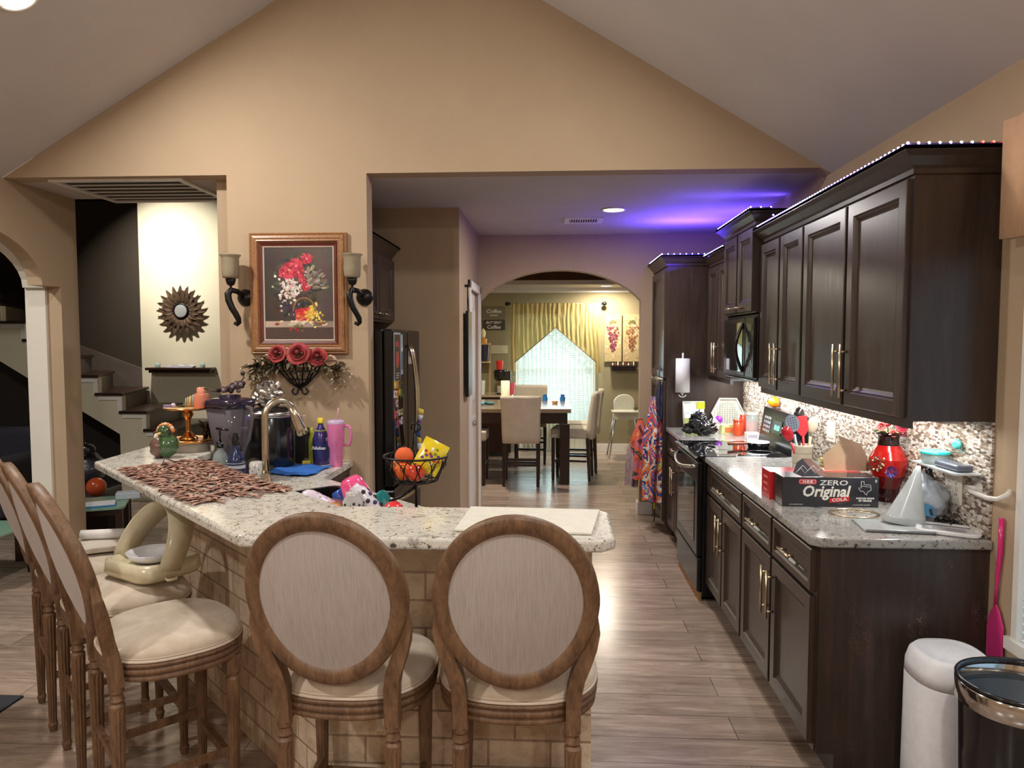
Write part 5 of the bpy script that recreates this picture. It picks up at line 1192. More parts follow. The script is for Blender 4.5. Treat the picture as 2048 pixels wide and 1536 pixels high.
for k in range(14): a = 2.4*k; q = 0.010*sqrt(k); b.prism(ellipse(7, 0.007, 0.006), 0, 0.001, col=[(110, 70, 150), (200, 60, 70), (250, 240, 220), (120, 150, 60)][k % 4], T=T @ Matrix.Translation((q*cos(a), q*sin(a)-0.01, -0.004*k*0.2)))
o = b.build('snack_bag', 'vg', label='yellow snack bag leaning in the right side of the hanging basket', cat='bag'); o.location = (fx+0.062, fy-0.02, fz+0.262); o.rotation_euler = (RD(-12), RD(28), RD(10))
# ---------------------------------------------------------------- potty seat and box on the left stools
t = thing('potty_seat', 'cream toddler potty seat with tall splash ring standing on the middle left stool', 'potty seat', (-1.60, 2.83, 0.703), RD(-28))
b = B(); b.rings([[(x, y, z) for x, y in rr(-a, a, -c, c, 0.07, 6)] for a, c, z in ((0.15, 0.13, 0), (0.16, 0.14, 0.015), (0.155, 0.135, 0.06), (0.135, 0.115, 0.065), (0.11, 0.09, 0.045), (0.09, 0.07, 0.04))], sm=True, col=(222, 210, 176), capstart=True); b.tube([(0.15, -0.05, 0.01), (0.185, -0.06, 0.01), (0.195, -0.03, 0.01), (0.16, -0.01, 0.01)], 0.006, 6, col=(222, 210, 176)); b.build('base', 'vg', t)
b = B()
loops = []
for i in range(25):
    a = -0.25+ (pi+0.5)*i/24; hh_ = 0.06+0.185*max(0, sin(a)); wv = 0.044+0.020*sin(a)
    c = Vector((0.155*cos(a)+0.03*max(0, sin(a)), -0.03+0.10*max(0, sin(a)), 0.05+0.21*max(-0.1, sin(a))))
    ax = Vector((cos(a)*0.5, 0.2, sin(a)))
    w = Vector((0, -1, 0.35)).normalized()*wv; tk = Vector((cos(a), 0, sin(a)))*0.004
    loops.append([c-w-tk, c+w-tk, c+w+tk, c-w+tk])
b.rings(loops, sm=True, col=(226, 214, 182), capstart=True); b.build('splash_ring', 'vg', t)
b = B(); b.lathe([(0.001, 0.045), (0.05, 0.048), (0.08, 0.066), (0.095, 0.085), (0.098, 0.085), (0.085, 0.06), (0.05, 0.044)], n=32, col=(228, 228, 232)); b.build('bowl', 'vg', t)
b = B(); b.box(-0.14, 0.14, -0.11, 0.11, 0, 0.025, col=(206, 196, 182)); b.build('folded_box', 'vm', loc=(-2.02, 3.16, 0.703), rot=RD(30), bevel=0.006, label='flat beige carton on the farthest stool below the white roll', cat='box')
b = B(); T = Matrix.Translation((0, 0, 0.022)) @ Matrix.Rotation(pi/2, 4, 'Y'); b.lathe([(0.004, -0.11), (0.022, -0.11), (0.022, 0.11), (0.004, 0.11)], n=24, col=(236, 232, 228), T=T); b.build('paper_roll', 'vm', loc=(-2.02, 3.20, 0.7285), rot=RD(14), label='white paper roll lying on the beige carton on the farthest stool', cat='roll')
# ---------------------------------------------------------------- things on the right counter
CZ = 0.9145
t = thing('soda_box', 'black twelve pack soda box with white ZERO Original lettering on the counter', 'box', (1.20, 3.265, CZ))
b = B(); b.box(-0.203, 0.203, -0.065, 0.062, 0, 0.128, col=(48, 48, 54)); b.box(-0.2035, -0.201, -0.064, 0.061, 0.001, 0.127, col=(40, 38, 42)); b.build('carton', 'vg', t, bevel=0.002)
T = FACE((0, -0.0655, 0), (1, 0, 0), (0, 0, 1)); TT = lambda x, z, d=0.0004: T @ Matrix.Translation((x, z, d))
b = B(); W = (236, 236, 236); RED = (214, 44, 52)
b.prism(rr(-0.135, -0.060, 0.098, 0.120, 0.008), 0.0002, 0.0006, col=RED, T=T); b.prism(rr(-0.132, -0.063, 0.101, 0.117, 0.006), 0.0006, 0.0008, col=W, T=T); b.prism(rr(-0.1305, -0.0645, 0.1025, 0.1155, 0.005), 0.0008, 0.0010, col=RED, T=T)
b.text('H-E-B', 0.014, TT(-0.0975, 0.1045, 0.0012), col=W, bold=0.0006, xs=1.25, depth=0.0002)
b.text('ZERO', 0.030, TT(0.012, 0.095), col=W, bold=0.0004, xs=1.55, shear=0.1, depth=0.0003)
b.text('Original', 0.066, TT(-0.022, 0.046), col=(242, 240, 232), bold=0.0018, xs=0.94, shear=0.22, depth=0.0004)
b.prism([(-0.005, 0.018), (0.078, 0.026), (0.080, 0.046), (-0.003, 0.038)], 0.0002, 0.0006, col=RED, T=T); b.text('COLA', 0.019, T @ Matrix.Translation((0.038, 0.026, 0.0008)) @ Matrix.Rotation(0.09, 4, 'Z'), col=W, bold=0.0005, xs=1.25, depth=0.0002)
tx = [(0.22, 1.0), (0.42, 1.0), (0.42, 0.78), (0.55, 0.72), (0.72, 0.74), (0.90, 0.70), (0.92, 0.42), (0.95, 0.30), (0.80, 0.20), (0.66, 0.08), (0.62, -0.08), (0.66, -0.14), (0.52, -0.06), (0.42, 0.14), (0.30, 0.22), (0.20, 0.16), (0.12, 0.30), (0.0, 0.46), (0.22, 0.46)]
P = [(0.115+0.058*x, 0.060+0.052*y) for x, y in tx]
b.tube([(x, y, 0.0008) for x, y in P], 0.0011, 4, col=W, T=T, closed=True, flat=(0.5, 1))
b.tube([(0.128, 0.093, 0.0008), (0.165, 0.088, 0.0008)], 0.0009, 4, col=W, T=T, flat=(0.5, 1))
b.text('MADE FOR TEXANS', 0.0085, TT(0.146, 0.036), col=W, bold=0.0004, depth=0.0002); b.text('BY TEXANS', 0.0105, TT(0.146, 0.025), col=W, bold=0.0005, depth=0.0002)
b.box(0.186, 0.194, 0.108, 0.120, 0.0002, 0.0006, col=(200, 200, 204), T=T); b.text('12', 0.008, TT(0.19, 0.111, 0.0008), col=(40, 40, 44), depth=0.0001)
b.text('0 CALORIES PER CAN', 0.006, TT(-0.145, 0.008), col=W, depth=0.0002); b.text('12-12 FL OZ (355 mL) CANS', 0.006, TT(0.13, 0.008), col=W, depth=0.0002)
b.build('lettering', 'vm', t)
b = B(); b.add([(-0.12, -0.06, 0.129), (-0.04, -0.055, 0.129), (-0.085, -0.02, 0.175), (-0.10, 0.0, 0.20), (-0.13, -0.02, 0.185), (-0.155, -0.05, 0.145)], [(0, 1, 2, 3, 4, 5), (5, 4, 3, 2, 1, 0)], col=(52, 52, 60))
b.add([(-0.04, -0.055, 0.129), (0.0, -0.03, 0.129), (-0.02, 0.02, 0.165), (-0.06, 0.02, 0.195), (-0.10, 0.0, 0.20), (-0.085, -0.02, 0.175)], [(0, 1, 2, 3, 4, 5), (5, 4, 3, 2, 1, 0)], col=(112, 62, 46))
b.build('torn_flap', 'vm', t)
b = B()
for q in range(9): x0 = -0.145+0.011*q; b.tube([(x0, -0.056+0.002*q, 0.146+0.010*(q % 4)), (x0+0.018, -0.054, 0.142+0.012*((q+2) % 4))], 0.0012, 4, col=W)
b.build('flap_print', 'vm', t)
t = thing('soda_box', 'red twelve pack soda box half hidden behind the black one', 'box', (1.185, 3.40, CZ))
b = B(); b.box(-0.203, 0.203, -0.063, 0.063, 0, 0.126, col=(206, 44, 50)); b.build('carton', 'vg', t, bevel=0.002)
b = B(); b.prism([(0.152, 0.127), (0.252, 0.127), (0.240, 0.19), (0.209, 0.250), (0.108, 0.288), (0.150, 0.20)], -0.022, -0.019, 'y', col=(140, 112, 90))
b.build('open_flap', 'vm', t)
b = B(); b.prism([(0.055, 0.127), (0.152, 0.127), (0.150, 0.20), (0.118, 0.265), (0.045, 0.19)], -0.016, -0.013, 'y', col=(206, 178, 146)); b.build('side_flap', 'vm', t)
b = B(); T = FACE((-0.2035, 0, 0), (0, -1, 0), (0, 0, 1))
for i in range(3): b.box(-0.03, 0.03, 0.03+0.03*i, 0.04+0.03*i, 0, 0.0006, col=(236, 120, 110), T=T)
b.build('print', 'vm', t)
# vase
t = thing('vase', 'tall glossy red vase with dark neck and painted flowers behind the soda boxes', 'vase', (1.505, 3.35, CZ))
b = B()
prof = [(0.045, 0), (0.050, 0.006), (0.046, 0.02), (0.050, 0.06), (0.068, 0.115), (0.080, 0.160), (0.079, 0.19), (0.062, 0.225), (0.046, 0.250), (0.042, 0.275), (0.045, 0.292), (0.058, 0.302), (0.056, 0.305), (0.040, 0.293), (0.036, 0.26)]
def vc(z): return (30, 10, 12) if z > 0.262 else ((172, 26, 20) if z > 0.13 else ((118, 16, 18) if z > 0.075 else (64, 10, 14)))
for k in range(len(prof)-1): b.lathe(prof[k:k+2], n=40, col=vc((prof[k][1]+prof[k+1][1])/2), cap=False)
b.build('body', 'vg', t)
b = B(); rnd = random.Random(2)
for k in range(26):
    a = RD(215)+rnd.uniform(-0.45, 0.35); z = 0.165+rnd.uniform(-0.035, 0.035); r = 0.080 if z < 0.19 else 0.074
    b.sph((r*cos(a), r*sin(a), z), (0.005, 0.005, 0.005), col=rnd.choice([(232, 222, 200), (60, 96, 60), (90, 60, 40), (216, 176, 140), (30, 40, 30)]), n=7, m=5)
b.build('painted_flowers', 'vm', t, kind='stuff')
t = thing('flower_bouquet', 'pink and red artificial flowers standing in the red vase', 'flowers', (1.505, 3.35, CZ+0.28))
b = B()
for k in range(9): a = 2*pi*k/9; b.tube([(0, 0, -0.05), (0.02*cos(a), 0.02*sin(a), 0.02), (0.04*cos(a), 0.04*sin(a), 0.055)], 0.0018, 5, col=(60, 84, 48)); b.leaf((0.02*cos(a), 0.02*sin(a), 0.02), (cos(a), sin(a), 0.3), 0.05, 0.018, col=rnd.choice([(70, 96, 54), (176, 160, 96), (120, 130, 84)]))
b.build('stems', 'vm', t)
for (x, y, z, r, c) in ((-0.045, -0.02, 0.055, 0.022, (222, 96, 96)), (0.035, -0.035, 0.055, 0.028, (214, 62, 84)), (0.0, -0.04, 0.028, 0.020, (224, 110, 100)), (0.055, -0.01, 0.03, 0.022, (228, 88, 108)), (-0.03, -0.03, 0.082, 0.020, (206, 84, 84)), (-0.005, 0.02, 0.07, 0.024, (140, 30, 40)), (-0.055, 0.0, 0.095, 0.018, (210, 190, 120))):
    b = B(); rose(b, (x, y, z), r, (x*3, -0.8, 0.5), c); b.build('bloom', 'vm', t)
t = thing('flower_pick', 'small purple blossom leaning against the right end of the soda box', 'flower', (1.465, 3.235, CZ))
b = B(); b.tube([(0.01, 0, 0), (0, 0, 0.08), (0.0, -0.004, 0.14)], 0.002, 5, col=(50, 60, 50)); b.build('stem', 'vm', t)
b = B()
for k in range(40): a = 2.4*k; q = 0.006*sqrt(k)*0.8; b.leaf((q*cos(a)*.6, -0.004, 0.15+q*sin(a)*.6), (cos(a), -0.7, sin(a)), 0.014, 0.007, col=rnd.choice([(84, 74, 170), (60, 50, 130), (150, 140, 210)]))
b.build('blossom', 'vm', t)
# crock with utensils
t = thing('utensil_crock', 'cream stoneware crock holding the cooking utensils', 'crock', (1.385, 4.12, CZ))
b = B(); b.lathe([(0.050, 0), (0.054, 0.004), (0.054, 0.128), (0.057, 0.132), (0.057, 0.142), (0.050, 0.142), (0.048, 0.02), (0.001, 0.02)], n=32, col=(206, 198, 176)); b.build('pot', 'vg', t)
for z in (0.095, 0.04): b = B(); b.lathe([(0.0545, z), (0.0548, z+0.002), (0.0545, z+0.004)], n=32, col=(150, 140, 118), cap=False); b.build('band', 'vm', t)
def utensil(label, kind, dx, dy, lean, h, col, hcol, rz=0):
    t = thing(kind, label, 'utensil', (1.385+dx, 4.12+dy, CZ+0.03), rz); T = Matrix.Rotation(lean[0], 4, 'Y') @ Matrix.Rotation(lean[1], 4, 'X')
    b = B(); b.tube([(0, 0, 0), (0, 0, h*0.6)], [0.006, 0.0075], 8, col=hcol, T=T, flat=(1, 1)); b.build('handle', 'vg', t)
    b = B()
    if kind == 'spatula': b.prism([(-0.012, h*0.6), (-0.034, h*0.72), (-0.038, h), (0.030, h*1.02), (0.034, h*0.72), (0.012, h*0.6)], -0.003, 0.003, 'y', col=col, T=T)
    elif kind == 'slotted_spoon':
        b.prism([(x, z+h*0.82) for x, z in ellipse(20, 0.038, 0.05)], -0.003, 0.003, 'y', col=col, T=T)
        for i in range(4):
            for j in range(5): b.box(-0.022+0.013*i, -0.018+0.013*i, -0.0035, 0.0035, h*0.82-0.03+0.014*j, h*0.82-0.024+0.014*j, col=(40, 44, 52), T=T)
    else: b.sph((0, 0, h*0.85), (0.030, 0.012, 0.045), col=col, T=T, n=16)
    b.build('head', 'vg', t, bevel=0.002 if kind == 'spatula' else 0)
utensil('grey slotted spoon leaning left in the utensil crock', 'slotted_spoon', -0.012, -0.01, (-0.22, 0.05), 0.29, (128, 142, 160), (168, 186, 202))
utensil('large coral red spatula leaning in the middle of the utensil crock', 'spatula', 0.016, -0.004, (-0.10, 0.02), 0.27, (222, 66, 74), (214, 58, 66))
utensil('red spoon low at the left of the utensil crock', 'serving_spoon', -0.02, -0.02, (-0.36, 0.0), 0.22, (176, 26, 44), (190, 40, 50))
utensil('dark ladle standing behind the grey slotted spoon', 'serving_spoon', -0.005, 0.02, (-0.02, -0.02), 0.32, (50, 46, 46), (60, 56, 56))
utensil('pale wooden spoon at the right of the utensil crock', 'serving_spoon', 0.03, 0.01, (0.12, 0.0), 0.26, (214, 204, 180), (206, 190, 160))
utensil('black turner between the red spatula and the grey spoon', 'spatula', 0.004, 0.012, (-0.14, 0.03), 0.22, (30, 34, 52), (34, 36, 44))
b = B(); rnd = random.Random(6)
for k in range(60): a = 2.4*k; b.leaf((0.012*cos(a), 0.012*sin(a), 0.015+0.001*k), (cos(a), sin(a), 0.5+0.01*k), rnd.uniform(0.04, 0.07), 0.016, col=rnd.choice([(196, 184, 96), (170, 160, 76), (216, 206, 140)]))
b.cyl((0, 0, 0), 0.028, 0.04, 16, col=(190, 178, 110)); b.build('potted_plant', 'vm', loc=(1.44, 3.86, CZ), label='small yellow green leafy plant just right of the utensil crock', cat='plant')
# bag, cone, pad, lid, trivet
t = thing('tablet_case', 'flat pale grey folding case lying near the counter end', 'case', (1.31, 2.86, CZ), RD(-8))
b = B(); b.prism(rr(-0.125, 0.125, -0.09, 0.09, 0.01), 0, 0.008, col=(176, 182, 182)); b.tube([(-0.12, -0.092, 0.006), (0.12, -0.092, 0.006)], 0.006, 8, col=(120, 122, 124)); b.build('case', 'vg', t, bevel=0.002)
b = B(); loops = []
for k in range(9):
    u = k/8; loops.append([((0.075*(1-u)**1.1+0.008)*cos(a)+0.035*u-0.005, (0.05*(1-u)+0.006)*sin(a)+0.02*u, 0.225*u) for a in [2*pi*i/24 for i in range(24)]])
b.rings(loops, sm=True, col=(186, 192, 194), capstart=True); b.build('cone_hat', 'vg', loc=(1.375, 2.90, CZ+0.0085), rot=(0, RD(6), 0), label='pale grey cone shaped folded stand on the grey case', cat='stand')
b = B(); b.sph((0, 0, 0.085), (0.075, 0.06, 0.088), col=(196, 208, 222), jit=0.28, n=30, m=20); b.sph((-0.03, 0, 0.16), (0.04, 0.03, 0.04), col=(206, 216, 228), jit=0.3, n=16)
b.build('fabric_bag', 'vg', loc=(1.485, 2.965, CZ), label='crumpled pale blue bag slumped right of the grey cone', cat='bag')
b = B(); b.prism([(-0.022, -0.02), (0.02, -0.026), (0.012, 0.016), (-0.016, 0.026)], 0, 0.002, col=(70, 140, 186)); b.prism([(0.0, -0.018), (0.012, -0.02), (0.006, 0.008), (-0.004, 0.004)], 0.002, 0.003, col=(44, 44, 56)); o = b.build('sticker', 'vm', label='blue printed patch low on the crumpled pale bag', cat='sticker'); o.location = (1.462, 2.892, CZ+0.06); o.rotation_euler = (RD(82), 0, RD(-10))
b = B(); b.prism(rr(-0.085, 0.085, -0.10, 0.10, 0.03), 0, 0.006, col=(232, 232, 234)); b.rings([[(x, y, z) for x, y in rr(-a, a, -c, c, 0.03)] for a, c, z in ((0.088, 0.103, 0.002), (0.092, 0.107, 0.014), (0.086, 0.101, 0.016), (0.070, 0.085, 0.010))], col=(236, 236, 238), sm=True, capend=False)
b.prism(rr(-0.035, 0.035, -0.055, 0.055, 0.012), 0.006, 0.008, col=(190, 188, 190)); o = b.build('container_lid', 'vg', label='white plastic container lid at the front right corner of the counter', cat='lid'); o.location = (1.485, 2.80, CZ+0.001); o.rotation_euler = (0, 0, RD(62)); o.scale = (0.8, 1, 1)
t = thing('wire_trivet', 'round silver wire trivet lying in front of the black soda box', 'trivet', (1.25, 3.075, CZ+0.003))
b = B()
for r in (0.098, 0.090): b.tube([(r*cos(2*pi*i/40), r*0.82*sin(2*pi*i/40), 0) for i in range(40)], 0.0018, 5, closed=True)
for k in range(6): a = pi*k/6; b.tube([(0.03*cos(a+.5), 0.025*sin(a+.5), 0), (0.09*cos(a), 0.074*sin(a), 0)], 0.0014, 5)
b.build('wire_ring', 'nickel', t)
b = B()
for k in range(5): b.tube([(0.0+0.02*k+0.015*sin(i), -0.05+0.02*i, 0.012+0.008*sin(2*i+k)) for i in range(7)], 0.0035, 6, col=(28, 28, 32))
b.build('power_cord', 'vg', loc=(1.52, 2.90, CZ), label='tangled black cord between the pale bag and the white lid', cat='cord')
t = thing('hand_mixer', 'black appliance handle rising behind the crumpled pale bag', 'appliance', (1.545, 3.10, CZ))
b = B(); b.box(-0.03, 0.02, -0.05, 0.05, 0, 0.16, col=(24, 24, 28)); b.build('body', 'vg', t, bevel=0.012)
b = B(); b.tube([(-0.005, -0.05, 0.15), (-0.005, -0.03, 0.20), (-0.005, 0.03, 0.20), (-0.005, 0.06, 0.15)], 0.014, 8, col=(22, 22, 26)); b.build('handle', 'vg', t)
# wall shelf with its containers
b = B(); b.prism(rr(-0.055, 0.055, -0.16, 0.16, 0.02), 0, 0.006, col=(206, 214, 218)); b.build('glass_shelf', 'vg', loc=(1.512, 2.885, 1.140), label='small pale shelf on the backsplash holding the teal lidded tub', cat='shelf')
t = thing('food_tub', 'clear round food tub with teal lid on the small shelf', 'tub', (1.512, 2.965, 1.1465)); b = B(); b.lathe([(0.046, 0), (0.052, 0.04), (0.051, 0.04), (0.044, 0.003), (0.001, 0.003)], n=28); b.build('tub', 'glass', t)
b = B(); b.lathe([(0.055, 0.040), (0.056, 0.048), (0.048, 0.050), (0.001, 0.048)], n=28, col=(44, 190, 190)); b.build('lid', 'vg', t)
b = B(); b.box(-0.032, 0.032, -0.075, 0.075, 0, 0.026, col=(96, 104, 120)); b.build('glasses_case', 'vg', loc=(1.512, 2.83, 1.1465), rot=RD(4), bevel=0.01, seg=3, label='dark grey case with pale top on the right of the small shelf', cat='case')
b = B(); b.sph((0, 0, 0), (0.012, 0.03, 0.02), col=(90, 200, 190)); b.sph((0, 0.03, 0.005), (0.008, 0.018, 0.012), col=(230, 150, 150)); b.build('bath_toy', 'vg', loc=(1.558, 2.90, 1.232), label='little aqua ornament stuck on the tile above the tub', cat='ornament')
t = thing('towel_bar', 'white curved paper towel arm fixed to the right wall beside the counter', 'towel bar', (XR, 2.69, 1.085))
b = B(); b.lathe([(0.03, 0), (0.03, 0.01), (0.012, 0.018), (0.011, 0.05)], n=20, col=(232, 228, 222), T=FACE((-0.0005, 0.085, 0), (0, -1, 0), (0, 0, 1))); b.build('mount', 'vg', t)
b = B(); b.tube([(-0.05, 0.09, 0.0), (-0.056, 0.04, -0.004), (-0.056, -0.06, -0.006), (-0.05, -0.105, 0.0), (-0.03, -0.12, 0.018), (-0.012, -0.11, 0.03)], 0.009, 10, col=(234, 230, 224)); b.build('arm', 'vg', t)
# pink spatula on the wall
t = thing('fly_swatter', 'bright pink long handled swatter hanging on the right wall above the bins', 'fly swatter', (XR-0.012, 2.635, 0))
b = B(); b.tube([(0, -0.012, 1.01), (0, -0.012, 0.90), (0, 0.0, 0.78), (0, 0.006, 0.69)], [0.009, 0.009, 0.006, 0.005], 8, col=(224, 48, 128)); b.build('handle', 'vg', t)
b = B(); b.prism([(0.0, 0.70), (0.03, 0.665), (0.046, 0.61), (0.046, 0.50), (-0.046, 0.50), (-0.046, 0.63), (-0.02, 0.68)], -0.004, 0.003, 'x', col=(226, 64, 138)); b.build('paddle', 'vg', t, bevel=0.002)
# items on stove and far counter
t = thing('frying_pan', 'small pan with white lid and wooden handle on the stove top', 'pan', (1.385, 4.98, 0.9165))
b = B(); b.lathe([(0.065, 0.0), (0.075, 0.03), (0.078, 0.032), (0.001, 0.031)], n=28, col=(30, 28, 30)); b.build('pan', 'vg', t)
b = B(); b.lathe([(0.074, 0.033), (0.070, 0.040), (0.001, 0.043)], n=28, col=(232, 236, 234)); b.build('lid', 'vg', t)
b = B(); b.tube([(-0.075, -0.01, 0.026), (-0.21, -0.05, 0.030)], [0.008, 0.012], 8, col=(140, 84, 62)); b.build('handle', 'vm', t)
t = thing('pumpkin', 'small orange pumpkin ornament standing on the stove control panel', 'ornament', (1.54, 5.16, 1.166))
b = B(); n = 40; vs = []; fs = []
for k in range(13):
    th = pi*k/12
    for i in range(n): a = 2*pi*i/n; r = 0.046*(1-0.10*abs(cos(4*a)))*sin(th); vs.append((min(r*cos(a), 0.03), r*sin(a), 0.038-0.038*cos(th)*(-1 if False else 1)))
for k in range(12):
    for i in range(n): j = (i+1) % n; fs.append((k*n+i, k*n+j, (k+1)*n+j, (k+1)*n+i))
b.add(vs, fs, 0, True, (240, 124, 22)); b.build('body', 'vg', t)
b = B(); b.tube([(0, 0, 0.072), (0, 0.004, 0.092)], [0.006, 0.004], 6, col=(70, 90, 40)); b.build('stem', 'vm', t)
b = B()
vs = []; fs = []; rnd = random.Random(12)
b.sph((0, 0, 0.06), (0.095, 0.08, 0.062), col=(22, 22, 26), jit=0.5, n=34, m=22); b.sph((-0.02, 0, 0.12), (0.055, 0.05, 0.05), col=(26, 26, 30), jit=0.6, n=24, m=16); b.sph((0.04, -0.03, 0.04), (0.07, 0.05, 0.04), col=(20, 20, 24), jit=0.6, n=24, m=14); b.sph((-0.09, 0, 0.03), (0.05, 0.05, 0.03), col=(24, 22, 24), jit=0.6, n=18)
b.build('plastic_bag', 'vg', loc=(1.13, 5.62, CZ+0.01), label='crumpled glossy black plastic bag on the far counter', cat='bag')
t = thing('food_pouch', 'white stand up pouch with yellow corner behind the black plastic bag', 'pouch', (1.15, 6.02, CZ))
b = B(); b.rings([[(-x, -y, 0) for x, y in rr(-0.075, 0.075, -0.03, 0.03, 0.02)], [(-x, -y, 0.08) for x, y in rr(-0.083, 0.083, -0.03, 0.03, 0.02)], [(-x, -y, 0.20) for x, y in rr(-0.088, 0.088, -0.008, 0.008, 0.004)], [(-x, -y, 0.225) for x, y in rr(-0.088, 0.088, -0.002, 0.002, 0.001)]], sm=False, col=(220, 224, 220), capstart=True); b.build('pouch', 'vg', t)
b = B(); b.box(0.02, 0.086, -0.030, -0.0285, 0.165, 0.222, col=(206, 214, 40)); b.box(-0.075, 0.07, -0.033, -0.031, 0.02, 0.09, col=(176, 190, 110)); b.build('print', 'vm', t); b = B(); b.text('PROTEIN', 0.028, FACE((-0.01, -0.034, 0.12), (1, 0, 0), (0, 0.1, 1)), col=(96, 110, 130), depth=0.0003); b.build('lettering', 'vm', t)
t = thing('decorative_basket', 'white hexagonal lattice tray standing against the tall cabinet', 'tray', (1.44, 6.10, CZ+0.002))
b = B(); hx = [(-0.075, 0.0), (-0.135, 0.12), (-0.07, 0.245), (0.07, 0.245), (0.135, 0.12), (0.075, 0.0)]
b.rings([[(x*s, -w, z*s+0.12*(1-s)) for x, z in hx] for s, w in ((1, 0), (1, 0.03), (0.93, 0.03), (0.90, 0.006))], col=(226, 226, 214)); b.build('tray', 'vg', t)
b = B()
for k in range(11):
    o = -0.10+0.02*k
    b.tube([(o, -0.010, 0.03+0.02*abs(k-5)*0.4), (o+0.0, -0.010, 0.215-0.02*abs(k-5)*0.4)], 0.0016, 4, col=(176, 180, 176)); b.tube([(-0.10+0.004*k, -0.012, 0.04+0.016*k), (0.10-0.004*k, -0.012, 0.04+0.016*k)], 0.0016, 4, col=(176, 180, 176))
b.build('lattice', 'vm', t)
t = thing('sippy_cup', 'white cup with purple cap beside the black plastic bag', 'cup', (1.30, 5.88, CZ))
b = B(); b.lathe([(0.034, 0), (0.044, 0.05), (0.046, 0.055), (0.001, 0.055)], n=24, col=(224, 224, 216)); b.build('cup', 'vg', t)
b = B(); b.sph((0, 0, 0.075), (0.045, 0.04, 0.035), col=(206, 190, 210), n=18); b.sph((0.02, -0.01, 0.09), (0.032, 0.03, 0.032), col=(150, 50, 214), n=18); b.build('cap', 'vg', t)
b = B(); b.prism([(-0.06, 0), (0.06, 0), (0.06, 0.075), (-0.05, 0.065)], -0.03, 0.03, 'y', col=(206, 214, 150)); b.box(-0.03, 0.045, -0.0315, -0.03, 0.01, 0.05, col=(232, 130, 84)); b.build('snack_pack', 'vg', loc=(1.355, 5.72, CZ), rot=RD(6), label='green and orange snack packet between the purple cup and the orange canister', cat='packet')
bottle('canister', 'orange plastic canister standing on the far counter', 'canister', (1.405, 5.60, CZ), [('body', [(0.034, 0), (0.036, 0.01), (0.036, 0.10), (0.030, 0.108)], (206, 78, 40), 'vg'), ('lid', [(0.037, 0.108), (0.037, 0.120), (0.001, 0.122)], (188, 62, 32), 'vg')])
bottle('canister', 'narrow red orange bottle next to the orange canister', 'canister', (1.455, 5.66, CZ), [('body', [(0.026, 0), (0.027, 0.01), (0.027, 0.12), (0.020, 0.14)], (214, 70, 46), 'vg'), ('lid', [(0.021, 0.14), (0.021, 0.152), (0.001, 0.153)], (190, 60, 40), 'vg')])
bottle('glass_jar', 'clear jar filled with salmon pink powder near the stove', 'jar', (1.500, 5.56, CZ), [('jar', [(0.046, 0), (0.048, 0.01), (0.048, 0.15), (0.042, 0.16)], (230, 230, 230), 'glass'), ('filling', [(0.044, 0.003), (0.044, 0.11), (0.001, 0.11)], (216, 128, 112), 'vm'), ('lid', [(0.045, 0.16), (0.045, 0.178), (0.001, 0.18)], (190, 188, 182), 'vg')])
b = B(); b.box(-0.045, 0.045, -0.03, 0.03, 0, 0.05, col=(222, 218, 210)); b.box(-0.04, 0.03, -0.0312, -0.03, 0.012, 0.036, col=(176, 168, 176)); b.build('small_box', 'vm', loc=(1.455, 5.40, CZ), rot=RD(4), bevel=0.003, label='small white medicine box in front of the salmon jar', cat='box')
bottle('pill_bottle', 'tiny clear bottle with red cap at the stove side of the far counter', 'bottle', (1.535, 5.36, CZ), [('body', [(0.016, 0), (0.017, 0.03), (0.012, 0.036)], (206, 220, 200), 'glass'), ('cap', [(0.014, 0.036), (0.014, 0.052), (0.001, 0.053)], (214, 52, 60), 'vg')])
# paper towels on the tall cabinet
t = thing('paper_towel_holder', 'white paper towel roll mounted upright on the side of the tall pantry cabinet', 'paper towels', (1.064, 6.04, 1.195))
b = B(); b.lathe([(0.02, 0.015), (0.058, 0.015), (0.056, 0.29), (0.02, 0.29)], n=32, col=(234, 236, 242)); b.build('roll', 'vm', t)
b = B(); b.tube([(0, 0, -0.01), (0, 0, 0.335)], 0.008, 8, col=(230, 230, 226)); b.tube([(0, 0, 0.0), (0.0, 0.06, 0.0), (0.0, 0.0745, 0.02)], 0.006, 6, col=(230, 230, 226)); b.tube([(0.028*cos(a), 0, -0.004+0.02*sin(a)) for a in [pi+pi*i/10 for i in range(11)]], 0.005, 6, col=(236, 232, 226)); b.build('bracket', 'vg', t)
# hanging aprons and bag on the left side of the tall cabinet
def cloth_hang(name, label, cat, x0, yc, z1, z0, w1, w0, dep, cols, seed, top=None):
    rnd = random.Random(seed); n = 48; m_ = 60; b = B(); grid = []
    for k in range(m_+1):
        v = k/m_; w = w1+(w0-w1)*min(1, v*1.6)**0.8; row = []
        for i in range(n):
            a = 2*pi*i/n; fold = 1+0.22*sin(5*a+seed+v*3)*min(1, v*2+0.2)
            row.append((x0-dep*0.5+dep*0.5*cos(a)*fold*min(1, 0.3+v*2), yc+w*sin(a)*fold, z1-(z1-z0)*v+(0.012*sin(3*a+seed) if k == m_ else 0)))
        grid.append(row)
    for k in range(m_):
        for i in range(n):
            j = (i+1) % n; c = cols[int((noise.noise(Vector((i*0.17+0.6*sin(k*0.3), k*0.14+0.5*cos(i*0.4), seed*3.1)))*0.5+0.5)*len(cols)*1.6) % len(cols)]
            b.add([grid[k][i], grid[k][j], grid[k+1][j], grid[k+1][i]], [(0, 3, 2, 1)], 0, True, c)
    return b.build(name, 'vf', label=label, cat=cat)
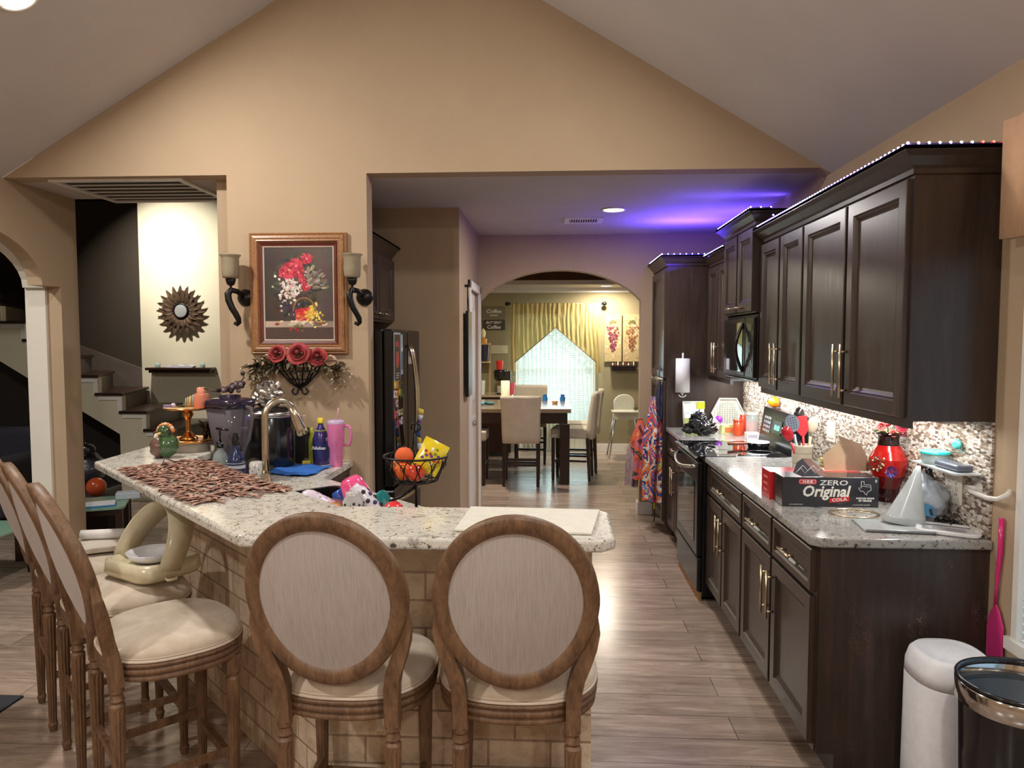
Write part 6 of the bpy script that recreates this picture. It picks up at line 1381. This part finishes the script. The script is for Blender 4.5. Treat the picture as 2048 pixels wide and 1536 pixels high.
cloth_hang('apron', 'bright patchwork coloured apron hanging from the edge of the tall cabinet', 'apron', 0.938, 6.26, 1.16, 0.28, 0.05, 0.12, 0.15, [(226, 78, 60), (60, 120, 206), (236, 206, 60), (90, 170, 214), (240, 120, 150), (60, 60, 120), (230, 226, 220), (236, 130, 60), (60, 80, 160)], 2)
cloth_hang('shopping_bag', 'multicoloured printed bag hanging lowest left beside the apron', 'bag', 0.860, 6.56, 0.93, 0.42, 0.05, 0.15, 0.14, [(214, 90, 60), (236, 150, 80), (40, 90, 70), (120, 50, 40), (200, 120, 150), (230, 110, 70)], 5)
cloth_hang('tote_bag', 'dusty mauve cloth bag at the bottom left of the hanging cluster', 'bag', 0.775, 6.66, 0.72, 0.33, 0.05, 0.13, 0.10, [(160, 140, 142), (150, 130, 132), (172, 152, 154)], 8)
cloth_hang('oven_mitt', 'dark blue oven mitt hanging high on the tall cabinet edge', 'oven mitt', 0.930, 6.22, 1.30, 0.98, 0.035, 0.06, 0.05, [(44, 46, 72), (34, 36, 56), (60, 62, 90)], 4)
cloth_hang('drawstring_bag', 'small bright striped bag tucked behind the top of the apron', 'bag', 0.915, 6.46, 1.10, 0.82, 0.03, 0.07, 0.06, [(230, 90, 130), (60, 120, 190), (40, 40, 50), (236, 150, 60)], 9)
t = thing('hook_rack', 'small metal hook rack holding the aprons and bags', 'hook rack', (0.9245, 6.40, 1.30))
b = B(); b.box(-0.004, -0.0005, -0.24, 0.24, -0.015, 0.015); b.build('rail', 'nickel', t)
for y in (-0.18, -0.06, 0.06, 0.18): b = B(); b.tube([(-0.004, y, 0), (-0.03, y, -0.01), (-0.036, y, 0.012)], 0.004, 6); b.build('hook', 'nickel', t)
b = B(); b.prism([(6.20, 1.33), (6.24, 1.33), (6.25, 1.42), (6.22, 1.46), (6.19, 1.42)], 0.90, 0.905, 'x', col=(50, 80, 140)); b.build('key_tag', 'vm', label='dark blue tag standing at the top of the hanging cluster', cat='tag')
b = B(); b.tube([(0.905, 6.42, 0.32), (0.90, 6.43, 0.20), (0.905, 6.41, 0.10), (0.90, 6.43, 0.05)], 0.005, 6, col=(60, 44, 50)); b.tube([(0.905, 6.41, 0.26), (0.90, 6.41, 0.16)], 0.008, 6, col=(226, 206, 50)); b.build('strap', 'vf', label='thin strap with a yellow tag dangling below the apron', cat='strap')
# ---------------------------------------------------------------- bins
t = thing('trash_can', 'tall white rounded trash can against the scratched end panel', 'trash can', (1.355, 2.515, 0))
def ov(a, c, z, e=2.6): return [(x, y, z) for x, y in ellipse(40, a, c, e)]
b = B(); b.rings([ov(0.128, 0.128, 0.004), ov(0.132, 0.132, 0.02), ov(0.128, 0.135, 0.48), ov(0.126, 0.133, 0.485)], sm=True, capstart=True, col=(226, 226, 230)); b.build('body', 'vm', t)
b = B(); b.rings([ov(0.128, 0.135, 0.488), ov(0.126, 0.134, 0.525), ov(0.115, 0.124, 0.562), ov(0.100, 0.108, 0.578), ov(0.094, 0.102, 0.575), ov(0.06, 0.07, 0.580), ov(0.01, 0.01, 0.581)], sm=True, capstart=True, col=(226, 226, 230)); b.build('lid', 'vm', t)
t = thing('trash_can', 'black open trash can with polished steel rim at the lower right corner', 'trash can', (1.385, 2.17, 0))
def ovr(r, z): return [(x, y, z) for x, y in ellipse(56, r, r*0.92, 2.15)]
b = B(); b.rings([ovr(0.15, 0.003), ovr(0.158, 0.02), ovr(0.172, 0.60)], sm=True, capstart=True, capend=False, col=(16, 15, 20)); b.build('body', 'vg', t)
b = B(); b.rings([ovr(0.170, 0.585), ovr(0.166, 0.56), ovr(0.150, 0.10), ovr(0.14, 0.09)], sm=True, col=(70, 78, 84)); b.v = [(x, y, z) for x, y, z in b.v]; b.rings([ovr(0.165, 0.575), ovr(0.12, 0.50), ovr(0.05, 0.47), ovr(0.01, 0.465)], sm=True, col=(74, 82, 90)); b.build('liner', 'vm', t)
b = B(); b.rings([ovr(0.173, 0.565), ovr(0.179, 0.568), ovr(0.180, 0.622), ovr(0.176, 0.628), ovr(0.171, 0.624), ovr(0.171, 0.57)], sm=True, capend=False); b.build('steel_rim', 'chrome', t)
b = B(); b.rings([ovr(0.176, 0.629), ovr(0.180, 0.634), ovr(0.176, 0.640), ovr(0.168, 0.634), ovr(0.168, 0.62)], sm=True, capend=False, col=(26, 26, 30)); b.build('rim_bead', 'vg', t)
# ---------------------------------------------------------------- dining room
t = thing('dining_table', 'counter height dining table with dark brown legs and pale top', 'dining table', (-0.66, 8.90, 0))
b = B(); b.box(-0.90, 0.88, -0.65, 0.65, 0.815, 0.862, col=(150, 134, 112)); b.build('tabletop', 'vg', t, bevel=0.006)
b = B(); b.box(-0.84, 0.84, -0.60, 0.60, 0.69, 0.814); b.build('apron', 'dwood', t)
for x in (-0.81, 0.81):
    for y in (-0.57, 0.57): b = B(); b.box(x-0.055, x+0.055, y-0.055, y+0.055, 0, 0.69); b.build('leg', 'dwood', t, bevel=0.004)
def dchair(label, loc, rz, cover=True):
    t = thing('dining_chair' if cover else 'dining_stool', label, 'chair' if cover else 'stool', loc, rz, None)   # seat faces +y, back at -y
    for x in (-0.19, 0.19):
        for y in (-0.21, 0.19): b = B(); b.tube([(x, y*(1.12 if y < 0 else 1), 0), (x, y, 0.50)], [0.022, 0.030], 4, up=(0, 1, 0.01), sm=False); b.build('leg', 'dwood', t)
    for z, y in ((0.20, 0.19), (0.30, -0.21), (0.24, -0.215)): b = B(); b.box(-0.18, 0.18, y-0.012, y+0.012, z-0.014, z+0.014); b.build('stretcher', 'dwood', t)
    for x in (-0.19, 0.19): b = B(); b.box(x-0.012, x+0.012, -0.20, 0.18, 0.22, 0.245); b.build('stretcher', 'dwood', t)
    b = B(); b.box(-0.215, 0.215, -0.20, 0.22, 0.495, 0.61); b.build('seat', 'slip', t, bevel=0.02, seg=3)
    if not cover: return t
    b = B(); loops = []
    for z, w, y, th in ((0.49, 0.205, -0.235, 0.045), (0.60, 0.212, -0.240, 0.045), (0.80, 0.216, -0.262, 0.04), (0.98, 0.225, -0.290, 0.036), (1.02, 0.224, -0.296, 0.030)):
        loops.append([(w*sx, y+th*sy+0.004*sin(11*z+sx*3), z) for sx, sy in ((-1, -0.6), (-0.9, -1), (-0.3, -1.05), (0.3, -1.05), (0.9, -1), (1, -0.6), (1, 0.6), (0.9, 1), (0.3, 0.9), (-0.3, 0.9), (-0.9, 1), (-1, 0.6))])
    b.rings(loops, sm=True, capstart=True); b.build('backrest', 'slip', t)
    return t
c0 = dchair('cream slipcovered dining chair with its back squarely to the kitchen', (-0.34, 8.36, 0), 0)
dup(c0, (0.235, 8.70, 0), RD(82), 'nearer of the two slipcovered chairs on the right side of the dining table')
dup(c0, (0.325, 9.22, 0), RD(86), 'farther slipcovered chair on the right side of the dining table')
dchair('backless cushioned dining stool partly hidden behind the white pantry door', (-0.95, 8.40, 0), 0, False)
dup(c0, (-0.28, 9.80, 0), RD(180), 'slipcovered chair on the window side of the dining table')
# high chair
t = thing('high_chair', 'white high chair with round back and thin grey legs by the olive wall', 'high chair', (1.03, 10.36, 0))
for x in (-1, 1):
    for y in (-1, 1): b = B(); b.tube([(x*0.235, y*0.20-0.05, 0), (x*0.14, y*0.10-0.02, 0.60)], 0.011, 8); b.build('leg', 'stain', t)
b = B(); b.box(-0.16, 0.16, -0.12, 0.14, 0.55, 0.59, col=(226, 222, 204)); b.rings([[(x, -0.16, z) for x, z in rr(-0.17, 0.17, 0.54, 0.66, 0.03)], [(x, -0.13, z) for x, z in rr(-0.17, 0.17, 0.54, 0.66, 0.03)]], col=(226, 222, 204), capstart=True); b.build('seat', 'vg', t)
b = B(); b.prism([(-0.14, 0.60), (0.14, 0.60)]+[(0.15*cos(a), 0.74+0.13*sin(a)) for a in [pi*i/14 for i in range(15)]], 0.12, 0.15, 'y', col=(228, 226, 208)); b.build('backrest', 'vg', t, bevel=0.01)
b = B(); b.box(-0.20, 0.20, -0.30, -0.04, 0.645, 0.665, col=(236, 232, 216)); b.build('tray', 'vg', t, bevel=0.01)
b = B(); b.sph((0, 0, 0.03), (0.03, 0.025, 0.03), col=(90, 96, 60)); b.cyl((0, 0, 0.055), 0.006, 0.02, 8, col=(60, 60, 50)); b.build('toy', 'vm', loc=(1.16, 10.22, 0.666), label='small dark green toy on the high chair tray', cat='toy')
# curtains
t = thing('curtain_rod', 'curtain rod with dark finials above the dining window', 'curtain rod', (0.055, 10.74, 2.165))
b = B(); b.tube([(-0.68, 0, 0), (0.68, 0, 0)], 0.010, 8); b.build('rod', 'nickel', t)
for s in (-1, 1):
    b = B(); b.sph((s*0.705, 0, 0), (0.034, 0.026, 0.030), n=12); b.sph((s*0.665, 0, 0), 0.018, n=10); b.build('finial', 'iron', t)
    b = B(); b.tube([(s*0.60, 0, 0), (s*0.60, 0.098, 0)], 0.008, 6); b.build('bracket', 'iron', t)
def curtain(name, mat, label, x0, x1, ztop, zb, y, amp, col, folds, n=140, m_=16, cat='curtain'):
    b = B(); vs = []; fs = []
    for i in range(n+1):
        u = i/n; x = x0+(x1-x0)*u
        for k in range(m_+1):
            v = k/m_; z = ztop+(zb(u)-ztop)*v; vs.append((x, y+amp*(sin(folds*2*pi*u+0.6*sin(4*v)+2.5*noise.noise(Vector((u*7, v*1.5, x0))))*(0.45+0.55*noise.noise(Vector((u*5, 0, x1*3)))**2*4)+0.8*noise.noise(Vector((u*22, v*4, x0))))*(0.5+0.5*v), z))
    for i in range(n):
        for k in range(m_): a = i*(m_+1)+k; fs.append((a, a+1, a+m_+2, a+m_+1))
    b.add(vs, fs, 0, True, col); return b.build(name, mat, label=label, cat=cat)
curtain('sheer_curtain', 'sheer', 'long white sheer curtain on the left half of the dining window', -0.50, 0.06, 2.15, lambda u: 0.06, 10.72, 0.014, (240, 240, 230), 9)
curtain('sheer_curtain', 'sheer', 'long white sheer curtain on the right half of the dining window', 0.05, 0.62, 2.15, lambda u: 0.06, 10.72, 0.014, (240, 240, 230), 9)
curtain('valance', 'valance', 'gold sheer valance panel slanting down to the left over the dining window', -0.60, 0.055, 2.17, lambda u: 1.26+0.56*u if u > 0.10 else 1.18, 10.69, 0.016, (0, 0, 0), 10)
curtain('valance', 'valance', 'gold sheer valance panel slanting down to the right over the dining window', 0.055, 0.71, 2.17, lambda u: 1.82-0.56*u if u < 0.90 else 1.16, 10.69, 0.016, (0, 0, 0), 10)
b = B()
for s in (-1, 1):
    b.tube([(0.055+s*0.655*u, 10.672, 1.82-0.56*u) for u in (0, .25, .5, .75, 0.9)], 0.007, 6, col=(120, 92, 56))
b.build('valance_trim', 'vm', label='brown cord trim along the pointed edge of the gold valance', cat='curtain trim')
# grape pictures, shelf, signs
def grape(label, x, cols, seed):
    t = thing('grape_picture', label, 'picture', (x, 10.838, 1.665)); rnd = random.Random(seed)
    b = B(); b.box(-0.125, 0.125, -0.03, 0, -0.345, 0.345, col=(188, 166, 122)); b.build('panel', 'vm', t, bevel=0.004)
    b = B(); T = FACE((0, -0.0305, 0), (1, 0, 0), (0, 0, 1))
    for k in range(40): b.prism([(p[0]+rnd.uniform(-.1, .1), p[1]+rnd.uniform(-.32, .32)) for p in [(0, 0)]]*1+[(0, 0)]*0 or [(0, 0)], 0, 0) if 0 else None
    for k in range(60): x0, z0 = rnd.uniform(-.11, .11), rnd.uniform(-.33, .33); b.prism([(x0+q*cos(a), z0+q*sin(a)) for a, q in [(2*pi*i/6, 0.016*(0.6+rnd.random()*.6)) for i in range(6)]], 0.0001*(k % 9), 0.0002+0.0001*(k % 9), col=rnd.choice([(204, 186, 146), (176, 150, 104), (214, 200, 168)]), T=T)
    for k in range(9): a = rnd.uniform(0.3, 2.8); b.prism([(0.02*cos(a)+q*cos(a+d), 0.20+0.02*sin(a)+q*sin(a+d)) for d, q in ((0, 0.05), (0.6, 0.03), (2, 0.01), (-0.6, 0.03))], 0.001, 0.0015+0.0001*k, col=(110, 104, 60), T=T)
    for k in range(95):
        v = rnd.random(); z = 0.17-0.36*v; w = 0.085*(1-v)**0.7+0.012; xx = rnd.uniform(-w, w); b.prism([(xx+q[0], z+q[1]) for q in ellipse(8, 0.013, 0.014)], 0.001, 0.002+0.00002*k, col=rnd.choice(cols), T=T)
    b.build('print', 'vm', t)
grape('cream picture of a purple grape bunch, left of the pair in the dining room', 0.893, [(124, 50, 70), (96, 34, 52), (156, 80, 96), (112, 44, 60)], 1)
grape('cream picture of a golden brown grape bunch, right of the pair in the dining room', 1.165, [(160, 110, 64), (130, 84, 50), (186, 140, 90), (110, 66, 44)], 2)
b = B(); b.box(-0.19, 0.19, -0.10, 0, 0.0, 0.025).box(-0.17, 0.17, -0.085, 0, -0.06, 0.0); b.build('wall_shelf', 'dwood', loc=(1.045, 10.838, 1.245), bevel=0.004, label='small dark shelf below the two grape pictures', cat='shelf')
for k in range(9):
    b = B(); h_ = 0.03+0.012*(k % 3); b.lathe([(0.012, 0), (0.014, h_*0.6), (0.008, h_), (0.009, h_+0.006)], n=10, col=[(214, 206, 190), (150, 60, 50), (232, 228, 216), (90, 84, 60)][k % 4]); b.build('trinket', 'vg', loc=(0.89+0.038*k, 10.79, 1.2705), label='tiny bottle shaped trinket lined up on the shelf under the grape pictures', cat='trinket', group='trinkets on the small grape shelf')
def sign(label, x, z, l1, l2, bgc, fr):
    t = thing('wall_sign', label, 'sign', (x, 10.838, z))
    b = B(); b.box(-0.165, 0.165, -0.018, 0, -0.075, 0.075, col=bgc); b.build('board', 'vm', t, bevel=0.003)
    b = B(); T = FACE((0, -0.0185, 0), (1, 0, 0), (0, 0, 1)); b.text(l1, 0.045 if fr else 0.075, T @ Matrix.Translation((0, 0.02 if fr else -0.01, 0)), col=(240, 238, 226), shear=0.2, bold=0.001, xs=1.1); b.build('lettering', 'vm', t); b = B(); b.text(l2, 0.075 if fr else 0.03, T @ Matrix.Translation((0, -0.055, 0)), col=(240, 238, 226), shear=0.2, bold=0.001); b.build('lettering', 'vm', t)
sign('grey sign with white script on the olive wall, upper of the two', -0.855, 2.045, 'Coffee', 'ALWAYS', (120, 112, 88), 0)
sign('dark framed coffee sign below the grey one on the olive wall', -0.855, 1.860, 'BUT FIRST', 'Coffee', (62, 48, 38), 1)
b = B(); b.box(-0.15, 0.15, -0.02, 0, -0.06, 0.06, col=(214, 206, 170)); 
for k in range(4): b.box(-0.11, 0.11-0.03*(k % 2), -0.021, -0.02, -0.04+0.025*k, -0.035+0.025*k, col=(130, 122, 96))
b.build('wall_plaque', 'vm', loc=(-0.80, 10.838, 1.50), label='pale rectangular plaque below the coffee signs', cat='plaque')
# sideboard with coffee things
t = thing('sideboard', 'sideboard in the dining room corner carrying the coffee maker', 'sideboard', (-1.02, 10.45, 0))
b = B(); b.box(-0.55, 0.45, -0.22, 0.30, 0.06, 0.84); b.build('body', 'dwood', t)
b = B(); b.box(-0.57, 0.47, -0.24, 0.32, 0.84, 0.87, col=(190, 170, 136)); b.build('top', 'vg', t)
t = thing('coffee_shelf', 'small shelf of mugs beside the coffee signs behind the pantry door', 'shelf', (-1.02, 10.60, 0.8705))
b = B(); b.box(-0.20, -0.17, -0.10, 0.15, 0, 0.72, col=(186, 150, 96)).box(-0.20, 0.13, -0.10, 0.15, 0.44, 0.46, col=(196, 164, 112)).box(-0.20, 0.13, -0.10, 0.15, 0.70, 0.72, col=(186, 150, 96)).box(0.10, 0.13, 0.12, 0.15, 0, 0.72, col=(186, 150, 96)); b.build('frame', 'vm', t)
t = thing('travel_mug', 'black travel mug with white handle on the small coffee shelf', 'mug', (-0.97, 10.60, 1.3320)); b = B(); b.lathe([(0.055, 0), (0.062, 0.02), (0.074, 0.20), (0.074, 0.24)], n=22, col=(44, 42, 54)); b.build('body', 'vg', t)
b = B(); b.tube([(-0.06, -0.03, 0.20), (-0.11, -0.05, 0.19), (-0.11, -0.05, 0.09), (-0.06, -0.03, 0.07)], 0.012, 6, col=(226, 226, 226)); b.build('handle', 'vg', t)
t = thing('candle_jar', 'amber candle jar on top of the small coffee shelf', 'candle', (-0.99, 10.62, 1.5915)); b = B(); b.cyl((0, 0, 0), 0.055, 0.07, 20, col=(206, 140, 50)); b.build('jar', 'vg', t)
b = B(); b.sph((0, 0, 0.14), (0.035, 0.03, 0.07), col=(236, 224, 170), jit=0.2); b.build('flame_topper', 'vm', t)
t = thing('coffee_maker', 'black coffee maker beneath the red cup in the dining room', 'coffee maker', (-0.70, 10.42, 0.8705))
b = B(); b.box(-0.075, 0.12, -0.10, 0.12, 0, 0.02, col=(26, 24, 24)).box(0.0, 0.12, -0.08, 0.12, 0.02, 0.33, col=(40, 36, 34)); b.rings([[(x-0.02, y, z) for x, y in ellipse(20, a, 0.10)] for a, z in ((0.075, 0.19), (0.10, 0.22), (0.105, 0.32), (0.09, 0.345))], sm=True, col=(24, 22, 24), capstart=True); b.build('body', 'vg', t)
b = B(); b.cyl((-0.03, -0.02, 0.0205), 0.045, 0.10, 18, col=(190, 186, 176)); b.build('carafe', 'vg', t)
b = B(); b.lathe([(0.040, 0), (0.052, 0.10), (0.05, 0.13)], n=20, col=(216, 54, 40)); b.build('cup', 'vg', loc=(-0.74, 10.42, 1.217), label='red cup standing on top of the coffee maker', cat='cup')
for x, c, h_, lab in ((-0.985, (226, 220, 200), 0.20, 'white patterned mug stack left of the coffee maker'), (-0.56, (216, 96, 110), 0.17, 'coral tumbler right of the coffee maker')):
    b = B(); b.lathe([(0.04, 0), (0.048, h_*0.9), (0.044, h_)], n=20, col=c); b.build('mug', 'vg', loc=(x, 10.33, 0.8705), label=lab, cat='mug')
# on the dining table
TZ = 0.8625
b = B(); b.lathe([(0.055, 0), (0.055, 0.27), (0.02, 0.27)], n=24, col=(232, 222, 190)); b.build('paper_roll', 'vm', loc=(-0.575, 9.10, TZ), label='upright cream paper towel roll on the left of the dining table', cat='roll')
for (x, y, lab) in ((-0.085, 9.42, 'small bright blue jar on the window side of the dining table, left one'), (0.14, 9.42, 'small bright blue jar on the window side of the dining table, right one')):
    t = thing('blue_jar', lab, 'jar', (x, y, TZ)); b = B(); b.cyl((0, 0, 0), 0.035, 0.045, 18, col=(30, 130, 206)); b.build('jar', 'vg', t)
    b = B(); b.cyl((0, 0, 0.045), 0.025, 0.035, 16, col=(24, 110, 190)); b.build('lid', 'vg', t)
b = B(); rnd = random.Random(3)
for k in range(9): b.sph((rnd.uniform(-.12, .12), rnd.uniform(-.08, .08), 0.018), (0.05, 0.035, 0.018), col=rnd.choice([(90, 140, 150), (120, 160, 170), (70, 110, 120)]), jit=0.5)
b.build('crumpled_cloth', 'vf', loc=(-0.83, 8.75, TZ), label='teal crumpled cloth on the left end of the dining table', cat='cloth')
t = thing('drinking_glass', 'clear glass standing at the left end of the dining table', 'glass', (-1.03, 8.80, TZ)); b = B(); b.lathe([(0.030, 0), (0.036, 0.14), (0.034, 0.14), (0.028, 0.005), (0.001, 0.005)], n=20, cap=False); b.build('glass', 'glass', t)
b = B(); b.lathe([(0.03, 0), (0.045, 0.03), (0.04, 0.032), (0.001, 0.01)], n=20, col=(206, 160, 110)); b.build('snack_bowl', 'vg', loc=(0.04, 8.98, TZ), label='tiny tan bowl near the right side of the dining table', cat='bowl')
